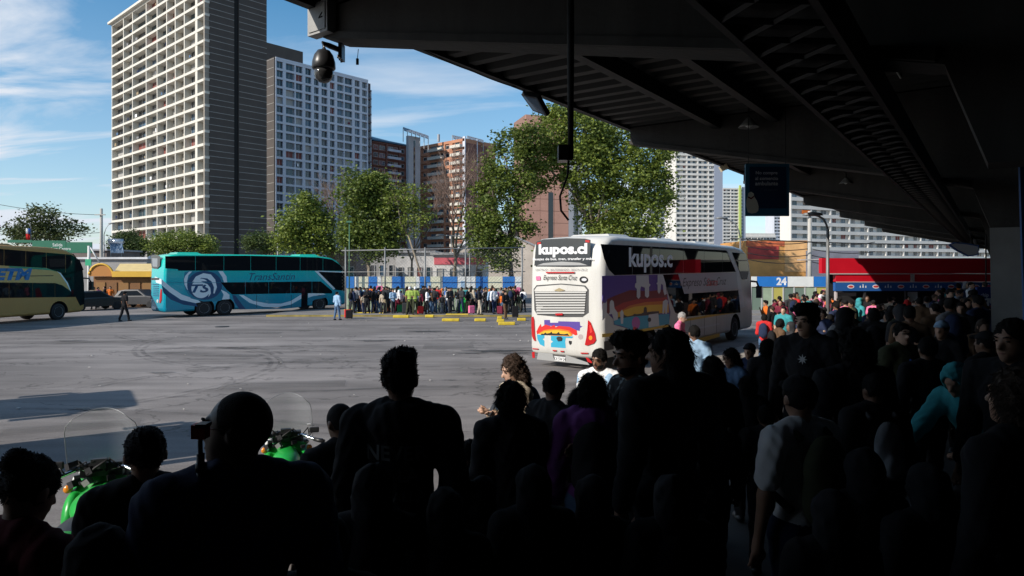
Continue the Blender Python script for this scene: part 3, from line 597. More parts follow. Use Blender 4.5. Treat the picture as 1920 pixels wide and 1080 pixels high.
def tower_white():
    root = empty('apartment_tower', (0, 0, 0), 0, 'white grid apartment tower with teal windows standing between the brown wing and the brick blocks', 'tower', 'high-rise blocks beyond the terminal')
    P = gnd(517, 192); L = s_at(P, VR, 690); FH = 2.5; NF = 25; ss = lambda px: s_at(P, VR, px)
    fin_px = [517.8, 533.5, 553.7, 570, 586.5, 600.5, 616.5, 630, 645.5, 663, 677, 689.3]
    fins = [(ss(p), 0.95 if 0 < i < 11 and i not in (2, 8) else 0.4) for i, p in enumerate(fin_px)]
    bays = [(ss(fin_px[i]) + 0.42, ss(fin_px[i + 1]) - 0.42, 1.9) for i in range(11)]
    facade(root, P, VR, L, 0, NF, FH, bays, white_cool, white_cool, 0.58, 0.7, fins, [300], clutter=0.05)
    inw = Vector((-VR.y, VR.x, 0)); solid(root, 'wall', P + inw * 0.7, VR, inw, L - 0.02, 12, 0, NF * FH - 0.01, grey_w)
    solid(root, 'end_wall', P - VR * 0.36 + inw * 0.2, VR, inw, 0.35, 13, 0, NF * FH + 0.4, browncl)
    me = box_mesh('string_course', 0.05, 12.8, 0.12, line_m)
    for f in range(NF + 1): p = P - VR * 0.42 + inw * 0.3; put_mesh('string_course', me, root, (p.x, p.y, f * FH), math.atan2(VR.y, VR.x))
    solid(root, 'parapet', P - inw * 0.05, VR, inw, L + 0.03, 0.3, NF * FH + 0.03, NF * FH + 0.5, white_cool)
    P2 = P + VR * L; L2 = s_at(P2, VR, 697.5); solid(root, 'end_wall', P2 + inw * 0.8, VR, inw, L2, 10, 0, NF * FH - 0.3, mat('end_brown', (0.085, 0.065, 0.065), 0.85))
    facade(root, P2 + inw * 0.2, VR, L2, 0, NF - 1, FH, [(0.4, L2 - 0.5, 1.5)], mat('end_slab', (0.13, 0.10, 0.10), 0.85), grey_w, 0.5, 0.6, [(L2 - 0.2, 0.35)], [30])
tower_white()
def brick_blocks():
    grp = 'high-rise blocks beyond the terminal'
    # left brick block with blue roof
    r = empty('brick_block', (0, 0, 0), 0, 'red brick apartment block with white balconies and blue roof beside the white grid tower', 'building', grp)
    P = gnd(697.5, 222); L = s_at(P, VR, 770); inw = Vector((-VR.y, VR.x, 0)); ht = CZ + (HY - 264) / F * 222; FH = 2.5; NF = int(ht / FH); ss = lambda px: s_at(P, VR, px)
    solid(r, 'wall', P + inw * 0.5, VR, inw, L, 12, 0, NF * FH + 0.6, brick_r)
    facade(r, P, VR, L, 0, NF, FH, [(ss(702), ss(710), 1.4), (ss(713), ss(723), 1.4), (ss(728), ss(738), 1.5), (ss(740), ss(747), 1.5), (ss(753), ss(759), 1.3)], brick_r, brick_r, 0.35, 0.52, [(ss(726), 0.6), (ss(750), 0.6)], [120])
    bm_ = box_mesh('balcony', ss(750) - ss(726), 0.9, 0.75, white_cool)
    for f in range(1, NF): p = P + VR * ss(726) - inw * 0.7; put_mesh('balcony', bm_, r, (p.x, p.y, f * FH), math.atan2(VR.y, VR.x))
    m = MB(); q = P - inw * 0.4; h0 = NF * FH + 0.62
    v = [q - VR * 0.4, q + VR * (L + 0.3), q + VR * (L - 3) + inw * 9, q + VR * 0.8 + inw * 9]; zz = [h0, h0, h0 + 2.4, h0 + 3.2]
    vs3 = [(a.x, a.y, z) for a, z in zip(v, zz)] + [(a.x, a.y, h0 - 0.4) for a in v]
    m.add(vs3, [(0, 1, 2, 3), (4, 7, 6, 5), (0, 4, 5, 1), (1, 5, 6, 2), (2, 6, 7, 3), (3, 7, 4, 0)]); m.build('roof', mat('roof_blue', (0.03, 0.10, 0.17), 0.5, 0.2, 0.8), r)
    # grey stair core with solar panels
    r = empty('stair_tower', (0, 0, 0), 0, 'grey concrete stair tower with a solar rack between the two brick blocks', 'building', grp)
    P = gnd(766, 218); L = s_at(P, VR, 788); solid(r, 'wall', P, VR, inw, L, 1.2, 0, CZ + (HY - 254) / F * 218, grey_w)
    solid(r, 'stair_window_strip', P + VR * L * 0.42 - inw * 0.05, VR, inw, L * 0.14, 0.06, 2, CZ + (HY - 262) / F * 218, GL[0])
    solar = mat('solar_panel', (0.20, 0.22, 0.25), 0.25, spec=0.8)
    def rack(r, px0, px1, py0, py1, Z, n):
        for i in range(n):
            t0 = px0 + (px1 - px0) * i / n; t1 = px0 + (px1 - px0) * (i + 0.86) / n
            a = unp(t0, py0 + (py1 - py0) * i / n, Z + 2); b = unp(t1, py0 + (py1 - py0) * (i + 0.9) / n, Z + 2); dn = Vector((0.6, -2.2, -1.5))
            MB().add([a, b, b + dn, a + dn, a + Vector((0, .2, -.15)), b + Vector((0, .2, -.15)), b + dn + Vector((0, .2, -.15)), a + dn + Vector((0, .2, -.15))], [(0, 1, 2, 3), (4, 7, 6, 5), (0, 4, 5, 1), (1, 5, 6, 2), (2, 6, 7, 3), (3, 7, 4, 0)]).build('solar_panel', solar, r)
        fm = MB(); a = unp(px0, py0 + 1, Z + 2.2); b = unp(px1, py1 + 1, Z + 2.2)
        for i in range(n + 1):
            c = a.lerp(b, i / n); fm.tube([c, (c.x, c.y, c.z - 4.6)], 0.12, 5)
        fm.tube([a, b], 0.1, 5); fm.build('rack', wframe, r)
    rack(r, 756, 803, 238, 254, 218, 6)
    # orange block
    r = empty('brick_block', (0, 0, 0), 0, 'sunlit orange brick apartment block with stacked white balconies and a dark red side wall', 'building', grp)
    C = gnd(871, 218); Lf = s_at(C, UL, 786); P = C + UL * Lf; u = -UL; inw2 = Vector((-u.y, u.x, 0)); ss = lambda px: Lf - s_at(C, UL, px)
    ht = CZ + (HY - 259) / F * 218; NF = 17; FH = ht / NF
    solid(r, 'wall', P + inw2 * 0.4, u, inw2, Lf - 0.02, 14, 0, ht, brick_o)
    facade(r, P, u, Lf - 0.02, 0, NF, FH, [(ss(793), ss(799), 1.2), (ss(807), ss(818), 1.8), (ss(820), ss(830), 1.8), (ss(835), ss(841), 1.2), (ss(852), ss(860), 1.7)], brick_o, brick_o, 0.9, 0.42, [(ss(788), 1.2), (ss(803), 1.5), (ss(833), 0.7), (ss(845), 1.6)], [90])
    for (x0, x1) in ((805, 832), (847, 866)):
        bm_ = box_mesh('balcony', ss(x1) - ss(x0), 1.3, 0.95, white_slab)
        for f in range(1, NF): p = P + u * ss(x0) - inw2 * 1.0; put_mesh('balcony', bm_, r, (p.x, p.y, f * FH - 0.1), math.atan2(u.y, u.x))
    solid(r, 'corner_strip', C - u * 0.9, u, VR, 1.1, 0.35, 0, ht + 0.6, white_cool)
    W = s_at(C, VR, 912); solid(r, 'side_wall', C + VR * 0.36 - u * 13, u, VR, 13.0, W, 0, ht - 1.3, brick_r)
    solid(r, 'downpipe', C + VR * (W * 0.55), u, VR, 0.2, 0.3, 0, ht + 0.4, white_cool)
    rack(r, 848, 872, 253, 258, 222, 4); rack(r, 876, 906, 254, 262, 222, 4)
    solid(r, 'chimney', gnd(820, 224), u, inw2, 0.6, 0.6, ht, ht + 2.4, grey_w)
    # pink block behind the big trees
    r = empty('apartment_block', (0, 0, 0), 0, 'plain salmon pink slab block rising behind the big leafy trees', 'building', grp)
    P = gnd(986, 165); d = Vector((0.96, 0.28, 0)).normalized(); L = s_at(P, d, 1066); ii = Vector((-d.y, d.x, 0)); ht = CZ + (HY - 214) / F * 165
    pink = mat('pink_render', (0.50, 0.27, 0.20), 0.85, 0.1, 0.3)
    NP = 14
    for f in range(NP):
        for (a, b) in ((0, 0.33), (0.335, 0.665), (0.67, 1.0)):
            MB().obox(P + d * (L * a) + Vector((0, 0, ht * f / NP)), d, ii, (0, 0, 1), L * (b - a) - 0.02, 0.3, ht / NP - 0.08).build('panel', pink, r)
    solid(r, 'wall', P + ii * 0.3, d, ii, L, 10, 0, ht, mat('pink_joint', (0.25, 0.15, 0.12), 0.9)); solid(r, 'side_wall', P + d * (L + 0.01), d, ii, s_at(P, d, 1092) - L, 8, 0, ht - 8, grey_w)
    solid(r, 'dark_strip', P + d * (L * 0.52) - ii * 0.05, d, ii, 1.2, 0.06, 0, 22, GL[0])
brick_blocks()
def far_tower(label, px0, px1, pytop, Z, d, fh, nb, m_, side=None, sidem=None, green=False, seed=1, dep=14):
    r = empty('apartment_tower', (0, 0, 0), 0, label, 'tower', 'pale towers seen under the canopy'); P = gnd(px0, Z); L = s_at(P, d, px1); ii = Vector((-d.y, d.x, 0)); ht = CZ + (HY - pytop) / F * Z
    NF = max(3, int(ht / fh)); solid(r, 'wall', P + ii * 1.0, d, ii, L, dep, 0, ht, m_)
    bays = [(L * (i + 0.14 + 0.1 * ((i * seed) % 3)) / nb, L * (i + 0.86 - 0.12 * ((i * seed + 1) % 2)) / nb, fh * 0.62) for i in range(nb)]
    facade(r, P, d, L, 0, NF, fh, bays, m_, m_, fh * 0.42, 1.0, [(L * i / nb, 0.5) for i in range(0, nb + 1, 2)], [300], clutter=0.03)
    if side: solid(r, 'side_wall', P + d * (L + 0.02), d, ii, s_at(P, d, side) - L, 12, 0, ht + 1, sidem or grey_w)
    if green:
        solid(r, 'green_strip', P + d * (L * 0.80) - ii * 1.2, d, ii, L * 0.10, 1, 0, ht + 2, mat('lime_render', (0.42, 0.52, 0.14), 0.8))
    return r
warmw = mat('far_white_warm', (0.62, 0.60, 0.56), 0.85, 0.1, 0.2, streak=True); shaded_side = mat('far_shaded_side', (0.30, 0.33, 0.40), 0.85)  # blue-grey carries the shade of the towers' right faces in its colour
dF = Vector((0.985, 0.17, 0)).normalized()
far_tower('pale tower with shallow balconies just right of the big leafy tree', 1268, 1339, 276, 348, dF, 2.5, 7, warmw, 1355, shaded_side, seed=2)
far_tower('lower grey white tower half hidden by the leafy tree', 1220, 1268, 372, 430, dF, 2.6, 6, mat('far_white_cool', (0.5, 0.53, 0.58), 0.85, 0.1, 0.2, streak=True), None, seed=3)
far_tower('distant slim tower with a lime green vertical stripe', 1356, 1392, 352, 516, dF, 2.5, 5, warmw, 1398, shaded_side, green=True, seed=1)
far_tower('most distant pale slab seen below the hanging blue sign', 1452, 1484, 402, 600, dF, 2.8, 5, mat('far_white_cool', (0.5, 0.53, 0.58)), None, seed=1)
far_tower('long low distant white block on the skyline below the hanging blue sign', 1398, 1455, 437, 560, dF, 2.8, 10, warmw, None, seed=1)
d6 = Vector((0.93, 0.36, 0)).normalized()
r6 = far_tower('very wide pale apartment block with long balconies above the red kiosk', 1484, 1905, 352, 215, d6, 2.6, 26, warmw, None, seed=2, dep=4)
for k in range(16):
    P = gnd(1484, 215); L = s_at(P, d6, 1905); ii = Vector((-d6.y, d6.x, 0)); s_ = L * (0.04 + 0.045 * (k % 8) * 2.4); f = 8 + (k * 5) % 14
    solid(r6, 'balcony_blind', P + d6 * s_ - ii * 0.03, d6, ii, 3.2, 0.04, f * 2.6 + 0.05, f * 2.6 + 1.2, CL['orange'] if k % 3 == 0 else (CL['light blue'] if k % 3 == 1 else CL['beige']))

# ---------------------------------------------------------------- low buildings beyond the yard
def shed(label, px0, px1, py0, Z, m_, name='low_building', rm=None, pyb=None, depth=6, cat='building', windows=0, fascia=None, grp='low buildings beyond the yard'):
    r = empty(name, (0, 0, 0), 0, label, cat, grp); a = gnd(px0, Z); b = gnd(px1, Z); h = CZ + (HY - py0) / F * Z; u = Vector((1, 0, 0)); v = Vector((0, 1, 0)); w = b.x - a.x
    solid(r, 'wall', a, u, v, w, depth, 0, h, m_)
    solid(r, 'roof', a + Vector((-0.25, -0.3, 0)), u, v, w + 0.5, depth + 0.6, h + 0.004, h + 0.22, rm or mat('zinc_roof', (0.34, 0.34, 0.35), 0.5, 0.2, 0.7))
    if fascia: solid(r, 'fascia', a + Vector((0.1, -0.06, 0)), u, v, w - 0.2, 0.05, fascia[0], fascia[1], fascia[2])
    for i in range(windows):
        ww = w / windows; me = window_mesh(round(ww * 0.5, 1), 1.2, 0)
        put_mesh('window', me, r, (a.x + ww * (i + 0.25), a.y - 0.09, h * 0.45), 0, random.choice(GL))
    return r
shed('grey concrete row building with windows behind the chain link fence', 655, 742, 466, 72, mat('render_grey', (0.30, 0.29, 0.28), 0.9, 0.25, 0.6), windows=5)
shed('pale two storey house with dark windows behind the thin tree', 742, 812, 474, 68, mat('render_pale', (0.52, 0.51, 0.50), 0.9, 0.25, 0.6), windows=4)
rdb = mat('sign_red_pink', (0.62, 0.12, 0.15), 0.6, 0.15, 1)
shed('white shop with a faded red sign band behind the bare tree', 812, 912, 478, 64, mat('render_white', (0.66, 0.64, 0.62), 0.9, 0.18, 0.6), windows=4, fascia=(CZ + (HY - 496) / F * 64, CZ + (HY - 483) / F * 64, rdb))
rg = empty('gabled_building', (0, 0, 0), 0, 'sunlit cream gabled warehouse between the bare tree and the white coach', 'building', 'low buildings beyond the yard')
a = gnd(858, 86); b = gnd(1000, 86); hz = lambda py: CZ + (HY - py) / F * 86
MB().prism([(a.x, 0), (b.x, 0), (b.x, hz(462)), ((a.x + b.x) / 2 - 0.5, hz(424)), (a.x, hz(470))], 9, Matrix(((1, 0, 0, 0), (0, 0, -1, 95), (0, 1, 0, 0), (0, 0, 0, 1)))).build('wall', mat('render_cream', (0.52, 0.45, 0.38), 0.9, 0.15, 0.5), rg)
MB().tube([(a.x - 0.3, 85.9, hz(470)), ((a.x + b.x) / 2 - 0.5, 85.9, hz(423.5)), (b.x + 0.3, 85.9, hz(461.5))], 0.14, 6).build('verge_board', mat('zinc_roof', (0, 0, 0)), rg)
shed('dark corrugated wall section above the hoarding near the teal coach', 612, 668, 470, 62, mat('render_dark', (0.16, 0.13, 0.12), 0.9, 0.25, 0.6), windows=3)
shed('long grey roofed workshop behind the yellow kiosk', 100, 275, 486, 74, mat('render_grey', (0, 0, 0)), rm=mat('bright_zinc', (0.62, 0.62, 0.63), 0.4, 0.2, 0.7), windows=0, depth=8)
shed('dark shed roof behind the green road sign', -60, 200, 470, 90, mat('render_dark', (0, 0, 0)), windows=0, depth=8)
# orange and red shop front on the right
r = empty('shop_building', (0, 0, 0), 0, 'yellow orange painted shop wall with a faded red sign panel behind the white coach', 'building', 'low buildings beyond the yard')
a = gnd(1398, 66); b = gnd(1514, 66); hz = lambda py: CZ + (HY - py) / F * 66; w = b.x - a.x; u = Vector((1, 0, 0)); v = Vector((0, 1, 0))
solid(r, 'wall', a, u, v, w, 8, 0, hz(451), mat('paint_orange', (0.60, 0.30, 0.09), 0.8, 0.25, 0.5))
solid(r, 'sign_board', a + Vector((0.2, -0.06, 0)), u, v, w * 0.50, 0.05, hz(486), hz(462), mat('paint_red_old', (0.42, 0.05, 0.04), 0.7, 0.4, 0.7))
solid(r, 'painted_band', a + Vector((0.05, -0.04, 0)), u, v, w * 0.62, 0.035, hz(461.6), hz(452), mat('paint_red_orange', (0.55, 0.13, 0.05), 0.7, 0.3, 0.7))
solid(r, 'painted_panel', a + Vector((w * 0.63, -0.03, 0)), u, v, w * 0.36, 0.025, hz(510), hz(453), mat('paint_peach', (0.70, 0.40, 0.17), 0.8, 0.25, 0.6))
r = empty('yard_wall', (0, 0, 0), 0, 'dull grey blue wall between the orange shop and the red kiosk', 'wall', 'low buildings beyond the yard')
a = gnd(1514.5, 62); b = gnd(1610, 62); solid(r, 'wall', a, u, v, b.x - a.x, 0.4, 0, CZ + (HY - 470) / F * 62, mat('wall_bluegrey', (0.16, 0.165, 0.20), 0.9, 0.3, 0.5))

# ---------------------------------------------------------------- hoardings
hb = mat('hoarding_blue', (0.02, 0.17, 0.52), 0.5, 0.06, 2); hw = mat('hoarding_white', (0.72, 0.74, 0.72), 0.5, 0.06, 2); hy = mat('hoarding_cream', (0.72, 0.70, 0.52), 0.5, 0.06, 2); hg = mat('hoarding_green', (0.30, 0.38, 0.27), 0.7, 0.12, 2)
hoard = empty('hoarding', (0, 0, 0), 0, 'long hoarding of blue and white boards above pale green panels behind the waiting crowd', 'hoarding', 'hoardings round the yard')
Zh = 50.0; X = lambda px, Z=Zh: (px - CX) / F * Z; ZZ = lambda py, Z=Zh: CZ + (HY - py) / F * Z
segs = [(649, 665, 'b'), (665, 673, 'w'), (673, 691, 'y'), (691, 708, 'b'), (708, 715, 'w'), (717, 735, 'y'), (735, 759, 'b'), (759, 780, 'y'), (780, 787, 'w'), (787, 807, 'b'), (807, 829, 'y'), (829, 858, 'b'), (858, 883, 'w'), (883, 892, 'w'), (892, 915, 'b'), (915, 942, 'y'), (942, 966, 'b'), (966, 978, 'w')]
for (a, b, c) in segs:
    MB().box(X(a) + 0.02, X(b) - 0.02, Zh - 0.08, Zh, ZZ(540), ZZ(518.5)).build('board', {'b': hb, 'w': hw, 'y': hy}[c], hoard)
for i in range(14):
    a = 650 + i * 23.5; MB().box(X(a) + 0.02, X(a + 23.5) - 0.02, Zh, Zh + 0.06, 0.12, ZZ(540.4)).build('panel', hg, hoard)
for i in range(8):
    a = 650 + i * 47; MB().box(X(a) - 0.04, X(a) + 0.04, Zh + 0.061, Zh + 0.14, 0.12, ZZ(518)).build('post', wframe, hoard)
for (px, py, w_, h_, c) in ((805, 534, 7, 11, 'light blue'), (868, 533, 8, 12, 'light blue'), (957, 543, 8, 12, 'light blue'), (712, 541, 12, 10, 'pink'), (972, 545, 7, 13, 'pink')):
    MB().box(X(px - w_ / 2), X(px + w_ / 2), Zh - 0.10, Zh - 0.081 if py < 540 else Zh - 0.004, ZZ(py + h_ / 2), ZZ(py - h_ / 2)).build('poster', CL[c], hoard)
hr = empty('hoarding', (0, 0, 0), 0, 'short blue and white hoarding marked 24 above glazed panels right of the white coach', 'hoarding', 'hoardings round the yard')
for (a, b, c) in ((1408, 1419, 'w'), (1419, 1476, 'b'), (1476, 1525, 'w'), (1525, 1548, 'b'), (1548, 1570, 'w')):
    MB().box(X(a) + 0.02, X(b) - 0.02, Zh - 0.08, Zh, ZZ(537.5), ZZ(518.5)).build('board', {'b': hb, 'w': hw}[c], hr)
text('number_print', '24', FACE((1, 0, 0), (0, 0, 1), (X(1464.5), Zh - 0.082, ZZ(527.5))), X(1474) - X(1455), mat('print_white', (0.75, 0.75, 0.75), 0.6), hr, bold=0.04)
pg = mat('panel_glass', (0.16, 0.22, 0.18), 0.2, spec=0.7)
for i in range(8):
    a = 1408 + i * 20.2; MB().box(X(a) + 0.05, X(a + 20.2) - 0.05, Zh, Zh + 0.05, 0.12, ZZ(538.5)).build('glass_panel', [pg, hg, mat('paint_yellow_panel', (0.45, 0.40, 0.10), 0.6), pg][i % 4], hr)
    MB().box(X(a) - 0.05, X(a) + 0.05, Zh - 0.03, Zh + 0.08, 0.12, ZZ(538)).build('post', wframe, hr)

# ---------------------------------------------------------------- chain link fence, lamp posts, poles
galv = mat('galvanised', (0.20, 0.205, 0.205), 0.5, 0.15, 4, metal=0.3); greenp = mat('paint_green_post', (0.06, 0.16, 0.09), 0.5)
fence = empty('chain_link_fence', (0, 0, 0), 0, 'tall galvanised chain link fence on posts in front of the waiting crowd', 'fence')
Zf = 49.2; fp = [648, 722, 797, 873, 979]
for p in fp: MB().tube([(X(p, Zf), Zf, 0.12), (X(p, Zf), Zf, ZZ(464, Zf))], 0.06, 8).build('post', galv, fence, True)
MB().tube([(X(640, Zf), Zf, ZZ(470, Zf)), (X(985, Zf), Zf, ZZ(464, Zf))], 0.045, 6).build('rail', galv, fence, True)
MB().tube([(X(640, Zf), Zf, ZZ(510, Zf)), (X(985, Zf), Zf, ZZ(509, Zf))], 0.03, 6).build('rail', galv, fence, True)
m = MB(); x0 = X(641, Zf); x1 = X(984, Zf); z0 = 1.4; z1 = ZZ(470, Zf); hgt = z1 - z0; s_ = x0 - hgt
while s_ < x1:
    for sg in (1, -1):
        a_ = max(s_, x0); b_ = min(s_ + hgt, x1)
        if b_ > a_:
            za = z0 + (a_ - s_) if sg > 0 else z1 - (a_ - s_); zb = z0 + (b_ - s_) if sg > 0 else z1 - (b_ - s_)
            m.tube([(a_, Zf, za), (b_, Zf, zb)], 0.004, 3, cap=False)
    s_ += 0.24
tag(m.build('wire_mesh', galv, fence), kind='stuff')
def lamp_post(label, pole_px, Z, ztop, pts, m_, basez=0.0, r_=0.07, head=True):
    root = empty('street_lamp', (X(pole_px, Z), Z, basez), 0, label, 'street lamp', 'street lamps round the yard'); o = Vector(root.location)
    MB().tube([(0, 0, 0), (0, 0, ZZ(ztop, Z) - basez)], [r_ * 1.25, r_ * 0.8], 10).build('pole', m_, root, True)
    P_ = [unp(px, py, Z) - o for px, py in pts]; MB().tube(P_, r_ * 0.62, 8).build('arm', m_, root, True)
    if head:
        e = P_[-1]; MB().lathe([(0.02, 0.10), (0.16, 0.05), (0.19, -0.04), (0.05, -0.07)], 12, 0, Matrix.Translation(e) @ Matrix.Diagonal((2.2, 1, 1, 1))).build('lamp_head', m_, root, True)
    return root
lamp_post('grey street lamp with a long bent arm over the far end of the fence', 881, 56, 463, [(881, 463), (873, 452), (860, 443), (845, 442), (826, 441)], galv)
lamp_post('street lamp with bent arm rising just behind the front of the white coach', 1388, 44, 446, [(1388, 446), (1385, 432), (1378, 419), (1366, 412), (1353, 409)], galv)
lamp_post('street lamp standing in the crowd in front of the red kiosk end', 1552, 27, 430, [(1552, 430), (1549, 420), (1543, 410), (1534, 405), (1524, 402)], galv, basez=floor_z(X(1552, 27), 27))
lamp_post('small lamp on a curved arm beside the left utility pole', 195, 84, 440, [(195, 440), (198, 430), (203, 422), (209, 419)], galv)
def pole(label, px, Z, ztop, r_, m_, arms=(), cat='utility pole', name='utility_pole'):
    root = empty(name, (X(px, Z), Z, 0), 0, label, cat, 'poles beyond the yard'); MB().tube([(0, 0, 0), (0, 0, ZZ(ztop, Z))], [r_, r_ * 0.7], 10).build('pole', m_, root, True)
    for (a, b, py) in arms: MB().box((a - px) / F * Z, (b - px) / F * Z, -r_ - 0.08, -r_ + 0.02, ZZ(py, Z) - 0.06, ZZ(py, Z) + 0.06).build('crossarm', m_, root)
    return root
cpole = mat('concrete_pole', (0.42, 0.40, 0.36), 0.85, 0.15, 1)
pole('concrete utility pole with crossarm rising at the left behind the yellow kiosk', 190, 82, 391, 0.22, cpole, [(180, 200, 403)])
pole('leaning looking pale concrete pole right of the orange shop', 1518, 58, 396, 0.2, cpole, [(1508, 1528, 404)])
pole('thick white painted pole behind the roof of the white coach', 1080, 60, 322, 0.26, mat('pole_white', (0.55, 0.55, 0.52), 0.7, 0.15, 1))
pole('slim green lamp standard at the left end of the fence', 655, 49.6, 414, 0.05, greenp, [(650, 660, 416)], 'pole')
pole('slim grey pole behind the teal coach roof', 521, 62, 418, 0.10, galv, [(515, 527, 423)], 'pole')
pole('slim grey pole between the bare tree and the orange brick block', 846, 70, 440, 0.07, galv, [], 'pole')
wire = mat('cable_black', (0.012, 0.012, 0.012), 0.7)
def cable(pts, r_, label, grp=None, sag=0.0):
    P_ = []
    for i in range(len(pts) - 1):
        for k in range(10):
            t = k / 10; p = pts[i].lerp(pts[i + 1], t); P_.append((p.x, p.y, p.z - sag * 4 * t * (1 - t)))
    P_.append(tuple(pts[-1])); return tag(MB().tube(P_, r_, 5).build('cable', wire, None, True), label, 'cable', grp)
cable([unp(-20, 380, 82), unp(190, 403, 82)], 0.03, 'upper overhead cable left of the utility pole', 'overhead cables', 0.3)
cable([unp(-20, 432, 82), unp(190, 436, 82)], 0.03, 'lower overhead cable running in front of the left tree', 'overhead cables', 0.3)
for i, (py0, py1, lab) in enumerate(((450, 452, 'topmost'), (462, 470, 'second'), (474, 484, 'third'), (486, 497, 'fourth'))):
    cable([unp(1400, py0, 58), unp(1518, py0 + 4, 58), unp(1640, py1 + 2, 58)], 0.035, lab + ' of the overhead cables crossing the orange shop wall', 'overhead cables', 0.25)
cable([unp(1370, 447, 57), unp(1900, 458, 57)], 0.05, 'thick cable bundle crossing in front of the wide pale block', 'overhead cables', 0.2)

# ---------------------------------------------------------------- left background: road sign gantry, kiosk, tank, flag
sg = empty('road_sign', (0, 0, 0), 0, 'long green overhead road sign on a white gantry above the gold coach', 'road sign')
Zs = 62; sgm = mat('sign_green', (0.008, 0.13, 0.07), 0.45)
MB().box(X(14, Zs), X(60, Zs) - 0.02, Zs, Zs + 0.1, ZZ(455, Zs), ZZ(450, Zs)).build('panel', sgm, sg); MB().box(X(60, Zs), X(124, Zs) - 0.03, Zs, Zs + 0.1, ZZ(474, Zs), ZZ(451, Zs)).build('panel', sgm, sg); MB().box(X(124, Zs), X(172, Zs), Zs, Zs + 0.1, ZZ(474, Zs), ZZ(454, Zs)).build('panel', sgm, sg)
text('sign_print', 'Salida', FACE((1, 0, 0), (0, 0, 1), (X(108, Zs), Zs - 0.004, ZZ(459, Zs))), 0.9, hw, sg); text('sign_print', 'Santiago Centro', FACE((1, 0, 0), (0, 0, 1), (X(108, Zs), Zs - 0.004, ZZ(467, Zs))), 2.4, hw, sg)
wp = mat('gantry_white', (0.6, 0.6, 0.58), 0.6); m = MB(); m.tube([(X(166, 60), 60, 0), (X(167, 60), 60, ZZ(461, 60))], 0.12, 8); m.build('post', wp, sg, True)
MB().tube([unp(169, 463, 60), unp(188, 495, 60)], 0.06, 6).build('brace', wp, sg, True); MB().tube([unp(186, 495, 60), unp(176, 517, 60)], 0.06, 6).build('brace', wp, sg, True)
MB().box(X(161, 59.8), X(172, 59.8), 59.7, 59.78, ZZ(498, 59.8), ZZ(486, 59.8)).build('small_green_sign', mat('sign_green2', (0.02, 0.35, 0.17), 0.5), sg)
kz = 57.0; kk = empty('kiosk', (0, 0, 0), 0, 'yellow kiosk with a barrel vaulted end and a long awning behind the gold coach', 'kiosk')
ky = mat('awning_yellow', (0.62, 0.36, 0.03), 0.55, 0.08, 1.5); kyl = mat('roof_yellow_pale', (0.66, 0.50, 0.22), 0.6, 0.1, 1.5); kb = mat('kiosk_brown', (0.20, 0.09, 0.03), 0.8, 0.25, 0.8)
xa, xb, xc = X(168, kz), X(214, kz), X(292, kz); zt = ZZ(495, kz); zb_ = ZZ(518, kz)
MB().box(xa + 0.2, xc, kz + 0.2, kz + 5, 0, zb_ - 0.02).build('wall', kb, kk)
arch = [(xa, zb_)] + [(xa + (xb - xa) * 0.5 - (xb - xa) * 0.5 * math.cos(R(a)), zb_ + (zt - zb_) * math.sin(R(a))) for a in range(8, 180, 12)] + [(xb, zb_)]
MB().prism(arch, 0.12, Matrix(((1, 0, 0, 0), (0, 0, -1, kz + 0.02), (0, 1, 0, 0), (0, 0, 0, 1)))).build('vault_end', mat('vault_orange', (0.42, 0.17, 0.03), 0.6), kk)
rb_ = MB().tube([(p[0], kz - 0.12, p[1]) for p in arch[1:-1]], 0.09, 6).build('vault_rim', ky, kk, True)
MB().add([(xb, kz - 0.1, zb_ + 0.3), (xc, kz - 0.1, zb_ + 0.3), (xc, kz + 2.6, zt + 0.05), (xb - 1.0, kz + 2.6, zt + 0.05), (xb, kz - 0.1, zb_), (xc, kz - 0.1, zb_), (xc, kz + 2.6, zb_), (xb - 1.0, kz + 2.6, zb_)], [(0, 1, 2, 3), (4, 7, 6, 5), (0, 4, 5, 1), (1, 5, 6, 2), (3, 2, 6, 7), (0, 3, 7, 4)]).build('roof', kyl, kk)
MB().box(xb, xc, kz - 0.32, kz - 0.11, zb_ - 0.05, zb_ + 0.42).build('awning', ky, kk)
for i in range(5):
    px = 176 + i * 22; MB().box(X(px, kz) + 0.05, X(px + 19, kz), kz + 0.14, kz + 0.2, 0.1, zb_ - 0.5).build('shutter', kb if i % 2 else mat('kiosk_ochre', (0.26, 0.13, 0.04), 0.8), kk)
tk = empty('water_tank', (0, 0, 0), 0, 'silver rooftop solar water heater behind the kiosk', 'water heater'); Zt = 78
MB().tube([unp(205, 453, Zt), unp(230, 453, Zt)], 0.32, 12).build('tank', mat('tank_silver', (0.5, 0.53, 0.57), 0.3, metal=0.6), tk, True)
for i in range(9):
    a_ = unp(207 + i * 2.6, 456, Zt - 0.1); b_ = unp(209 + i * 2.8, 474, Zt - 1.2); MB().tube([a_, b_], 0.07, 5).build('collector_tube', mat('collector', (0.20, 0.28, 0.38), 0.25), tk, True)
MB().tube([unp(208, 456, Zt), unp(208, 487, Zt)], 0.05, 5).build('stand_leg', galv, tk); MB().tube([unp(228, 456, Zt), unp(228, 487, Zt)], 0.05, 5).build('stand_leg', galv, tk)
fl = empty('flag', (0, 0, 0), 0, 'small red white and blue flag on a mast behind the gold coach', 'flag'); Zg = 66
MB().tube([unp(58, 520, Zg), unp(58, 424, Zg)], 0.03, 6).build('mast', galv, fl)
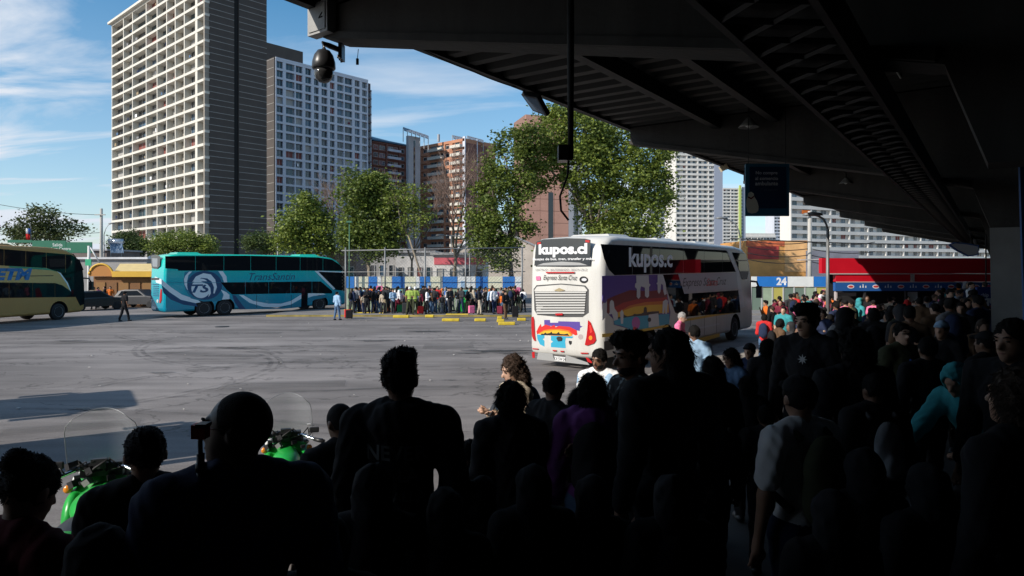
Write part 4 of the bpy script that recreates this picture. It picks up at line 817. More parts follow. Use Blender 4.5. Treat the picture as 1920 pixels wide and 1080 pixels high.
def wavy(x0, x1, z0, z1, m_, nm):
    v = []; n = 8
    for i in range(n + 1):
        for z in (z0, z1): v.append((x0 + (x1 - x0) * i / n, Zg - 0.1 + 0.08 * math.sin(i * 1.3), z - 0.06 * i / n))
    f = [(2 * i, 2 * i + 2, 2 * i + 3, 2 * i + 1) for i in range(n)]; o = MB().add(v, f).build(nm, m_, fl, True); mo = o.modifiers.new('t', 'SOLIDIFY'); mo.thickness = 0.01; return o
wavy(X(50, Zg), X(58, Zg), ZZ(449, Zg), ZZ(438, Zg), CL['red'], 'red_stripe'); wavy(X(50, Zg), X(54.5, Zg), ZZ(438, Zg), ZZ(428, Zg), CL['white'], 'white_stripe'); wavy(X(54.5, Zg), X(58, Zg), ZZ(438, Zg), ZZ(428, Zg), CL['blue'], 'blue_square')

# ---------------------------------------------------------------- trees
leafm = {}
def leaf_mat(name, c):
    if name in leafm: return leafm[name]
    m = bpy.data.materials.new('leaf_' + name); m.use_nodes = True; t = m.node_tree; t.nodes.clear()
    at = t.nodes.new('ShaderNodeAttribute'); at.attribute_name = 'tint'; cr = t.nodes.new('ShaderNodeValToRGB')
    cr.color_ramp.elements[0].color = (c[0] * 0.45, c[1] * 0.5, c[2] * 0.6, 1); cr.color_ramp.elements[1].color = (c[0] * 1.6, c[1] * 1.45, c[2] * 1.3, 1)
    t.links.new(at.outputs['Fac'], cr.inputs[0]); d = t.nodes.new('ShaderNodeBsdfPrincipled'); d.inputs['Roughness'].default_value = 0.55; d.inputs['Specular IOR Level'].default_value = 0.35
    tr = t.nodes.new('ShaderNodeBsdfTranslucent'); mx_ = t.nodes.new('ShaderNodeMixShader'); mx_.inputs[0].default_value = 0.28; o = t.nodes.new('ShaderNodeOutputMaterial')
    t.links.new(cr.outputs[0], d.inputs['Base Color']); t.links.new(cr.outputs[0], tr.inputs['Color']); t.links.new(d.outputs[0], mx_.inputs[1]); t.links.new(tr.outputs[0], mx_.inputs[2]); t.links.new(mx_.outputs[0], o.inputs[0])
    leafm[name] = m; return m
bark = mat('bark_pale', (0.22, 0.18, 0.13), 0.9, 0.35, 2.5, 0.5, 12); barkd = mat('bark_dark', (0.07, 0.055, 0.045), 0.9, 0.3, 2.5, 0.5, 12)
def tree(label, Z, base, blobs, n_leaf, col=('plane', (0.085, 0.125, 0.03)), size=0.30, trunk_r=0.22, bk=bark, fork=None, twigs=0, clumpk=1.0, grp='trees beyond the yard', basez=0.0, cat='tree', name='leafy_tree'):
    root = empty(name, (X(base, Z), Z, basez), 0, label, cat, grp); o = Vector(root.location); k = Z / F; rng = np.random.default_rng(int(base * 7 + Z))
    pts = []; cl = []
    vol = np.array([b[2] * b[3] for b in blobs], float); vol /= vol.sum(); dz = 0
    for bi, b in enumerate(blobs):
        c = unp(b[0], b[1], Z) - o; rx, rz_ = b[2] * k, b[3] * k; ry = (rx + rz_) / 2 * 0.9; c.y += rng.uniform(-0.5, 0.5) * ry * 0.6
        ncl = max(5, int(17 * clumpk * math.sqrt(rx * rz_) ** 1.2)); nl = int(n_leaf * vol[bi] / ncl)
        for q in range(ncl):
            d = rng.normal(size=3); d /= np.linalg.norm(d); rr = rng.uniform(0.45, 1.0) ** 0.6
            cc = np.array([c.x + d[0] * rx * rr, c.y + d[1] * ry * rr, c.z + d[2] * rz_ * rr]); cl.append(cc)
            sg_ = rng.uniform(0.28, 0.62) * size / 0.30
            p = cc + rng.normal(size=(nl, 3)) * np.array([sg_, sg_, sg_ * 0.7]); pts.append(np.c_[p, np.full(nl, rng.uniform(-0.24, 0.22))])
    P_ = np.concatenate(pts); n = len(P_); a = rng.normal(size=(n, 3)); a /= np.linalg.norm(a, axis=1)[:, None]; b_ = rng.normal(size=(n, 3)); b_ -= (a * b_).sum(1)[:, None] * a; b_ /= np.linalg.norm(b_, axis=1)[:, None]
    a[:, 2] *= 0.6; sz = size * rng.uniform(0.3, 1.25, n)[:, None] * 0.5; nn = np.cross(a, b_) * 0.25
    c = P_[:, :3]; V = np.stack([c - a * sz, c + b_ * sz * 0.6 + nn * sz, c + a * sz, c - b_ * sz * 0.6 + nn * sz], 1).reshape(-1, 3)
    me = bpy.data.meshes.new('crown'); me.vertices.add(4 * n); me.vertices.foreach_set('co', V.astype(np.float32).ravel()); me.loops.add(4 * n); me.loops.foreach_set('vertex_index', np.arange(4 * n, dtype=np.int32))
    me.polygons.add(n); me.polygons.foreach_set('loop_start', np.arange(0, 4 * n, 4, dtype=np.int32)); me.update(calc_edges=True)
    at = me.attributes.new('tint', 'FLOAT', 'FACE'); at.data.foreach_set('value', np.clip(rng.normal(0.40, 0.17, n) + P_[:, 3], 0, 1).astype(np.float32)); me.materials.append(leaf_mat(*col)); me.validate()
    link('crown', me, root)
    tm_ = MB(); fz = unp(*(fork or (base, blobs[0][1] + blobs[0][3] * 0.5)), Z) - o
    tm_.tube([(0, 0, 0), (fz.x * 0.3, 0, fz.z * 0.45), tuple(fz)], [trunk_r, trunk_r * 0.8, trunk_r * 0.65], 9); tm_.build('trunk', bk, root, True)
    lm = MB(); sel = rng.permutation(len(cl))[:min(len(cl), 34 + twigs)]
    bc = {}
    for bi, b in enumerate(blobs):
        c = unp(b[0], b[1], Z) - o; mid = (fz + c) / 2 + Vector(rng.normal(size=3)) * 0.25; bc[bi] = c; lm.tube([fz, mid, c], [trunk_r * 0.5, trunk_r * 0.36, trunk_r * 0.2], 7)
    for q in sel:
        cc = Vector(cl[q]); nb = min(bc.values(), key=lambda v: (v - cc).length); mid = nb.lerp(cc, 0.5) + Vector(rng.normal(size=3)) * 0.15; lm.tube([nb, mid, cc], [trunk_r * 0.2, trunk_r * 0.12, 0.015], 5)
    lm.build('limb', bk, root, True); return root
def bare_tree(label, Z, base, height_py, spread, seed, m_=None, r0=0.16, twm=None):
    rr = random.Random(seed); root = empty('bare_tree', (X(base, Z), Z, 0), 0, label, 'tree', 'trees beyond the yard'); H = ZZ(height_py, Z); tb = MB(); tw = MB()
    def grow(p, d, L, r_, dep):
        q = p + d * L; mid = p.lerp(q, 0.5) + Vector((rr.uniform(-1, 1), rr.uniform(-1, 1), 0)) * L * 0.06; (tb if dep < 2 else tw).tube([p, mid, q], [r_, r_ * 0.85, r_ * 0.68], 6 if dep < 3 else 4, cap=False)
        if dep >= 6: return
        for k in range(3 if dep > 0 else 4):
            nd = (d + Vector((rr.uniform(-1, 1), rr.uniform(-1, 1), rr.uniform(-0.25, 0.7))) * spread).normalized(); grow(q, nd, L * rr.uniform(0.58, 0.8), r_ * 0.58, dep + 1)
    grow(Vector((0, 0, 0)), Vector((0.03, 0, 1)), H * 0.36, r0, 0); tb.build('trunk', m_ or bark, root, True); tag(tw.build('twigs', twm or mat('twig_pinkgrey', (0.22, 0.15, 0.12), 0.9), root, True), kind='stuff'); return root
G1 = ('plane', (0.18, 0.24, 0.042)); G2 = ('dark', (0.075, 0.115, 0.03)); G3 = ('mid', (0.145, 0.20, 0.038))
tree('large plane tree nearest the centre with sky gaps left of the white pole', 56, 962, [(948, 292, 40, 42), (922, 350, 36, 44), (990, 262, 36, 34), (905, 402, 26, 34), (950, 425, 44, 38), (975, 345, 22, 36), (940, 472, 44, 28), (902, 452, 20, 24)], 19000, G3, 0.33, 0.26, barkd, (955, 470), clumpk=0.42)
tree('tallest plane tree with dense bright crown above the white coach', 58, 1120, [(1045, 238, 34, 44), (1098, 245, 54, 50), (1150, 270, 56, 46), (1095, 315, 58, 44), (1180, 330, 66, 52), (1225, 350, 40, 46), (1130, 390, 55, 48), (1190, 410, 55, 42), (1018, 306, 36, 48), (1240, 300, 28, 30), (1150, 440, 55, 22)], 48000, G1, 0.34, 0.30, bark, (1115, 440), clumpk=0.8)
tree('bushy green tree with a pale forked trunk behind the front of the teal coach', 57, 697, [(672, 362, 28, 40), (702, 362, 26, 32), (688, 410, 42, 38), (726, 420, 24, 38), (664, 440, 24, 28), (712, 458, 32, 26)], 22000, G3, 0.32, 0.22, bark, (690, 490), clumpk=0.9)
tree('sparse half bare tree with a thin crooked trunk left of the bare tree', 56, 800, [(745, 375, 26, 30), (780, 370, 24, 22), (790, 400, 20, 26), (765, 425, 22, 18)], 3600, G1, 0.24, 0.11, bark, (765, 440), 40, clumpk=0.9)
tree('smaller yellow green tree over the rear of the teal coach roof', 60, 583, [(575, 390, 26, 26), (560, 425, 36, 28), (600, 430, 30, 28), (545, 450, 26, 18), (590, 460, 42, 16)], 12000, G1, 0.32, 0.16, bark, (580, 470), clumpk=0.8)
tree('thin leaved round tree on the far left above the green road sign', 76, 92, [(60, 425, 40, 26), (100, 410, 38, 26), (40, 440, 26, 18), (128, 430, 28, 22), (90, 445, 52, 16)], 7500, ('olive', (0.075, 0.10, 0.03)), 0.34, 0.2, barkd, (90, 470), 20, clumpk=0.55)
tree('dark round tree at the foot of the left tower', 100, 243, [(240, 452, 30, 18), (262, 462, 22, 16), (222, 462, 16, 12)], 9000, G2, 0.36, 0.25, barkd, (243, 480))
tree('wide bright hedge like tree in front of the foot of the left tower', 88, 338, [(300, 458, 28, 14), (330, 450, 30, 16), (365, 452, 32, 16), (385, 462, 22, 14), (350, 466, 60, 12)], 14000, G1, 0.32, 0.2, bark, (340, 480))
tree('small dark tree at the foot of the brown end wall', 104, 490, [(488, 455, 28, 18), (510, 462, 18, 14)], 6000, G2, 0.36, 0.2, barkd, (490, 478))
bare_tree('bare pale tree with reddish twigs in front of the orange block', 58, 852, 330, 0.42, 3, r0=0.2)
bare_tree('bare twiggy tree in front of the white grid tower', 60, 632, 360, 0.5, 5, r0=0.13)
bare_tree('bare tree fork standing between the brick blocks and the bushy tree', 59, 770, 345, 0.40, 11, r0=0.13)
bare_tree('leaning bare tree at the right edge of the orange block', 60, 893, 340, 0.45, 21, r0=0.12)
# ---------------------------------------------------------------- canopy
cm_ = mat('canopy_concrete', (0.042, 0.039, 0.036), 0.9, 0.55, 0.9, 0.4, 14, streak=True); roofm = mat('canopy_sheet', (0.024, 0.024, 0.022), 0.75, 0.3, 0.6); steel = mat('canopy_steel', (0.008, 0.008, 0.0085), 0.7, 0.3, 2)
cano = empty('canopy', (0, 0, 0), 0, 'long dark platform canopy with tapered concrete beams and corrugated roof', 'canopy')
BT = [-19.0, -10.8, -2.7, 5.38, 13.5, 21.6, 29.8, 37.9, 46.1, 54.2]
zr = 6.07; A0 = -6.3
prof = [(0, zr), (0, 5.72), (4.7, 4.72), (6.05, 4.38), (6.28, 3.72), (6.70, 3.72), (6.95, 4.38), (9.5, 4.75), (16, 5.2), (16, zr)]
Mb = lambda t: Matrix(((NV.x, 0, DV.x, AT(A0, t - 0.16).x), (NV.y, 0, DV.y, AT(A0, t - 0.16).y), (0, 1, 0, 0), (0, 0, 0, 1)))
def fixn(o):
    bm = bmesh.new(); bm.from_mesh(o.data); bmesh.ops.recalc_face_normals(bm, faces=bm.faces); bm.to_mesh(o.data); bm.free(); return o
for t in BT:
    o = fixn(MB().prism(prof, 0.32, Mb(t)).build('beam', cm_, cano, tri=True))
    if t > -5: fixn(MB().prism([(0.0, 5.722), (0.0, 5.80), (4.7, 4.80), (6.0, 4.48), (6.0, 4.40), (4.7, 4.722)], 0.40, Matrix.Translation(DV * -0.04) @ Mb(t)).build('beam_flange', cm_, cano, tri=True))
    a_ = A0 + 6.49
    if abs(t - 5.38) < 0.1: continue      # every other beam near the camera stands clear of a column
    for (z0, z1, w0, w1) in ((0.1, 3.719, 0.33, 0.44),):
        p = AT(a_, t); q = []
        for z, w in ((z0, w0), (z1, w1)):
            for sx, sy in ((-1, -1), (1, -1), (1, 1), (-1, 1)): q.append(p + NV * sx * w / 2 + DV * sy * w / 2 + Vector((0, 0, z)))
        fixn(MB().add(q, [(0, 3, 2, 1), (4, 5, 6, 7), (0, 1, 5, 4), (1, 2, 6, 5), (2, 3, 7, 6), (3, 0, 4, 7)]).build('column', mat('column_concrete', (0.26, 0.255, 0.25), 0.85, 0.2, 1.2), cano))
for i in range(len(BT) - 1):     # corrugated sheets between beams, ridges across the canopy
    t0, t1 = BT[i] + 0.17, BT[i + 1] - 0.17; n = 17; pr = []; per = (t1 - t0) / n
    for k in range(n): b = t0 + k * per; pr += [(b, 0), (b + per * 0.35, 0), (b + per * 0.5, 0.09), (b + per * 0.85, 0.09)]
    pr.append((t1, 0))
    for (s0, s1) in ((-6.3, -1.5), (-1.48, 3.2), (3.22, 9.7)):
        v = []
        for (t, z) in pr:
            for a_ in (s0, s1): p = AT(a_, t, zr + 0.02 + z); v.append(p)
        nn_ = len(pr); v += [x + Vector((0, 0, 0.03)) for x in v[:2 * nn_]]
        f = [(2 * k, 2 * k + 2, 2 * k + 3, 2 * k + 1) for k in range(nn_ - 1)] + [(2 * nn_ + 2 * k, 2 * nn_ + 2 * k + 1, 2 * nn_ + 2 * k + 3, 2 * nn_ + 2 * k + 2) for k in range(nn_ - 1)] + [(2 * k, 2 * nn_ + 2 * k, 2 * nn_ + 2 * k + 2, 2 * k + 2) for k in range(nn_ - 1)]
        MB().add(v, f).build('roof_sheet', roofm, cano)
Lr = BT[-1] - BT[0]
MB().obox(AT(-6.42, BT[0], zr - 0.03), NV, DV, (0, 0, 1), 0.118, Lr, 0.27).build('edge_girder', steel, cano)
for a_ in (-4.5, -3.4, -2.2, 0.6, 2.4, 4.4, 7.0):
    for i in range(len(BT) - 1):
        MB().obox(AT(a_, BT[i] + 0.18, zr - 0.24), NV, DV, (0, 0, 1), 0.14, BT[i + 1] - BT[i] - 0.36, 0.25).build('purlin', steel, cano)
# opaque weather skin above the sheets
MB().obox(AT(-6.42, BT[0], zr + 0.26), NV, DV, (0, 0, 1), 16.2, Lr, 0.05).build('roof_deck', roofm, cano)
# perforated cable tray under the beams
tr = empty('cable_tray', (0, 0, 0), 0, 'long perforated steel cable tray slung under the canopy beams', 'cable tray')
for (a_, z0) in ((-1.20, 4.34), (-0.72, 4.34)): MB().obox(AT(a_, -6, z0), NV, DV, (0, 0, 1), 0.04, 62, 0.24).build('side_rail', steel, tr)
m = MB()
for k in range(150):
    t = -4 + k * 0.36; p = AT(-1.16, t, 4.36); q = AT(-0.72, t + 0.36, 4.36); m.tube([p, q], 0.018, 4, cap=False); p = AT(-1.16, t + 0.36, 4.36); q = AT(-0.72, t, 4.36); m.tube([p, q], 0.018, 4, cap=False)
MB().obox(AT(-1.158, -5.9, 4.40), NV, DV, (0, 0, 1), 0.436, 61, 0.02).build('tray_plate', steel, tr)
tag(m.build('lattice', mat('lattice_grey', (0.03, 0.03, 0.03), 0.6), tr), kind='stuff')
for t in BT[2:]: MB().obox(AT(-0.95, t + 0.18, 4.5), NV, DV, (0, 0, 1), 0.03, 0.03, 0.35).build('hanger', steel, tr)
# unseen walls and roof added to block the sun and darken the canopy
tb = empty('sun_block_walls', (0, 0, 0), 0, 'unseen dark walls and roof added to keep sun off the platform', 'building')
tw_ = mat('sun_block_wall', (0.02, 0.02, 0.02), 0.9, 0.3, 0.8)
MB().box(-9, -8, -14, 1.2, 0, 8.5).build('wall', tw_, tb); MB().box(-8, 24, -14.4, -14, 0, 8.5).build('wall', tw_, tb)
MB().obox(AT(9.8, -14, 0), NV, DV, (0, 0, 1), 0.4, 70, 6.0).build('wall', tw_, tb); MB().box(-9, 24, -14.39, -8.2, 8.51, 8.8).build('roof', tw_, tb)
# things hung from the canopy
Mz = Matrix.Identity(4)
jb = empty('junction_box', (0, 0, 0), 0, 'grey steel box on the end of the nearest canopy beam', 'box'); p = AT(A0 - 0.15, 5.38 - 0.3, 5.74)
MB().obox(p, NV, DV, (0, 0, 1), 0.34, 0.13, 0.36).build('casing', mat('box_grey', (0.33, 0.33, 0.32), 0.6, 0.2, 3), jb); MB().obox(p - DV * 0.012 + NV * 0.03 + Vector((0, 0, .03)), NV, DV, (0, 0, 1), 0.28, 0.011, 0.30).build('lid', mat('box_grey2', (0.28, 0.28, 0.27), 0.6, 0.25, 5), jb)
cc = empty('surveillance_camera', (0, 0, 0), 0, 'black dome surveillance camera on a bracket at the end of the nearest beam', 'camera')
D0 = unp(607, 122, 7.7); pl = mat('camera_black', (0.02, 0.02, 0.021), 0.38)
MB().lathe([(0.02, 0.175), (0.07, 0.16), (0.105, 0.11), (0.128, 0.03), (0.131, -0.035), (0.118, -0.05), (0.112, -0.05)], 28, 0, Matrix.Translation(D0)).build('housing', pl, cc, True)
MB().lathe([(0.108, -0.051), (0.107, -0.10), (0.09, -0.155), (0.055, -0.19), (0.005, -0.205)], 28, 0, Matrix.Translation(D0)).build('dome', mat('camera_dome', (0.035, 0.035, 0.035), 0.12, spec=0.8), cc, True)
MB().tube([D0 + Vector((0, 0, 0.165)), D0 + Vector((0, 0, 0.24)), unp(618, 86, 7.75), unp(640, 95, 7.85)], [0.035, 0.035, 0.032, 0.03], 10).build('bracket', pl, cc, True)
MB().box(unp(636, 0, 7.85).x, unp(643, 0, 7.85).x, 7.8, 7.95, ZZ(112, 7.85), ZZ(82, 7.85)).build('wall_plate', pl, cc)
for k in range(3): MB().tube([unp(634 + 3 * k, 103 + 4 * k, 7.75), unp(634 + 3 * k, 109 + 4 * k, 7.75)], 0.012, 6).build('bolt', galv, cc, True)
cable([unp(672, 92, 7.8), unp(670, 112, 7.8)], 0.004, 'short thin cord with a plug hanging right of the dome camera', 'cords hanging from the canopy')
tag(MB().tube([unp(670, 110, 7.8), unp(670, 121, 7.8)], 0.017, 7).build('plug', wire, None, True), 'small black plug dangling right of the dome camera', 'plug')
cable([unp(604, 22, 7.0), unp(597, 34, 7.0), unp(605, 30, 7.0)], 0.006, 'frayed wire end sticking out of the canopy edge above the dome camera', 'cords hanging from the canopy')
cable([unp(790, 91, 9.0), unp(885, 133, 10), unp(982, 168, 11.4), unp(1012, 176, 11.6)], 0.010, 'black cable sagging along the canopy edge to the floodlight', 'cords hanging from the canopy', 0.02)
fld = empty('floodlight', (0, 0, 0), 0, 'black square floodlight hanging from the canopy edge left of the hanging pole', 'floodlight', 'floodlights on the canopy edge')
q = [unp(977, 177, 11.4), unp(1007, 183, 11.2), unp(1026, 218, 11.3), unp(999, 208, 11.5)]; nrm = (q[1] - q[0]).cross(q[3] - q[0]).normalized() * 0.09
fixn(MB().add(q + [v + nrm for v in q], [(0, 1, 2, 3), (4, 7, 6, 5), (0, 4, 5, 1), (1, 5, 6, 2), (2, 6, 7, 3), (3, 7, 4, 0)]).build('body', pl, fld))
gq = [sum(q, Vector()) / 4 + (v - sum(q, Vector()) / 4) * 0.82 - nrm * 0.04 for v in q]; MB().add(gq + [v + nrm * 0.02 for v in gq], [(0, 1, 2, 3), (4, 7, 6, 5), (0, 4, 5, 1), (1, 5, 6, 2), (2, 6, 7, 3), (3, 7, 4, 0)]).build('glass', GL[2], fld)
MB().tube([unp(1011, 178, 11.5), unp(1013, 200, 11.3)], 0.03, 6).build('bracket', pl, fld); MB().tube([unp(984, 165, 11.5), unp(980, 178, 11.4)], 0.02, 6).build('bracket', pl, fld)
fl2 = empty('floodlight', (0, 0, 0), 0, 'small pale floodlight on the canopy edge above the distant towers', 'floodlight', 'floodlights on the canopy edge')
MB().obox(unp(1354, 322, 19.6), Vector((0.8, 0, 0.42)).normalized(), (0, 1, 0), Vector((-0.42, 0, 0.8)).normalized(), 0.22, 0.12, 0.16).build('body', mat('lamp_cream', (0.62, 0.52, 0.36), 0.5), fl2); MB().tube([unp(1362, 318, 19.7), unp(1372, 300, 19.7)], 0.02, 6).build('bracket', steel, fl2)
hp = empty('hanging_pole', (0, 0, 0), 0, 'black pole hanging from the canopy with a loudspeaker box at its foot', 'pole'); Zp = 5.4
MB().tube([unp(1070, -60, Zp), unp(1070, 100, Zp), unp(1070, 300, Zp)], [0.028, 0.028, 0.022], 10).build('pole', steel, hp, True)
MB().box(X(1046, Zp), X(1066, Zp), Zp - 0.08, Zp + 0.06, ZZ(303, Zp), ZZ(274, Zp)).build('speaker_box', pl, hp); MB().box(X(1048, Zp), X(1064, Zp), Zp - 0.09, Zp - 0.081, ZZ(300, Zp), ZZ(277, Zp)).build('grille', steel, hp)
cable([unp(1066, 300, Zp), unp(1064, 330, Zp), unp(1050, 368, Zp), unp(1052, 395, Zp), unp(1066, 413, Zp)], 0.009, 'loose cable dangling from the loudspeaker in front of the trees', 'cords hanging from the canopy')
def bell(label, px, py, Z, r_):
    L = empty('pendant_lamp', unp(px, py, Z), 0, label, 'lamp', 'pendant lamps under the canopy')
    MB().lathe([(0.03, r_ * 0.95), (r_ * 0.35, r_ * 0.75), (r_ * 0.62, r_ * 0.4), (r_, 0), (r_ * 0.97, -0.01), (r_ * 0.55, r_ * 0.35)], 20).build('shade', mat('lamp_shade_grey', (0.22, 0.22, 0.21), 0.45), L, True)
    MB().lathe([(0.01, r_ * 0.5), (r_ * 0.3, r_ * 0.3), (r_ * 0.34, r_ * 0.1), (0.01, -0.02)], 12).build('bulb', mat('bulb_off', (0.6, 0.6, 0.58), 0.3), L, True)
    MB().tube([(0, 0, r_ * 0.9), (0, 0, zr - L.location.z)], 0.012, 6).build('rod', steel, L)
bell('nearer bell shaped pendant lamp above the nearest hanging sign', 1404, 238, 12.8, 0.19)
bell('farther pendant lamp under the canopy right of the hanging sign', 1586, 344, 19.5, 0.18)
tb1 = empty('tube_light', (0, 0, 0), 0, 'slim fluorescent tube fitting on the underside of the canopy', 'lamp'); MB().tube([unp(1659, 96, 8.6), unp(1689, 146, 9.8)], 0.014, 7).build('tube', mat('tube_glass', (0.75, 0.76, 0.74), 0.3), tb1, True); MB().tube([unp(1658, 92, 8.6), unp(1690, 143, 9.8)], 0.02, 6).build('fitting', steel, tb1)
# hanging sign
Zq = 12.6; hsn = empty('hanging_sign', (0, 0, 0), 0, 'dark teal hanging sign about street vendors with a pale vase shape', 'sign'); x0, x1 = X(1398, Zq), X(1480, Zq); z0, z1 = ZZ(405, Zq), ZZ(307, Zq)
MB().box(x0, x1, Zq, Zq + 0.05, z0, z1).build('panel', mat('sign_teal', (0.012, 0.10, 0.17), 0.45), hsn)
MB().box(x0 + 0.07, x1 - 0.06, Zq - 0.006, Zq - 0.001, z0 + 0.14, z1 - 0.06).build('dark_field', mat('sign_navy', (0.008, 0.02, 0.06), 0.45), hsn)
pw = mat('sign_text_grey', (0.42, 0.42, 0.44), 0.6)
for tx, py, w_ in (('No compre', 325, 0.40), ('al comercio', 334.5, 0.42), ('ambulante', 344, 0.42)):
    text('sign_print', tx, FACE((1, 0, 0), (0, 0, 1), (X(1437, Zq), Zq - 0.007, ZZ(py, Zq))), w_, pw, hsn, bold=0.02)
text('sign_print', '¡Y su apoyo!', FACE((1, 0, 0), (0, 0, 1), (X(1441, Zq), Zq - 0.007, ZZ(356, Zq))), 0.32, mat('sign_text_dim', (0.08, 0.09, 0.12), 0.6), hsn)
vp = [(1398.8, 385), (1399.5, 376), (1402, 368), (1403, 362), (1408, 359.5), (1413, 363), (1414, 369), (1419, 377), (1422, 387), (1421.5, 395), (1417, 399), (1409, 400.5), (1402, 398)]
MB().prism([(X(a, Zq), ZZ(b, Zq)) for a, b in vp], 0.004, Matrix(((1, 0, 0, 0), (0, 0, -1, Zq - 0.007), (0, 1, 0, 0), (0, 0, 0, 1)))).build('vase_print', mat('print_cream', (0.50, 0.48, 0.40), 0.6), hsn, tri=True)
MB().prism([(X(a, Zq), ZZ(b, Zq)) for a, b in ((1402, 368), (1408, 371), (1414, 366), (1413, 370), (1408, 374), (1402, 371))], 0.003, Matrix(((1, 0, 0, 0), (0, 0, -1, Zq - 0.012), (0, 1, 0, 0), (0, 0, 0, 1)))).build('band_print', CL['dark red'], hsn, tri=True)
for px in (1404, 1474): MB().tube([(X(px, Zq), Zq + 0.025, z1), (X(px, Zq), Zq + 0.025, z1 + 1.6)], 0.008, 5).build('hanger_wire', steel, hsn)
# blue banner on the right hand column
bn = empty('banner', (0, 0, 0), 0, 'tall narrow dark blue banner fixed to the column at the right edge', 'banner'); Zb = 8.3
v = [unp(1905, 128, Zb), unp(1935, 128, Zb), unp(1935, 600, Zb), unp(1921, 600, Zb), unp(1912, 300, Zb)]; MB().add(v + [p + Vector((0, .03, 0)) for p in v], [(0, 1, 2, 3, 4), (9, 8, 7, 6, 5), (0, 4, 9, 5), (4, 3, 8, 9), (3, 2, 7, 8), (2, 1, 6, 7), (1, 0, 5, 6)]).build('cloth', mat('banner_blue', (0.01, 0.07, 0.22), 0.6), bn)
MB().tube([unp(1903, 126, Zb), unp(1940, 126, Zb)], 0.015, 6).build('rod', steel, bn)

# ---------------------------------------------------------------- red kiosk row under the canopy
Zr = 30.0; kr = empty('kiosk', (0, 0, 0), 0, 'long kiosk with a red fascia and a blue logo strip under the canopy', 'kiosk'); xr = lambda px: X(px, Zr); zr_ = lambda py: ZZ(py, Zr)
red = mat('fascia_red', (0.55, 0.006, 0.02), 0.45, 0.06, 1.5); frm = mat('fascia_frame', (0.5, 0.45, 0.45), 0.5); dk = mat('kiosk_inside', (0.012, 0.012, 0.014), 0.9); bl2 = mat('strip_blue', (0.02, 0.10, 0.33), 0.5, 0.05, 2)
MB().box(xr(1541), xr(1872), Zr, Zr + 0.3, zr_(512.5), zr_(484)).build('fascia', red, kr)
for a, b in ((1568, 1707), (1715, 1872)):
    MB().box(xr(a), xr(b), Zr + 0.02, Zr + 0.3, zr_(528), zr_(514.5)).build('fascia', red, kr)
MB().box(xr(1555), xr(1872), Zr - 0.03, Zr + 0.02, zr_(514.4), zr_(512.6)).build('trim', frm, kr); MB().box(xr(1568), xr(1872), Zr - 0.02, Zr + 0.03, zr_(529.6), zr_(528.1)).build('trim', frm, kr)
for p in (1708.5, 1713): MB().box(xr(p), xr(p + 1.2), Zr - 0.025, Zr + 0.25, zr_(528), zr_(514.5)).build('trim', frm, kr)
MB().box(xr(1566), xr(1872), Zr - 0.01, Zr + 0.2, zr_(545.5), zr_(529.8)).build('logo_strip', bl2, kr)
pwht = mat('print_white', (0.75, 0.75, 0.75)); prd = mat('print_red', (0.55, 0.05, 0.05), 0.5)
for i in range(7):
    px = 1595 + i * 47; c = (xr(px), zr_(537.3)); Mf = Matrix(((1, 0, 0, 0), (0, 0, -1, Zr - 0.011), (0, 1, 0, 0), (0, 0, 0, 1)))
    MB().prism(ellipse(c[0], c[1], 0.15, 0.085, 18), 0.003, Mf).build('oval_print', pwht, kr); MB().prism(ellipse(c[0], c[1], 0.115, 0.05, 16), 0.003, Matrix.Translation((0, -0.004, 0)) @ Mf).build('oval_print', prd, kr)
    px += 23
    if px < 1860:
        for dx_, h_ in ((-0.12, 0.09), (0, 0.16), (0.12, 0.09)): MB().prism([(xr(px) + dx_ - 0.03, zr_(537.3) - 0.05), (xr(px) + dx_ + 0.03, zr_(537.3) - 0.05), (xr(px) + dx_ + 0.015, zr_(537.3) - 0.05 + h_), (xr(px) + dx_ - 0.015, zr_(537.3) - 0.05 + h_)], 0.003, Mf).build('crown_print', pwht, kr)
MB().box(15.6, xr(1890), Zr + 3.6, Zr + 3.8, 0.3, 3.5).build('back_wall', dk, kr); MB().box(xr(1562), xr(1872), Zr + 0.31, Zr + 3.8, zr_(486), zr_(484.3)).build('roof', mat('zinc_roof', (0, 0, 0)), kr)
MB().box(xr(1622), xr(1872), Zr + 0.3, Zr + 0.9, 0.4, 1.35).build('counter', mat('counter_dark', (0.05, 0.04, 0.04), 0.6), kr)
for p in (1568, 1622, 1700, 1780, 1860): MB().box(xr(p), xr(p + 3), Zr + 0.05, Zr + 0.2, 0.2, zr_(545.6)).build('post', frm if p == 1568 else dk, kr)
MB().box(xr(1707), xr(1728), Zr + 0.31, Zr + 0.36, zr_(566), zr_(548)).build('poster', mat('poster_pale', (0.45, 0.5, 0.52), 0.6), kr)
MB().box(xr(1571), xr(1612), Zr + 0.31, Zr + 0.36, zr_(556), zr_(549)).build('shelf', mat('counter_grey', (0.35, 0.33, 0.3), 0.6), kr)
cs = empty('shop_sign', (0, 0, 0), 0, 'dark blue sign reading Chip aquí beside the right column', 'sign'); Zc_ = 20.0
MB().box(X(1832, Zc_), X(1874, Zc_), Zc_, Zc_ + 0.08, ZZ(573, Zc_), ZZ(538, Zc_)).build('panel', mat('sign_navy2', (0.01, 0.03, 0.16), 0.5), cs)
text('sign_print', 'chip', FACE((1, 0, 0), (0, 0, 1), (X(1846, Zc_), Zc_ - 0.002, ZZ(554, Zc_))), 0.24, mat('sign_text_pale', (0.5, 0.53, 0.6), 0.6), cs, bold=0.03); text('sign_print', 'aquí', FACE((1, 0, 0), (0, 0, 1), (X(1853, Zc_), Zc_ - 0.002, ZZ(564.5, Zc_))), 0.52, mat('sign_text_pale', (0, 0, 0)), cs, bold=0.04)
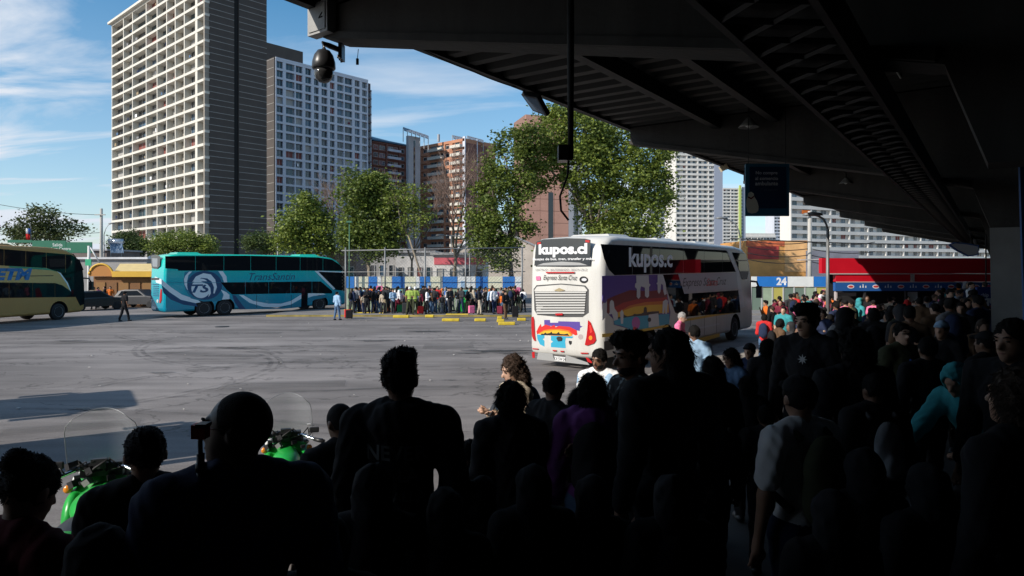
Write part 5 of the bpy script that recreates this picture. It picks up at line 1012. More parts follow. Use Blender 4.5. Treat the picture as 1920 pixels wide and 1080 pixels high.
MB().prism([(X(a, Zc_), ZZ(b, Zc_)) for a, b in ((1858, 541), (1870, 540), (1870, 548), (1865, 548.5), (1863, 551), (1862, 549), (1858, 549))], 0.004, Matrix(((1, 0, 0, 0), (0, 0, -1, Zc_ - 0.001), (0, 1, 0, 0), (0, 0, 0, 1)))).build('bubble_print', MATS['sign_text_pale'], cs, tri=True)
MB().tube([(X(1853, Zc_), Zc_ + 0.1, ZZ(538, Zc_)), (X(1853, Zc_), Zc_ + 0.1, 5.2)], 0.02, 6).build('hanger', steel, cs)
os_ = empty('shop_sign', (0, 0, 0), 0, 'white pointed sign board with blue rim above the right end of the red kiosk', 'sign'); Zo = 27
v = [unp(a, b, Zo) for a, b in ((1779, 459), (1790, 455), (1812, 457), (1834, 461), (1834, 477), (1815, 480), (1795, 470))]; n_ = len(v)
MB().add(v + [p + Vector((0, .12, 0)) for p in v], [tuple(range(n_))[::-1], tuple(range(n_, 2 * n_))] + [(i, (i + 1) % n_, (i + 1) % n_ + n_, i + n_) for i in range(n_)]).build('board', mat('board_white', (0.78, 0.80, 0.85), 0.5), os_)
MB().tube([p + Vector((0, -0.01, 0)) for p in v] + [v[0] + Vector((0, -0.01, 0))], 0.03, 6).build('rim', CL['blue'], os_); MB().tube([unp(1822, 480, Zo + 0.1), unp(1822, 440, Zo + 0.1)], 0.04, 6).build('post', steel, os_)

# ---------------------------------------------------------------- yellow kerbs and yard furniture
yk = mat('kerb_yellow', (0.58, 0.42, 0.03), 0.7, 0.25, 3, 0.3, 30)
kl = [(20, 110, 900, 'leftmost yellow kerb block beside the front wheel of the teal coach'), (185, 300, 889, 'yellow kerb block behind the bags near the teal coach'), (120, 300, 929, 'long yellow kerb block nearest the road by the bags'), (345, 410, 932, 'short yellow kerb block below the first fence post'),
      (475, 620, 957, 'yellow kerb block left of the two officers'), (545, 640, 917, 'yellow kerb block at the feet of the two officers'), (770, 850, 954, 'yellow kerb block below the middle fence post'), (925, 1085, 990, 'front yellow kerb block below the man in grey'),
      (960, 1170, 944, 'long yellow kerb block behind the man in grey'), (1225, 1330, 990, 'yellow kerb block below the green bin'), (1435, 1480, 968, 'small yellow kerb block behind the man in black jacket'), (1430, 1500, 998, 'yellow kerb block left of the man in black jacket'),
      (1445, 1600, 1024, 'frontmost yellow kerb block beside the man in black jacket'), (1620, 1700, 985, 'rightmost yellow kerb block beside the white coach')]
for a, b, v_, lab in kl:
    px0, px1, py = 640 + a / 4.908, 640 + b / 4.908, 400 + v_ / 4.908; Z = CZ * F / (py + 1.2 - HY); o = MB().box(X(px0, Z), X(px1, Z), Z, Z + 0.4, 0.0, 0.17).build('kerb_block', yk)
    bv = o.modifiers.new('b', 'BEVEL'); bv.width = 0.04; bv.segments = 2; tag(o, lab, 'kerb', 'yellow kerb blocks of the bus bays')
for i in range(26):       # worn yellow edging of the island between the blocks
    x = -15.4 + i * 0.72 + random.uniform(0, .2); z_ = 44.3 - 0.12 * i * 0.3
tag(MB().box(-16, 3.4, 44.42, 44.497, 0, 0.118).build('kerb_edge', mat('kerb_worn', (0.30, 0.23, 0.06), 0.8, 0.5, 1.0)), 'worn yellow edge of the waiting island', 'kerb')
bin_ = empty('rubbish_bin', (X(871, 47), 47, 0.12), 0, 'bright green plastic wheelie bin in front of the hoarding', 'bin'); gb = mat('bin_green', (0.02, 0.42, 0.08), 0.4)
MB().add([(-.24, -.25, .08), (.24, -.25, .08), (.24, .25, .08), (-.24, .25, .08), (-.3, -.3, .95), (.3, -.3, .95), (.3, .3, .95), (-.3, .3, .95)], [(0, 3, 2, 1), (4, 5, 6, 7), (0, 1, 5, 4), (1, 2, 6, 5), (2, 3, 7, 6), (3, 0, 4, 7)]).build('body', gb, bin_)
MB().box(-.32, .32, -.34, .32, .952, 1.03).build('lid', gb, bin_)
for s_ in (-1, 1): MB().tube([(s_ * .2 - .03, .25, .08), (s_ * .2 + .03, .25, .08)], 0.08, 12).build('wheel', SHOE, bin_, True)
cn = empty('traffic_cone', (X(729, 47.5), 47.5, 0.12), 0, 'orange cone standing in the waiting crowd', 'cone'); MB().lathe([(0.17, 0.03), (0.14, 0.05), (0.03, 0.72), (0.01, 0.73)], 14).build('cone', mat('cone_orange', (0.75, 0.13, 0.02), 0.5), cn, True); MB().box(-.2, .2, -.2, .2, 0, .03).build('base', mat('cone_orange', (0, 0, 0)), cn)
# ---------------------------------------------------------------- coaches
rubber = mat('tyre_rubber', (0.018, 0.018, 0.019), 0.85, 0.2, 6); rimm = mat('rim_steel', (0.55, 0.55, 0.56), 0.35, 0.1, 6); blackp = mat('black_plastic', (0.02, 0.02, 0.022), 0.45)
busglass = mat('coach_glass', (0.008, 0.010, 0.012), 0.025, spec=0.3); busglass.node_tree.nodes['Principled BSDF'].inputs['IOR'].default_value = 1.25; redl = mat('lamp_red', (0.45, 0.006, 0.008), 0.15, spec=0.8); orl = mat('lamp_amber', (0.75, 0.25, 0.02), 0.2); clearl = mat('lamp_clear', (0.6, 0.6, 0.58), 0.1)
platem = mat('plate_white', (0.7, 0.7, 0.68), 0.5); arch_m = mat('arch_black', (0.012, 0.012, 0.012), 0.9)
def offset_poly(pts, d):
    n = len(pts); out = []
    for i in range(n):
        a = Vector(pts[i - 1]); b = Vector(pts[i]); c = Vector(pts[(i + 1) % n]); e1 = (b - a).normalized(); e2 = (c - b).normalized()
        n1 = Vector((-e1.y, e1.x)); n2 = Vector((-e2.y, e2.x)); m = (n1 + n2); m = m.normalized() if m.length > 1e-6 else n1; out.append(tuple(b + m * d / max(0.5, m.dot(n1))))
    return out
class Bus:
    def __init__(s, label, Rp, d, L, H, paint, W=2.6, wheels=(3.0, 4.35, 11.0), wr=0.5, tail=None, rake=1.0, name='coach'):
        s.L, s.W, s.H = L, W, H; s.rs = 1.0; d = Vector((d[0], d[1], 0)).normalized(); s.d = d; left = Vector((-d.y, d.x, 0)); s.R = Vector((Rp[0], Rp[1], 0)); s.org = s.R + left * W / 2
        s.root = empty(name, s.org, math.atan2(d.y, d.x), label, 'coach', 'double decker coaches')
        h = H - 4.1
        prof = [(0.10, 0.36), (L - 1.4, 0.36), (L - 0.25, 0.38), (L - 0.02, 0.55), (L, 0.95), (L - 0.04, 1.5), (L - 0.12, 2.2 + h * 0.5), (L - 0.26 * rake, 2.9 + h), (L - 0.48 * rake, 3.4 + h), (L - 0.85 * rake, 3.78 + h), (L - 1.4 * rake, 3.98 + h), (L - 2.4 * rake, 4.07 + h), (L * 0.5, 4.1 + h), (1.0, 4.09 + h), (0.5, 4.04 + h), (0.22, 3.9 + h), (0.09, 3.65 + h), (0.03, 3.0), (0.0, 2.0), (0.0, 0.62), (0.03, 0.45)]
        st = [(-W / 2, 0.15), (-W / 2 + 0.02, 0.10), (-W / 2 + 0.07, 0.045), (-W / 2 + 0.15, 0.012), (-W / 2 + 0.3, 0)]; st = st + [(0, -0.02)] + [(-a, b) for a, b in st[::-1]]
        v = []; f = []; n = len(prof)
        for y, ins in st:
            for (x, z) in (offset_poly(prof, ins) if ins >= 0 else [(x, z + (0.03 if z > 3.8 + h else 0)) for x, z in prof]): v.append((x, y, z))
        for i in range(len(st) - 1):
            for j in range(n): a = i * n + j; b = i * n + (j + 1) % n; f.append((a, a + n, b + n, b))
        f.append(tuple(range(n))[::-1]); f.append(tuple((len(st) - 1) * n + j for j in range(n)))
        body = fixn(MB().add(v, f).build('body', [paint, arch_m], s.root)); body.data.polygons.foreach_set('use_smooth', [len(p.vertices) == 4 for p in body.data.polygons])
        ct = MB()
        for x in wheels:
            for sy in (-1, 1): ct.tube([(x, sy * (W / 2 - 0.55), wr + 0.02), (x, sy * (W / 2 + 0.2), wr + 0.02)], wr + 0.13, 28)
        cut = fixn(ct.build('cutter', arch_m, s.root)); bpy.context.view_layer.update(); mo = body.modifiers.new('b', 'BOOLEAN'); mo.object = cut; mo.operation = 'DIFFERENCE'; mo.solver = 'EXACT'; mo.material_mode = 'TRANSFER'
        dg = bpy.context.evaluated_depsgraph_get(); dg.update(); me = bpy.data.meshes.new_from_object(body.evaluated_get(dg)); body.modifiers.clear(); body.data = me; bpy.data.objects.remove(cut)
        if len(me.materials) < 2: me.materials.append(arch_m)
        s.body = body
        ty = bpy.data.meshes.new('w'); t = MB(); t.lathe([(wr * 0.56, -0.14), (wr * 0.93, -0.14), (wr, -0.10), (wr, 0.10), (wr * 0.93, 0.14), (wr * 0.56, 0.14)], 30, 0, Matrix.Rotation(R(90), 4, 'X'))
        ri = MB(); ri.lathe([(0.03, -0.06), (wr * 0.30, -0.07), (wr * 0.34, 0.0), (wr * 0.52, 0.03), (wr * 0.57, -0.13), (wr * 0.60, -0.145), (wr * 0.60, -0.12), (0.03, 0.1)], 24, 0, Matrix.Rotation(R(90), 4, 'X'))
        for k in range(10): a = 2 * math.pi * k / 10; ri.tube([(wr * 0.25 * math.cos(a), 0.02, wr * 0.25 * math.sin(a)), (wr * 0.25 * math.cos(a), 0.10, wr * 0.25 * math.sin(a))], 0.018, 6)
        first = None
        for x in wheels:
            for sy in (-1, 1):
                if first is None: w = t.build('wheel', rubber, s.root, True); rm = ri.build('rim', rimm, w); first = w
                else: w = copy_tree(first, s.root)
                w.location = (x, sy * (W / 2 - 0.17), wr); w.rotation_euler = (0, 0, 0 if sy > 0 else math.pi)
        s.k = 0
    def su(s, px, py):          # photograph pixel on the side nearest the camera -> (x along, z)
        k = (px - CX) / F; t = (k * s.R.y - s.R.x) / (s.d.x - k * s.d.y); Z = s.R.y + t * s.d.y; return t, CZ + (HY - py) / F * Z
    def ru(s, px, py):          # the same on the rear face -> (y to the left from the right corner, z)
        l = Vector((-s.d.y, s.d.x)); k = (px - CX) / F; t = (k * s.R.y - s.R.x) / (l.x - k * l.y); Z = s.R.y + t * l.y; return t * s.rs, CZ + (HY - py) / F * Z
    def sideM(s, off): return Matrix(((1, 0, 0, 0), (0, 0, -1, -s.W / 2 - off), (0, 1, 0, 0), (0, 0, 0, 1)))
    def rearM(s, off): return Matrix(((0, 0, -1, -off), (-1, 0, 0, s.W / 2), (0, 1, 0, 0), (0, 0, 0, 1)))
    def side(s, name, pts, m, off=0.0, th=0.004, conv=True, parent=None):
        P_ = [s.su(*p) for p in pts] if conv else pts; o = fixn(MB().prism(P_, th, s.sideM(off)).build(name, m, parent or s.root, tri=True)); return o
    def rear(s, name, pts, m, off=0.0, th=0.004, conv=True, parent=None):
        P_ = [s.ru(*p) for p in pts] if conv else pts; P_ = [(s.W / 2 - (s.W / 2 - p[0]), p[1]) for p in P_]
        M = Matrix(((0, 0, -1, -off), (1, 0, 0, -s.W / 2), (0, 1, 0, 0), (0, 0, 0, 1)))
        o = fixn(MB().prism(P_, th, M).build(name, m, parent or s.root, tri=True))
        for v in o.data.vertices: v.co.x += s.curve(v.co.y)
        return o
    def curve(s, y):        # how far the rounded rear corners fall away at y
        e = s.W / 2 - abs(y); tb_ = ((0, .15), (.02, .10), (.07, .045), (.15, .012), (.3, 0))
        if e <= 0: return 0.15
        for (a, b), (c, d) in zip(tb_, tb_[1:]):
            if e < c: return b + (d - b) * (e - a) / (c - a)
        return 0.0
    def glass_band(s, name, x0, x1, z0, z1, n, left=True, th=0.006):    # panes on the far side of the coach
        for i in range(n):
            a = x0 + (x1 - x0) * i / n + 0.01; b = x0 + (x1 - x0) * (i + 1) / n - 0.01; MB().box(a, b, s.W / 2, s.W / 2 + th, z0, z1).build(name, busglass, s.root)
    def split_side(s, name, pts, n, m, off):        # cut a convex-ish window outline into n upright panes
        P_ = [s.su(*p) for p in pts]; xs = [p[0] for p in P_]; x0, x1 = min(xs), max(xs)
        def clip(poly, xv, keep_right):
            out = []
            for i in range(len(poly)):
                a = poly[i - 1]; b = poly[i]; ina = (a[0] >= xv) == keep_right; inb = (b[0] >= xv) == keep_right
                if ina != inb: t = (xv - a[0]) / (b[0] - a[0]); out.append((xv, a[1] + (b[1] - a[1]) * t))
                if inb: out.append(b)
            return out
        for i in range(n):
            a = x0 + (x1 - x0) * i / n + (0.012 if i else -1); b = x0 + (x1 - x0) * (i + 1) / n - (0.012 if i < n - 1 else -1)
            q = clip(clip(P_, a, True), b, False)
            if len(q) >= 3: fixn(MB().prism(q, 0.006, s.sideM(off)).build(name, m, s.root, tri=True))
    def front(s, glass_z=(1.35, 3.75)):
        L, W, h = s.L, s.W, s.H - 4.1
        def sx(z):
            pr = [(0.95, L), (1.5, L - 0.04), (2.2 + h * .5, L - 0.12), (2.9 + h, L - 0.26), (3.4 + h, L - 0.48), (3.78 + h, L - 0.85)]
            for i in range(len(pr) - 1):
                if z <= pr[i + 1][0]: t = (z - pr[i][0]) / (pr[i + 1][0] - pr[i][0]); return pr[i][1] + (pr[i + 1][1] - pr[i][1]) * t
            return pr[-1][1]
        for nm, za, zb in (('windscreen', 1.3, 2.35 + h * .5), ('upper_windscreen', 2.5 + h * .5, 3.7 + h)):
            v = []; f = []; ny, nzz = 8, 6
            for i in range(nzz + 1):
                z = za + (zb - za) * i / nzz
                for j in range(ny + 1): y = -W / 2 * 0.93 + W * 0.93 * j / ny; v.append((sx(z) + 0.012 - 0.05 * abs(y / (W / 2)) ** 6, y, z))
            for i in range(nzz):
                for j in range(ny): a = i * (ny + 1) + j; f.append((a, a + 1, a + ny + 2, a + ny + 1))
            MB().add(v, f).build(nm, busglass, s.root, True)
        for sy in (-1, 1):
            MB().lathe([(0.005, 0.0), (0.13, 0.0), (0.12, 0.05), (0.005, 0.06)], 16, 0, Matrix.Translation((L - 0.045, sy * 0.95, 0.8)) @ Matrix.Rotation(R(90), 4, 'Y')).build('headlight', clearl, s.root, True)
            mi = MB(); mi.tube([(L - 0.35, sy * (W / 2 - 0.15), 2.55), (L + 0.15, sy * (W / 2 + 0.12), 2.5), (L + 0.28, sy * (W / 2 + 0.18), 2.25)], 0.045, 8); o = mi.build('mirror', blackp, s.root, True)
            MB().box(L + 0.18, L + 0.34, sy * (W / 2 + 0.2) - 0.12, sy * (W / 2 + 0.2) + 0.12, 1.75, 2.3).build('mirror_housing', blackp, o)
        MB().box(L - 0.01, L + 0.03, -0.35, 0.35, 0.5, 0.62).build('number_plate', platem, s.root)
    def hatches(s, xs, m):
        for x in xs:
            v = [(x, -0.8, s.H - 0.02), (x + 1.6, -0.8, s.H - 0.02), (x + 1.6, 0.8, s.H - 0.02), (x, 0.8, s.H - 0.02), (x + 0.15, -0.65, s.H + 0.09), (x + 1.35, -0.65, s.H + 0.11), (x + 1.35, 0.65, s.H + 0.11), (x + 0.15, 0.65, s.H + 0.09)]
            MB().add(v, [(0, 3, 2, 1), (4, 5, 6, 7), (0, 1, 5, 4), (1, 2, 6, 5), (2, 3, 7, 6), (3, 0, 4, 7)]).build('roof_unit', m, s.root)
def C5(L): return [(960 + x / 3.856, 420 + y / 3.856) for x, y in L]      # coordinates read off an enlarged crop
def C2(L): return [(250 + x / 4.267, 440 + y / 4.267) for x, y in L]
def C8(L): return [(x / 6.0, 440 + y / 6.0) for x, y in L]
# ---- white coach
wpaint = mat('coach_white', (0.58, 0.565, 0.52), 0.36, 0.12, 1.6, streak=True)
K = Bus('white double decker coach with a rainbow puzzle mural and kupos.cl lettering seen from behind', (2.72, 20.3), (0.6, 0.8), 14.0, 4.12, wpaint, wheels=(3.1, 4.5, 11.6), W=2.7)
s = K; s.rs = 2.66 / s.ru(985.5, 600)[0]; purp = mat('mural_purple', (0.09, 0.05, 0.28), 0.4); mred = mat('mural_red', (0.40, 0.02, 0.012), 0.4); mor = mat('mural_orange', (0.62, 0.16, 0.01), 0.4); myel = mat('mural_yellow', (0.75, 0.42, 0.02), 0.4); mcy = mat('mural_cyan', (0.03, 0.34, 0.50), 0.4); mbk = mat('mural_black', (0.01, 0.01, 0.01), 0.4); mwh = mat('mural_white', (0.62, 0.62, 0.62), 0.4); mpk = mat('mural_pink', (0.50, 0.12, 0.40), 0.4); mrr = mat('mural_bright_red', (0.62, 0.02, 0.015), 0.4); myy = mat('stripe_yellow', (0.68, 0.42, 0.03), 0.4)
s.side('mural', C5([(650, 375), (1088, 366), (1112, 450), (1125, 520), (1145, 640), (1135, 720), (1000, 745), (870, 765), (735, 728), (735, 690), (650, 610)]), purp, 0.0005, 0.003)
s.side('mural', C5([(650, 560), (740, 520), (850, 478), (1000, 485), (1118, 470), (1122, 540), (900, 560), (750, 610), (735, 600), (690, 620), (650, 620)]), mat('mural_dark_red', (0.16, 0.01, 0.012), 0.4), 0.004, 0.002)
s.side('mural', C5([(735, 605), (800, 570), (900, 545), (1122, 530), (1126, 580), (900, 590), (760, 640), (745, 640)]), mred, 0.0062, 0.0015)
s.side('mural', C5([(760, 640), (850, 590), (960, 565), (1125, 555), (1130, 600), (960, 605), (770, 665)]), mor, 0.008, 0.0015)
s.side('mural', C5([(762, 680), (765, 640), (880, 598), (1000, 585), (1130, 580), (1132, 640), (880, 662)]), myel, 0.0098, 0.0015)
sk = [(762, 690), (765, 672), (790, 672), (792, 655), (800, 655), (802, 640), (806, 655), (830, 668), (870, 660), (880, 650), (900, 652), (930, 648), (948, 640), (952, 605), (962, 598), (972, 606), (974, 638), (1010, 632), (1060, 630), (1062, 655), (960, 665), (870, 672)]
s.side('skyline', C5(sk), mbk, 0.0116, 0.0012)
s.side('mural', C5([(735, 690), (870, 668), (1060, 655), (1135, 650), (1135, 722), (1000, 745), (870, 765), (770, 730), (738, 726)]), mcy, 0.013, 0.0012)
for q in ([(895, 372), (985, 370), (988, 430), (1000, 440), (988, 455), (988, 520), (975, 535), (958, 520), (958, 460), (930, 450), (925, 470), (925, 525), (912, 542), (898, 525), (900, 470), (885, 455), (888, 430), (897, 425)],
          [(1050, 368), (1088, 366), (1108, 430), (1116, 505), (1100, 515), (1092, 490), (1088, 440), (1075, 432), (1070, 490), (1060, 505), (1050, 490), (1050, 440), (1040, 430), (1050, 420)],
          [(650, 580), (672, 548), (684, 560), (690, 600), (700, 600), (706, 560), (718, 548), (732, 562), (738, 610), (760, 640), (762, 690), (735, 700), (720, 650), (690, 655), (650, 700)],
          [(985, 655), (1055, 645), (1062, 735), (985, 748)], [(1088, 560), (1110, 545), (1126, 556), (1120, 600), (1118, 650), (1106, 650), (1102, 600), (1096, 650), (1084, 648), (1086, 600)], [(778, 640), (792, 618), (804, 640), (800, 720), (785, 722)]):
    s.side('puzzle_shape', C5(q), mwh, 0.0145, 0.0012)
s.side('mural', C5([(683, 560), (702, 560), (703, 640), (692, 652), (682, 640)]), mat('mural_dark_red', (0, 0, 0)), 0.016, 0.001)
s.side('balloon_print', C5(ellipse(893, 715, 30, 45, 18)), mpk, 0.016, 0.001); s.side('balloon_print', C5(ellipse(885, 755, 14, 12, 12)), mrr, 0.0172, 0.001); s.side('round_print', C5(ellipse(990, 692, 13, 16, 14)), mbk, 0.016, 0.001)
s.side('wave_print', C5([(830, 800), (835, 760), (880, 745), (950, 750), (1000, 740), (1060, 740), (1060, 760), (980, 762), (920, 775), (890, 800), (890, 870), (840, 870)]), mcy, 0.001, 0.003)
s.side('stripe', C5([(650, 795), (830, 778), (1130, 728), (1130, 742), (830, 800), (650, 820)]), myy, 0.0045, 0.002); s.side('stripe', C5([(1240, 688), (1480, 648), (1640, 626), (1640, 640), (1480, 664), (1240, 706)]), myy, 0.001, 0.003)
s.side('stripe', C5([(1250, 850), (1500, 790), (1500, 815), (1380, 850)]), myy, 0.001, 0.003); s.side('grille', C5([(665, 850), (735, 832), (735, 905), (665, 920)]), blackp, 0.001, 0.004)
s.side('stripe', C5([(1170, 790), (1240, 770), (1500, 715), (1500, 726), (1240, 785), (1180, 812)]), mwh, 0.001, 0.003)
for x0 in (5.3, 6.6, 8.0, 9.3): MB().box(x0, x0 + 0.012, -s.W / 2 - 0.006, -s.W / 2 - 0.001, 0.5, 1.2).build('hatch_joint', arch_m, s.root)
s.split_side('window', C5([(640, 145), (1540, 190), (1560, 200), (1640, 345), (740, 370), (700, 330), (665, 250)]), 6, busglass, 0.001)
s.side('glass_swoosh', C5([(1088, 366), (1200, 362), (1245, 505), (1640, 478), (1650, 640), (1500, 650), (1240, 672), (1180, 640), (1140, 540)]), busglass, 0.0012, 0.0045)
s.side('white_panel', C5([(1200, 362), (1620, 352), (1640, 470), (1245, 505)]), mat('panel_silver', (0.42, 0.42, 0.45), 0.35), 0.006, 0.003)
s.side('pillar', C5([(1545, 178), (1570, 182), (1640, 345), (1680, 600), (1650, 610), (1620, 352)]), mwh, 0.008, 0.003)
s.side('front_side_window', C5([(1590, 205), (1690, 215), (1712, 330), (1700, 400), (1660, 400), (1640, 330)]), busglass, 0.0075, 0.004)
def side_text(s, body, pxy, width, m, off, height=None, **k):
    x, z = s.su(*pxy); return text('lettering', body, FACE((1, 0, 0), (0, 0, 1), (x, -s.W / 2 - off, z)), width, m, s.root, height, ext=0.001, **k)
def rear_text(s, body, pxy, width, m, off, height=None, **k):
    y, z = s.ru(*pxy); return text('lettering', body, FACE((0, -1, 0), (0, 0, 1), (-off, -s.W / 2 + y, z)), width, m, s.root, height, ext=0.001, **k)
x0, z0 = s.su(*C5([(843, 320)])[0]); x1, z1 = s.su(*C5([(1158, 250)])[0]); xm, zm = s.su(*C5([(985, 262)])[0])
kt = text('lettering', 'kupos.c', FACE((1, 0, 0), (0, 0, 1), ((x0 + x1) / 2, -s.W / 2 - 0.008, 3.36)), x1 - x0, mat('letter_pale', (0.80, 0.84, 0.88), 0.4), s.root, 0.80, bold=0.03)
side_text(s, 'Expreso Santa Cruz', C5([(1400, 425)])[0], 4.6, mbk, 0.0095, 0.42, shear=0.35); side_text(s, 'Santa', C5([(1445, 420)])[0], 1.2, mrr, 0.0125, 0.30, shear=0.35)
# passengers reflected/people seen through the lower deck are left to the glass; mirror the long side
s.glass_band('window', 0.8, 13.0, 2.95, 3.85, 7); s.glass_band('window', 5.0, 12.6, 1.5, 2.2, 5)
s.front(); s.hatches((1.4, 5.0, 8.6), wpaint)
# rear of the white coach
rdk = mat('rear_window', (0.035, 0.04, 0.045), 0.15, spec=0.8)
rw = s.rear('rear_window', C5([(143, 130), (200, 112), (380, 103), (520, 106), (562, 115), (558, 300), (400, 304), (128, 302)]), rdk, 0.001, 0.01)
s.rear('window_arc', C5([(150, 300), (200, 283), (340, 272), (480, 280), (540, 298)]), mat('arc_grey', (0.35, 0.35, 0.34), 0.4), 0.0115, 0.002)
rear_text(s, 'kupos.cl', C5([(345, 192)])[0], 1.78, mat('letter_white', (0.78, 0.78, 0.78), 0.4), 0.012, 0.42, bold=0.045); rear_text(s, 'Pasajes de bus, tren, transfer y más', C5([(342, 255)])[0], 2.2, MATS['letter_white'], 0.0122, 0.10, bold=0.02)
rear_text(s, 'SANTIAGO - SAN FERNANDO - SANTA CRUZ', C5([(330, 330)])[0], 1.9, mat('letter_grey', (0.2, 0.2, 0.2), 0.5), 0.004, 0.07); rear_text(s, 'Expreso Santa Cruz', C5([(325, 392)])[0], 1.25, mbk, 0.004, 0.20, shear=0.35)
s.rear('red_reflector', C5([(152, 135), (182, 130), (180, 145), (152, 150)]), redl, 0.012, 0.01); s.rear('red_reflector', C5([(524, 115), (556, 118), (556, 135), (524, 132)]), redl, 0.012, 0.01)
s.rear('brake_light', C5([(218, 346), (440, 346), (436, 355), (222, 356)]), redl, 0.001, 0.02); s.rear('sticker', C5([(140, 378), (172, 376), (176, 405), (142, 408)]), CL['pink'], 0.001, 0.002); s.rear('badge', C5(ellipse(507, 402, 32, 24, 20)), mbk, 0.001, 0.003); s.rear('badge', C5(ellipse(512, 402, 20, 11, 16)), mwh, 0.004, 0.002)
s.rear('grille_frame', C5([(122, 470), (145, 442), (335, 430), (520, 444), (545, 472), (548, 640), (500, 672), (330, 672), (150, 655), (128, 620)]), mat('grille_dark', (0.06, 0.06, 0.06), 0.7), 0.001, 0.006)
s.rear('engine_hatch', C5([(130, 478), (150, 452), (335, 438), (515, 453), (538, 478), (536, 486), (132, 486)]), wpaint, 0.008, 0.012)
for i in range(9):
    y_ = 488 + i * 18.6; s.rear('louvre', C5([(138 + i * 1.5, y_), (530 - i * 1.5, y_), (530 - i * 1.5, y_ + 11), (138 + i * 1.5, y_ + 11)]), mat('louvre_grey', (0.50, 0.49, 0.46), 0.45), 0.008, 0.03)
s.rear('emblem', C5([(285, 480), (325, 462), (370, 478), (325, 488)]), mat('emblem_gold', (0.35, 0.28, 0.15), 0.4), 0.045, 0.006); s.rear('red_reflector', C5([(296, 644), (352, 643), (352, 658), (298, 659)]), redl, 0.045, 0.008)
s.rear('mural', C5([(204, 692), (248, 692), (250, 712), (312, 712), (312, 702), (478, 706), (482, 735), (500, 740), (480, 750), (478, 772), (440, 765), (360, 742), (260, 735), (205, 730)]), purp, 0.001, 0.003)
s.rear('mural', C5([(145, 775), (160, 745), (178, 720), (184, 742), (215, 725), (258, 738), (282, 728), (292, 745), (318, 735), (400, 742), (455, 768), (460, 800), (445, 804), (415, 790), (300, 770), (200, 775), (150, 795)]), mrr, 0.0045, 0.002)
s.rear('mural', C5([(160, 790), (200, 765), (260, 757), (330, 757), (400, 770), (425, 800), (400, 812), (190, 800)]), mor, 0.007, 0.0015); s.rear('mural', C5([(165, 792), (205, 772), (300, 765), (390, 778), (415, 808), (180, 800)]), myel, 0.0088, 0.0015)
s.rear('skyline', C5([(180, 800), (185, 788), (200, 792), (215, 782), (225, 790), (250, 786), (262, 775), (268, 788), (300, 790), (318, 778), (326, 792), (360, 795), (385, 790), (400, 806), (300, 803)]), mbk, 0.0105, 0.001)
s.rear('mural', C5([(148, 797), (206, 800), (206, 822), (192, 830), (206, 842), (206, 884), (172, 868), (152, 830)]), mcy, 0.001, 0.003); s.rear('mural', C5([(256, 806), (428, 812), (420, 825), (370, 822), (366, 850), (370, 896), (256, 888), (256, 860), (272, 848), (256, 838)]), mcy, 0.001, 0.003)
s.rear('camera_pod', C5([(300, 822), (312, 812), (334, 812), (345, 824), (340, 842), (312, 845)]), blackp, 0.005, 0.02); s.rear('badge', C5([(394, 842), (418, 846), (416, 866), (404, 874), (394, 860)]), mbk, 0.001, 0.003); s.rear('badge', C5(ellipse(485, 815, 19, 19, 18)), mat('badge_grey', (0.4, 0.33, 0.32), 0.5), 0.001, 0.003)
s.rear('tail_light', C5([(104, 672), (120, 668), (128, 690), (134, 800), (142, 842), (128, 840), (108, 810), (100, 740)]), redl, 0.001, 0.03)
s.rear('tail_light', C5([(545, 695), (565, 712), (598, 790), (606, 840), (590, 862), (540, 878), (520, 872), (532, 820), (540, 760)]), redl, 0.001, 0.03)
s.rear('inner_light', C5(ellipse(566, 822, 14, 16, 14)), orl, 0.032, 0.006); s.rear('inner_light', C5([(556, 725), (570, 735), (580, 780), (562, 790)]), mat('lamp_red_bright', (0.7, 0.05, 0.04), 0.15), 0.032, 0.004)
for q in ([(110, 895), (160, 898), (160, 905), (112, 902)], [(270, 908), (300, 910), (298, 918), (272, 917)], [(330, 914), (358, 916), (356, 924), (332, 923)], [(486, 928), (545, 930), (542, 938), (488, 937)], [(105, 925), (130, 920), (132, 965), (112, 966)], [(525, 962), (545, 968), (575, 998), (570, 1006), (540, 995)]): s.rear('red_reflector', C5(q), redl, 0.001, 0.015)
s.rear('bumper_insert', C5([(160, 925), (270, 935), (280, 968), (370, 980), (372, 945), (540, 1000), (555, 1018), (150, 975)]), mat('bumper_grey', (0.30, 0.30, 0.29), 0.6), 0.001, 0.02)
pl_ = s.rear('number_plate', C5([(286, 952), (370, 962), (370, 992), (288, 985)]), platem, 0.022, 0.006); rear_text(s, 'KX·SW·24', C5([(328, 973)])[0], 0.42, mbk, 0.031, 0.10)
for (x, z) in ((0.25, 2.20), ): MB().lathe([(0.005, 0), (0.14, 0), (0.14, 0.02), (0.005, 0.03)], 20, 0, Matrix.Translation((0.05, -s.W / 2 - 0.001, 2.2)) @ Matrix.Rotation(R(90), 4, 'X')).build('round_print', purp, s.root)
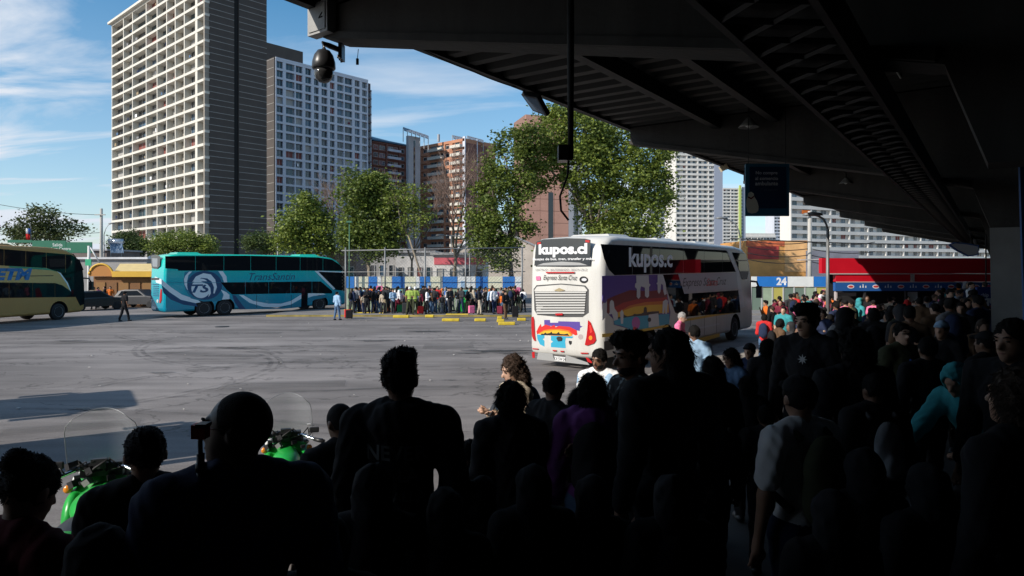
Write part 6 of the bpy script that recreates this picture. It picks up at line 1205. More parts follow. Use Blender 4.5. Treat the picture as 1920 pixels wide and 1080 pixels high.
# ---- teal coach
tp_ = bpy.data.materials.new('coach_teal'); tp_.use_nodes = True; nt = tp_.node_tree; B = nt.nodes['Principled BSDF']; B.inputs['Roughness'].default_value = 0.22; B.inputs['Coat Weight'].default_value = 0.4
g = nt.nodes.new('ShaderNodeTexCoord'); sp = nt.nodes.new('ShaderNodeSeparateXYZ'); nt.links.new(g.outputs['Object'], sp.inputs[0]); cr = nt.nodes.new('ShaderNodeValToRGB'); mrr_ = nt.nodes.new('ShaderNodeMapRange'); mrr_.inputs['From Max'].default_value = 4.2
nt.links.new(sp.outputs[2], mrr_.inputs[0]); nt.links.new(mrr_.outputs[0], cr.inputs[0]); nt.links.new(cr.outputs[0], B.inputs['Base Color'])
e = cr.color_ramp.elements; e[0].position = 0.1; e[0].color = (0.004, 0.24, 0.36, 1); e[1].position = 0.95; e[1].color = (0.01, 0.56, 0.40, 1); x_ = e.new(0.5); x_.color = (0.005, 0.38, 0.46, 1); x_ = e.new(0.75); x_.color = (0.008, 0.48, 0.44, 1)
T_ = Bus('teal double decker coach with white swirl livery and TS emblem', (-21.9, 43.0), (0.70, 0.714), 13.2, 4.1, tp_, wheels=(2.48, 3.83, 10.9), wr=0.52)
s = T_; s.rs = 2.56 / s.ru(274.5, 540)[0]; nav = mat('livery_navy', (0.006, 0.06, 0.15), 0.3); lw = mat('livery_white', (0.66, 0.76, 0.80), 0.3); lwn = mat('livery_teal', (0.008, 0.20, 0.30), 0.3)
s.split_side('window', C2([(255, 172), (900, 168), (1480, 182), (1590, 200), (1650, 240), (1690, 290), (1450, 288), (360, 288), (355, 276), (255, 270)]), 7, busglass, 0.001)
s.split_side('window', C2([(700, 382), (1100, 378), (1500, 374), (1590, 450), (1590, 470), (1340, 468), (790, 478), (745, 440)]), 5, busglass, 0.001)
s.side('front_glass', C2([(1470, 292), (1690, 302), (1698, 380), (1695, 450), (1610, 440), (1545, 370)]), busglass, 0.001, 0.006); s.side('door', C2([(1345, 465), (1395, 465), (1393, 590), (1342, 590)]), busglass, 0.001, 0.006)
s.side('pillar_stripe', C2([(1450, 290), (1475, 292), (1615, 432), (1600, 440)]), lw, 0.008, 0.003); s.side('stripe', C2([(1475, 288), (1690, 296), (1690, 304), (1480, 296)]), lw, 0.008, 0.003)
L0 = 0.0006
s.side('swirl', C2([(410, 300), (440, 292), (700, 292), (745, 380), (720, 382), (765, 470), (760, 500), (690, 530), (560, 535), (460, 510), (415, 440), (400, 370)]), lwn, L0, 0.002)
s.side('swirl', C2([(405, 360), (415, 330), (445, 296), (470, 294), (440, 325), (428, 380), (440, 440), (430, 440), (410, 400)]), lw, L0 + .0022, 0.0015)
s.side('swirl', C2(ellipse(570, 405, 140, 116, 36)), nav, L0 + .0038, 0.0015)
s.side('swirl', C2(ellipse(540, 430, 76, 78, 30)), lw, L0 + .0054, 0.0015)
s.side('swirl', C2([(470, 380), (500, 335), (560, 308), (620, 318), (655, 360), (668, 420), (650, 470), (640, 470), (645, 420), (625, 375), (590, 350), (545, 345), (500, 370)]), lw, L0 + .007, 0.0015)
s.side('swirl', C2([(540, 372), (590, 372), (625, 400), (640, 450), (628, 490), (600, 515), (610, 470), (605, 430), (585, 395)]), nav, L0 + .0086, 0.0012); s.side('swirl', C2([(560, 385), (592, 395), (615, 425), (620, 470), (600, 500), (606, 455), (592, 415)]), lw, L0 + .0100, 0.0012)
s.side('swirl', C2([(680, 292), (715, 292), (745, 335), (750, 380), (725, 382), (712, 340)]), lw, L0 + .0022, 0.0015); s.side('swirl', C2([(700, 440), (745, 460), (768, 480), (770, 515), (710, 520), (722, 480)]), lw, L0 + .0022, 0.0015)
s.side('swoosh', C2([(225, 355), (300, 420), (390, 480), (520, 525), (540, 540), (500, 548), (380, 520), (290, 460), (225, 400)]), lw, L0, 0.0018); s.side('swoosh', C2([(225, 402), (290, 462), (380, 522), (500, 550), (515, 575), (400, 560), (300, 520), (240, 465)]), nav, L0, 0.0018)
s.side('swoosh', C2([(845, 482), (880, 484), (960, 530), (1080, 552), (1180, 552), (1262, 530), (1344, 478), (1344, 512), (1262, 558), (1150, 582), (1040, 578), (930, 545)]), lw, L0, 0.0018)
s.side('swoosh', C2([(790, 482), (840, 484), (925, 548), (1035, 582), (1150, 588), (1262, 565), (1344, 520), (1342, 578), (1200, 594), (860, 598)]), lwn, L0, 0.0018); s.side('swoosh', C2([(790, 482), (815, 484), (870, 560), (900, 596), (850, 598), (810, 540)]), nav, L0 + .002, 0.0012)
s.side('swoosh', C2([(1398, 470), (1500, 462), (1540, 478), (1440, 490), (1398, 505)]), lw, L0, 0.0018); s.side('swoosh', C2([(1398, 508), (1450, 492), (1540, 482), (1560, 500), (1450, 520), (1398, 560)]), lwn, L0, 0.0018)
side_text(s, 'TS', C2([(540, 430)])[0], 1.25, nav, 0.0105, 0.55, shear=0.3, bold=0.03); side_text(s, 'TransSantin', C2([(1115, 335)])[0], 3.4, nav, 0.003, 0.5, shear=0.35)
for sx in (1262, 985, 265): s.side('hatch_joint', C2([(sx, 480), (sx + 3, 480), (sx + 3, 585), (sx, 585)]), arch_m, 0.0025, 0.001)
s.side('hatch_joint', C2([(265, 382), (700, 382), (700, 385), (265, 385)]), lwn, 0.012, 0.001)
s.glass_band('window', 0.4, 12.0, 2.95, 3.8, 7); s.front(); s.hatches((0.9, 9.5), tp_)
s.rear('rear_window', C2([(112, 168), (150, 160), (205, 172), (204, 250), (175, 272), (122, 268), (112, 230)]), rdk, 0.001, 0.01); s.rear('window_reflection', C2([(125, 190), (180, 190), (178, 258), (130, 255)]), mat('reflection_grey', (0.25, 0.27, 0.29), 0.3), 0.012, 0.002)  # grey patch is a reflection painted flat on the rear glass
s.rear('swoosh', C2([(104, 335), (160, 336), (222, 358), (222, 398), (170, 385), (104, 385)]), lw, 0.001, 0.003); s.rear('emblem', C2([(110, 345), (198, 345), (196, 362), (112, 362)]), mat('grille_dark', (0.06, 0.06, 0.06)), 0.0045, 0.01)
for i in range(7): s.rear('louvre', C2([(108, 392 + i * 15), (190, 395 + i * 15), (190, 401 + i * 15), (108, 398 + i * 15)]), nav, 0.001, 0.02)
s.rear('tail_light', C2([(214, 430), (228, 440), (224, 520), (212, 545), (200, 545), (206, 480)]), redl, 0.001, 0.03); s.rear('tail_light', C2([(104, 440), (110, 450), (110, 530), (104, 520)]), redl, 0.001, 0.03)
s.rear('fog_light', C2(ellipse(180, 530, 9, 14, 14)), clearl, 0.001, 0.02); s.rear('fog_light', C2(ellipse(115, 525, 7, 13, 14)), clearl, 0.001, 0.02); s.rear('number_plate', C2([(125, 570), (160, 575), (160, 598), (127, 592)]), platem, 0.001, 0.012)
# ---- gold coach
gp = mat('coach_gold', (0.44, 0.235, 0.065), 0.5, 0.05, 1.0); gpl = mat('coach_gold_light', (0.54, 0.36, 0.12), 0.45)
G_ = Bus('gold double decker coach with blue lettering entering at the left edge', (-30.45, 29.9), (0.232, 0.973), 14.0, 4.45, gp, wheels=(3.0, 4.4, 12.1), rake=1.1)
s = G_
s.split_side('window', C8([(-500, 95), (0, 160), (500, 200), (800, 225), (895, 285), (940, 395), (700, 470), (690, 430), (520, 375), (0, 345), (-500, 320)]), 6, busglass, 0.001)
s.side('front_glass', C8([(690, 432), (930, 398), (945, 560), (950, 780), (900, 800), (850, 700), (800, 640), (760, 540)]), busglass, 0.001, 0.006)
s.split_side('window', C8([(-500, 535), (0, 538), (620, 545), (700, 570), (800, 640), (850, 700), (0, 712), (-500, 712)]), 5, busglass, 0.008)
s.side('panel', C8([(-500, 322), (0, 347), (520, 377), (680, 432), (760, 540), (798, 640), (700, 568), (620, 543), (0, 536), (-500, 533)]), gpl, 0.001, 0.004)
s.side('stripe', C8([(100, 352), (520, 377), (640, 415), (560, 400), (100, 370)]), mat('stripe_green', (0.04, 0.25, 0.13), 0.3), 0.006, 0.002)
s.side('stripe', C8([(640, 412), (682, 432), (762, 540), (800, 640), (788, 632), (748, 548), (672, 440)]), lw, 0.006, 0.003); s.side('stripe', C8([(120, 462), (600, 455), (600, 466), (120, 474)]), mat('stripe_brown', (0.14, 0.09, 0.03), 0.4), 0.006, 0.002)
etm = mat('letter_blue', (0.015, 0.14, 0.36), 0.4); e0, e1 = s.su(*C8([(-70, 445)])[0]), s.su(*C8([(362, 445)])[0]); text('lettering', 'ETM', FACE((1, 0, 0), (0, 0, 1), ((e0[0] + e1[0]) / 2, -s.W / 2 - 0.010, (e0[1] + e1[1]) / 2)), e1[0] - e0[0], etm, s.root, 0.68, ext=0.001, shear=0.25, bold=0.06)
s.glass_band('window', 0.4, 12.5, 3.2, 4.1, 7); s.front(); s.hatches((2, 8), gp)
# coaches parked just outside the left of the picture; their shadows reach in
def plain_coach(label, x, y, rz, L=12.5):
    d = Vector((math.cos(rz), math.sin(rz), 0)); f = Vector((x, y, 0)); left = Vector((-d.y, d.x, 0)); b = Bus(label, (f - d * L - left * 1.3)[:2], d[:2], L, 4.1, wpaint, wheels=(3.0, 4.3, 10.2), rake=1.0)
    for sy in (-1, 1):
        for z0, z1 in ((2.95, 3.8), (1.5, 2.3)):
            for i in range(6): a = 0.6 + (L - 2) * i / 6; MB().box(a, a + (L - 2) / 6 - 0.03, sy * 1.3 - (0.006 if sy < 0 else 0), sy * 1.3 + (0.006 if sy > 0 else 0), z0, z1).build('window', busglass, b.root)
    b.front(); return b
plain_coach('white coach parked outside the left edge of the picture, the farther of two', -13.6, 13.4, math.atan2(0.54, 0.84)); plain_coach('white coach parked outside the left edge of the picture, the nearer of two', -9.25, 10.15, math.atan2(0.54, 0.84))

# ---------------------------------------------------------------- motorcycles
mg = mat('fairing_green', (0.015, 0.34, 0.05), 0.35, 0.15, 4); mwt = mat('fairing_white', (0.65, 0.66, 0.64), 0.3); chrome = mat('chrome', (0.6, 0.6, 0.6), 0.12, metal=1.0); screen = bpy.data.materials.new('windscreen'); screen.use_nodes = True
B = screen.node_tree.nodes['Principled BSDF']; B.inputs['Base Color'].default_value = (0.7, 0.75, 0.78, 1); B.inputs['Roughness'].default_value = 0.05; B.inputs['Alpha'].default_value = 0.07; B.inputs['Specular IOR Level'].default_value = 0.6
edgem = mat('screen_edge', (0.28, 0.29, 0.30), 0.3)
def motorcycle(label, x, y, yaw, sc=1.0):
    r = empty('motorcycle', (x, y, 0), R(yaw), label, 'motorcycle', 'green police motorcycles'); r.scale = (sc, sc, sc)      # faces -y
    for yy in (-0.78, 0.72):
        w = MB().lathe([(0.22, -0.06), (0.31, -0.065), (0.33, -0.03), (0.33, 0.03), (0.31, 0.065), (0.22, 0.06)], 28, 0, Matrix.Translation((0, yy, 0.33)) @ Matrix.Rotation(R(90), 4, 'Y')).build('wheel', rubber, r, True)
        MB().lathe([(0.02, -0.05), (0.21, -0.04), (0.225, 0), (0.21, 0.04), (0.02, 0.05)], 20, 0, Matrix.Translation((0, yy, 0.33)) @ Matrix.Rotation(R(90), 4, 'Y')).build('rim', rimm, w, True)
    def sh(nm, prims, m, **k): return sdf_obj(nm, prims, 0.022, m, r, **k)
    sh('tank', [ell((0, -0.12, 0.84), (0.17, 0.30, 0.13)), cap((0, -0.35, 0.84), (0, 0.1, 0.78), 0.13, 0.10)], mg, k=0.05)
    sh('front_fairing', [ell((0, -0.55, 0.86), (0.27, 0.20, 0.20)), ell((0.22, -0.40, 0.66), (0.09, 0.22, 0.24)), ell((-0.22, -0.40, 0.66), (0.09, 0.22, 0.24))], mg, k=0.06)
    sh('fairing_stripe', [cap((-0.24, -0.52, 0.97), (0, -0.70, 0.98), 0.035, 0.035), cap((0.24, -0.52, 0.97), (0, -0.70, 0.98), 0.035, 0.035)], mwt, k=0.02)
    sh('seat', [ell((0, 0.38, 0.80), (0.16, 0.36, 0.08))], blackp); sh('engine', [ell((0, -0.02, 0.48), (0.20, 0.26, 0.20)), ell((0.20, -0.05, 0.45), (0.10, 0.12, 0.10)), ell((-0.20, -0.05, 0.45), (0.10, 0.12, 0.10))], blackp)
    sh('mudguard', [cap((0, -0.95, 0.62), (0, -0.60, 0.66), 0.07, 0.07)], mg); sh('tail', [ell((0, 0.80, 0.84), (0.13, 0.20, 0.08))], mg)
    for sx in (-1, 1):
        p = sh('pannier', [ell((sx * 0.34, 0.62, 0.66), (0.14, 0.26, 0.20))], mwt)
        MB().tube([(sx * 0.11, -0.78, 0.33), (sx * 0.11, -0.50, 0.95)], 0.03, 8).build('fork', chrome, r, True)
        MB().tube([(sx * 0.16, 0.1, 0.32), (sx * 0.18, 0.9, 0.38)], [0.04, 0.055], 10).build('exhaust', chrome, r, True)
        h = MB(); h.tube([(0, -0.38, 1.06), (sx * 0.18, -0.36, 1.10), (sx * 0.34, -0.22, 1.06), (sx * 0.44, -0.16, 1.04)], [0.016, 0.016, 0.020, 0.022], 8); hb_ = h.build('handlebar', chrome, r, True)
        MB().tube([(sx * 0.33, -0.23, 1.06), (sx * 0.45, -0.155, 1.04)], 0.026, 8).build('grip', blackp, hb_, True); MB().tube([(sx * 0.30, -0.27, 1.07), (sx * 0.44, -0.24, 1.05)], 0.008, 6).build('brake_lever', chrome, hb_, True)
        m_ = MB(); m_.tube([(sx * 0.26, -0.26, 1.09), (sx * 0.31, -0.28, 1.15)], 0.008, 6); mm = m_.build('mirror', blackp, r, True); b_ = MB().box(sx * 0.33 - 0.06, sx * 0.33 + 0.06, -0.30, -0.27, 1.13, 1.20).build('mirror_shell', blackp, mm); bv_ = b_.modifiers.new('b', 'BEVEL'); bv_.width = 0.012; bv_.segments = 2
    h = sh('headlight', [ell((0, -0.74, 0.86), (0.11, 0.04, 0.08))], clearl)
    MB().box(-0.17, 0.17, -0.46, -0.36, 1.02, 1.14).build('instrument_panel', blackp, r); MB().box(-0.05, 0.07, -0.36, -0.30, 1.10, 1.19).build('radio', blackp, r); MB().tube([(-0.12, -0.34, 1.10), (-0.06, -0.30, 1.18), (0.03, -0.28, 1.12), (0.1, -0.3, 1.06)], 0.012, 6).build('wiring', wire, r, True)
    cb2 = random.Random(5)
    for q in range(11):        # cables, switch boxes and bolts clustered round the bars
        x2 = cb2.uniform(-0.26, 0.26); z2 = cb2.uniform(0.96, 1.14); y2 = cb2.uniform(-0.50, -0.28); a2 = cb2.uniform(0.02, 0.045)
        b_ = MB().box(-a2, a2, -a2 * 0.8, a2 * 0.8, -a2 * 0.7, a2 * 0.7, 0, Matrix.Translation((x2, y2, z2)) @ Matrix.Rotation(cb2.uniform(0, 1.5), 4, (0.4, 0.3, 1))).build('switch_box', [blackp, blackp, blackp, mat('plastic_grey', (0.25, 0.25, 0.25), 0.4)][q % 4], r)
    for q in range(9):
        x2 = cb2.uniform(-0.3, 0.3); MB().tube([(x2, -0.34, 1.08), (x2 * 0.7 + cb2.uniform(-.1, .1), -0.30, 1.15 + cb2.uniform(-.05, .05)), (x2 * 0.4, -0.50, 0.98), (x2 * 0.2, -0.45, 0.85)], 0.008, 5).build('wiring', wire, r, True)
    for sx in (-1, 1):
        sh('fork_cover', [ell((sx * 0.15, -0.52, 0.98), (0.05, 0.07, 0.10))], blackp); MB().lathe([(0.005, -0.02), (0.035, -0.02), (0.035, 0.02), (0.005, 0.025)], 14, 0, Matrix.Translation((sx * 0.27, -0.40, 0.92)) @ Matrix.Rotation(R(90), 4, 'X')).build('indicator', orl, r, True)
    MB().box(-0.25, 0.25, -0.62, -0.60, 1.0, 1.05).build('screen_bracket', chrome, r)
    # tall windscreen with a rim
    v = []; f = []; nx_, nz_ = 10, 8
    for i in range(nz_ + 1):
        t = i / nz_
        for j in range(nx_ + 1):
            u = -1 + 2 * j / nx_; hw_ = 0.31 * (1 - 0.10 * t ** 2) * (1 - 0.25 * max(0, t - 0.85) / 0.15 * 1); v.append((u * hw_, -0.70 + 0.13 * u * u + 0.26 * t, 1.00 + 0.62 * t - 0.06 * u * u * t))
    for i in range(nz_):
        for j in range(nx_): a = i * (nx_ + 1) + j; f.append((a, a + 1, a + nx_ + 2, a + nx_ + 1))
    ws = MB().add(v, f).build('windscreen', screen, r, True); mo = ws.modifiers.new('t', 'SOLIDIFY'); mo.thickness = 0.004
    W_ = lambda i, j: v[i * (nx_ + 1) + j]; MB().tube([W_(i, 0) for i in range(nz_ + 1)] + [W_(nz_, j) for j in range(1, nx_)] + [W_(i, nx_) for i in range(nz_, -1, -1)], 0.0032, 5).build('windscreen_rim', edgem, ws, True)
    MB().tube([(0.05, 0.1, 0.3), (0.25, 0.12, 0.02)], 0.014, 6).build('side_stand', blackp, r, True); return r
motorcycle('green police motorcycle with a tall clear windscreen at the left edge of the crowd', -3.80, 6.15, 198, 1.06)
motorcycle('green police motorcycle with a tall windscreen behind the man in profile', -2.62, 7.9, 196, 0.96)

# ---------------------------------------------------------------- cars behind the gold coach
def car(label, x, y, rz, m_, L=4.2):
    r = empty('parked_car', (x, y, 0), rz, label, 'car', 'cars by the kiosk')
    side = [(-L / 2, 0.35), (-L / 2 + 0.02, 0.75), (-L / 2 + 0.25, 0.92), (-L / 2 + 0.55, 1.35), (-L / 2 + 1.1, 1.46), (0.2, 1.46), (0.95, 0.98), (L / 2 - 0.25, 0.85), (L / 2, 0.62), (L / 2 - 0.02, 0.35)]
    v = []; st = [(-0.84, 0.06, 0.0), (-0.80, 0.0, 0.0), (0.80, 0.0, 0), (0.84, 0.06, 0)]
    for yy, ins, _ in st:
        for (a, b) in side: k = 0.86 if b > 1.1 else 1.0; v.append((a * (1 - ins * 0.3), yy * k, b - ins))
    n = len(side); f = [(i * n + j, (i + 1) * n + j, (i + 1) * n + (j + 1) % n, i * n + (j + 1) % n) for i in range(3) for j in range(n)] + [tuple(range(n))[::-1], tuple(3 * n + j for j in range(n))]
    fixn(MB().add(v, f).build('body', m_, r, tri=True))
    for sy in (-1, 1):
        g_ = [(-L / 2 + 0.62, 0.98), (-L / 2 + 0.85, 1.34), (0.12, 1.38), (0.72, 1.0)]; MB().add([(a, sy * (0.86 - 0.12 * (b - 0.9) / 0.5), b) for a, b in g_] + [(a, sy * (0.84 - 0.12 * (b - 0.9) / 0.5), b) for a, b in g_], [(0, 1, 2, 3), (4, 7, 6, 5), (0, 4, 5, 1), (1, 5, 6, 2), (2, 6, 7, 3), (3, 7, 4, 0)]).build('side_window', busglass, r)
        for xx in (-L / 2 + 0.75, L / 2 - 0.8):
            w = MB().lathe([(0.2, -0.09), (0.3, -0.09), (0.31, 0.0), (0.3, 0.09), (0.2, 0.09)], 20, 0, Matrix.Translation((xx, sy * 0.78, 0.31)) @ Matrix.Rotation(R(90), 4, 'X')).build('wheel', rubber, r, True); MB().lathe([(0.02, -0.07), (0.2, -0.06), (0.2, 0.06), (0.02, 0.07)], 14, 0, Matrix.Translation((xx, sy * 0.79, 0.31)) @ Matrix.Rotation(R(90), 4, 'X')).build('rim', rimm, w, True)
        MB().box(L / 2 - 0.05, L / 2 + 0.01, sy * 0.6 - 0.15, sy * 0.6 + 0.15, 0.6, 0.74).build('headlight', clearl, r); MB().box(-L / 2 - 0.01, -L / 2 + 0.04, sy * 0.62 - 0.12, sy * 0.62 + 0.12, 0.68, 0.84).build('tail_light', redl, r)
    return r
car('dark grey hatchback parked in front of the kiosk beside the rear of the teal coach', X(266, 55.5), 55.5, R(-8), mat('car_grey', (0.035, 0.035, 0.038), 0.5)); car('dark car parked between the gold coach and the kiosk', X(176, 52), 52, R(60), mat('car_black', (0.02, 0.02, 0.022), 0.25))
# ---------------------------------------------------------------- people in the foreground
def at_px(px, py, Z, top=True):      # where a person stands whose head top shows at (px, py), and how tall they are
    x = (px - CX) / F * Z; zt = CZ + (HY - py) / F * Z; fz = floor_z(x, Z); return x, fz, zt - fz
def hero(label, px, py, Z, yaw, h=None, cat='person', **k):
    x, fz, hh = at_px(px, py, Z); hgt = h or max(1.35, min(1.98, hh / k.pop('hk', 1.0)))
    o, inf = figure(h=hgt, **k); o.rotation_euler = (0, 0, R(yaw)); hd_ = inf['H']((0, 0.015, 1.755)); sc_ = min(1.12, max(0.88, (h or hh) / hd_.z)); o.scale = (sc_,) * 3; off = Matrix.Rotation(R(yaw), 3, 'Z') @ (hd_ * sc_); o.location = (x - off.x, Z - off.y, 0); o.location.z = floor_z(o.location.x, o.location.y); tag(o, label, cat); o['hh'] = round(hh, 2); del o['hh']; return o, inf
def held(name, label, o, inf, side, verts_fn, m_, cat):
    p = o.matrix_basis @ inf['hand'][side]; q = verts_fn(p).build(name, m_); tag(q, label, cat); return q
D = lambda *v: v
relax_l = [(0.20, 0.02, -1), (0.05, -0.18, -1)]; relax_r = [(-0.20, 0.02, -1), (-0.05, -0.18, -1)]
phone_l = [(0.15, 0.0, -1), (-0.35, -0.85, 0.35)]; phone_r = [(-0.15, 0.0, -1), (0.35, -0.85, 0.35)]; fold_l = [(0.12, -0.1, -1), (-0.95, -0.35, 0.12)]; fold_r = [(-0.12, -0.1, -1), (0.95, -0.35, 0.05)]
def phone(o, inf, side, label, lit=False):
    bpy.context.view_layer.update(); p = o.matrix_basis @ (inf['hand'][side] + Vector((0, -0.03, 0.02))); yaw = o.rotation_euler[2]
    r = empty('mobile_phone', p, yaw, label, 'phone'); MB().box(-0.038, 0.038, -0.005, 0.005, -0.03, 0.12).build('case', blackp, r); MB().box(-0.034, 0.034, 0.0051, 0.007, -0.024, 0.114).build('screen', mat('screen_lit', (0.35, 0.55, 0.85), 0.3, emit=0.6) if lit else busglass, r); r.rotation_euler = (R(-35), 0, yaw)
    return r
# 1
o, i = hero('woman at the far left in a dark red jacket bent over her phone', 78, 868, 2.6, 165, skin=1, hair='black', style='bun', top='dark red', legs='black', female=True, res=0.013, pose=dict(pitch=24, la=phone_l, ra=phone_r, lean=8), seed=1); phone(o, i, 1, 'phone held by the woman in the dark red jacket')
o, i = hero('man in a black jacket seen from behind beside the first motorcycle', 273, 800, 3.3, 205, skin=1, style='short', top='black', legs='black', res=0.013, pose=dict(yaw=8), build=1.02, seed=2)
o, i = hero('bald looking man in a dark suit seen in left profile with glasses', 452, 733, 2.35, 200, skin=3, style='shaved', top='navy', legs='charcoal', res=0.011, detail=True, pose=dict(yaw=72, la=[(0.25, 0.1, -1), (0, -0.3, -1)]), build=1.12, seed=3, hk=1.0)
S_ = i['S']; gm = MB()
for s_ in (-1, 1):
    c = i['H']((s_ * 0.034, -0.103, 1.645)); gm.tube([c + Vector((0.020 * math.cos(a), 0, 0.015 * math.sin(a))) for a in [2 * math.pi * k / 14 for k in range(15)]], 0.0016, 5); gm.tube([i['H']((s_ * 0.055, -0.100, 1.650)), i['H']((s_ * 0.083, 0.01, 1.648))], 0.0018, 5)
Pg = gm.build('glasses', chrome, o, True)
bpy.context.view_layer.update()
sf = empty('handheld_microphone', (0, 0, 0), 0, 'red and black reporter microphone on a black stick held up beside the profile man', 'microphone'); Zm = 2.25
MB().tube([unp(375, 812, Zm), unp(376, 850, Zm)], 0.008, 8).build('stick', blackp, sf, True); MB().tube([unp(376, 850, Zm), unp(377, 1000, Zm)], 0.013, 10).build('handle', blackp, sf, True); MB().tube([unp(377, 868, Zm), unp(377, 884, Zm)], 0.018, 10).build('collar', blackp, sf, True)
MB().box(X(363, Zm), X(389, Zm), Zm - 0.02, Zm + 0.02, ZZ(821, Zm), ZZ(795, Zm)).build('head', mat('mic_red', (0.6, 0.015, 0.012), 0.5), sf); MB().box(X(372, Zm), X(391, Zm), Zm - 0.024, Zm + 0.024, ZZ(800, Zm), ZZ(793, Zm)).build('top_cap', blackp, sf)
# 4-8
o, i = hero('man with cropped hair looking down between the profile man and the tall hooded man', 632, 764, 4.3, 215, skin=2, style='shaved', top='black', legs='black', res=0.014, pose=dict(pitch=22, yaw=10), seed=4)
o, i = hero('tall man with spiky hair and a printed hooded top seen from behind', 750, 664, 3.6, 178, skin=2, style='quiff', top='black', legs='charcoal', res=0.012, hood=True, pose=dict(yaw=-6), build=1.12, seed=5)
bpy.context.view_layer.update(); jk = [c for c in o.children if c.name.startswith('jacket')][0]; bv = BVHTree.FromObject(jk, bpy.context.evaluated_depsgraph_get())
for body_, x_, z_, w_, sh_ in (('NEVER', 0.0, 1.30, 0.30, 0.0), ('LA', -0.06, 1.19, 0.10, 0), ('BATALLA', 0.0, 1.09, 0.28, 0)):
    t = text('back_print', body_, FACE((-1, 0, 0), (0, 0, 1), (x_ * i['S'], 0.6, z_ * i['S'])), w_ * i['S'], mat('print_grey', (0.13, 0.14, 0.14), 0.8), o, bold=0.02)
    bm = bmesh.new(); bm.from_mesh(t.data); bmesh.ops.subdivide_edges(bm, edges=bm.edges, cuts=1)
    for v in bm.verts:
        hit = bv.ray_cast(v.co, Vector((0, -1, 0)))
        if hit[0] is not None: v.co = hit[0] + Vector((0, 0.004, 0))
    bm.to_mesh(t.data); bm.free()
o, i = hero('small child with short dark hair in front of the woman in black', 880, 868, 4.6, 180, skin=2, style='short', top='black', legs='black', res=0.016, h=1.28, seed=6)
o, i = hero('woman in a black jumper with a round bob seen from behind', 957, 716, 4.35, 186, skin=1, style='bob', top='black', legs='charcoal', female=True, res=0.013, seed=7, pose=dict(la=phone_l, ra=phone_r, pitch=10))
o, i = hero('sunlit woman with long curly hair and a blue backpack looking at her phone', 956, 672, 7.35, -62, skin=0, hair='brown', style='curly', top='beige', legs='light blue', female=True, res=0.015, detail=True, pose=dict(pitch=18, la=phone_l, ra=phone_r, stride=0.18, yaw=-8), seed=8); backpack(o, i, 'denim', size=0.95); phone(o, i, 1, 'white phone held by the curly haired woman', False)
o, i = hero('man in a dark jacket turned right carrying a small bag on his hip', 1040, 698, 5.0, 130, skin=2, style='short', top='black', legs='khaki', res=0.014, detail=True, pose=dict(yaw=30, pitch=12, la=fold_l, ra=fold_r, lean=4), seed=9)
o, i = hero('woman in a purple hooded jacket with a black backpack seen from behind', 1110, 700, 4.3, 176, skin=1, style='bob', top='purple', legs='denim', female=True, hood=True, res=0.013, seed=10, pose=dict(ra=[(-0.3, 0.05, -1), (-0.1, -0.2, -1)])); backpack(o, i, 'black')
o, i = hero('person in a burgundy top half hidden behind the purple jacket', 1088, 728, 5.2, 150, skin=2, style='bob', top='burgundy', legs='navy', female=True, res=0.017, seed=11)
o, i = hero('bearded young man in white T-shirt and open pale blue shirt near white coach rear', 1122, 655, 8.6, -22, skin=2, style='short', top='white', legs='denim', res=0.014, detail=True, pose=dict(beard=True, pitch=14, yaw=-18), seed=12)
T = i['T']; S_ = i['S']
for s_ in (-1, 1): sdf_obj('open_shirt', [cap(T((s_ * 0.12, 0.0, 1.44)), T((s_ * 0.20, 0.02, 1.40)), 0.065 * S_, 0.07 * S_), cap(T((s_ * 0.13, -0.03, 1.40)), T((s_ * 0.13, -0.02, 0.95)), 0.075 * S_, 0.07 * S_), cap(T((s_ * 0.20, 0.02, 1.40)), T((s_ * 0.24, 0.03, 1.15)), 0.078 * S_, 0.07 * S_)], 0.015, CL['light blue'], o, k=0.03, noise=0.003)
o, i = hero('young man with a high quiff in left profile wearing a patterned black and grey shirt', 1182, 628, 4.25, -72, skin=2, style='quiff', top='charcoal', legs='black', sleeve='short', res=0.012, detail=True, pose=dict(beard=True, pitch=10, ra=[(-0.1, -0.2, -1), (0.5, -0.9, -0.05)], la=[(0.2, 0.1, -1), (0, -0.4, -1)]), seed=13)
pm = MATS.get('pattern_leaf') or mat('pattern_leaf', (0.16, 0.19, 0.2), 0.85)
sh_ = [c for c in o.children if c.name.startswith('shirt')][0]; m_ = bpy.data.materials.new('shirt_pattern'); m_.use_nodes = True; nt = m_.node_tree; v_ = nt.nodes.new('ShaderNodeTexVoronoi'); v_.inputs['Scale'].default_value = 16; tcn = nt.nodes.new('ShaderNodeTexCoord'); nt.links.new(tcn.outputs['Object'], v_.inputs['Vector'])
cr = nt.nodes.new('ShaderNodeValToRGB'); cr.color_ramp.elements[0].position = 0.28; cr.color_ramp.elements[0].color = (0.20, 0.24, 0.25, 1); cr.color_ramp.elements[1].position = 0.34; cr.color_ramp.elements[1].color = (0.012, 0.013, 0.014, 1); nt.links.new(v_.outputs['Distance'], cr.inputs[0]); nt.links.new(cr.outputs[0], nt.nodes['Principled BSDF'].inputs['Base Color']); nt.nodes['Principled BSDF'].inputs['Roughness'].default_value = 0.85; sh_.data.materials[0] = m_
o, i = hero('big dark haired person in a broad black coat towering in the centre of the crowd', 1250, 617, 4.0, 215, skin=2, style='long', top='black', legs='black', res=0.013, build=1.28, pose=dict(yaw=25, pitch=8), seed=14)
o, i = hero('man in a light blue shirt with his back to us beside the white coach', 1302, 610, 11.6, 160, skin=2, style='short', top='light blue', legs='navy', res=0.018, pose=dict(yaw=25), seed=15)
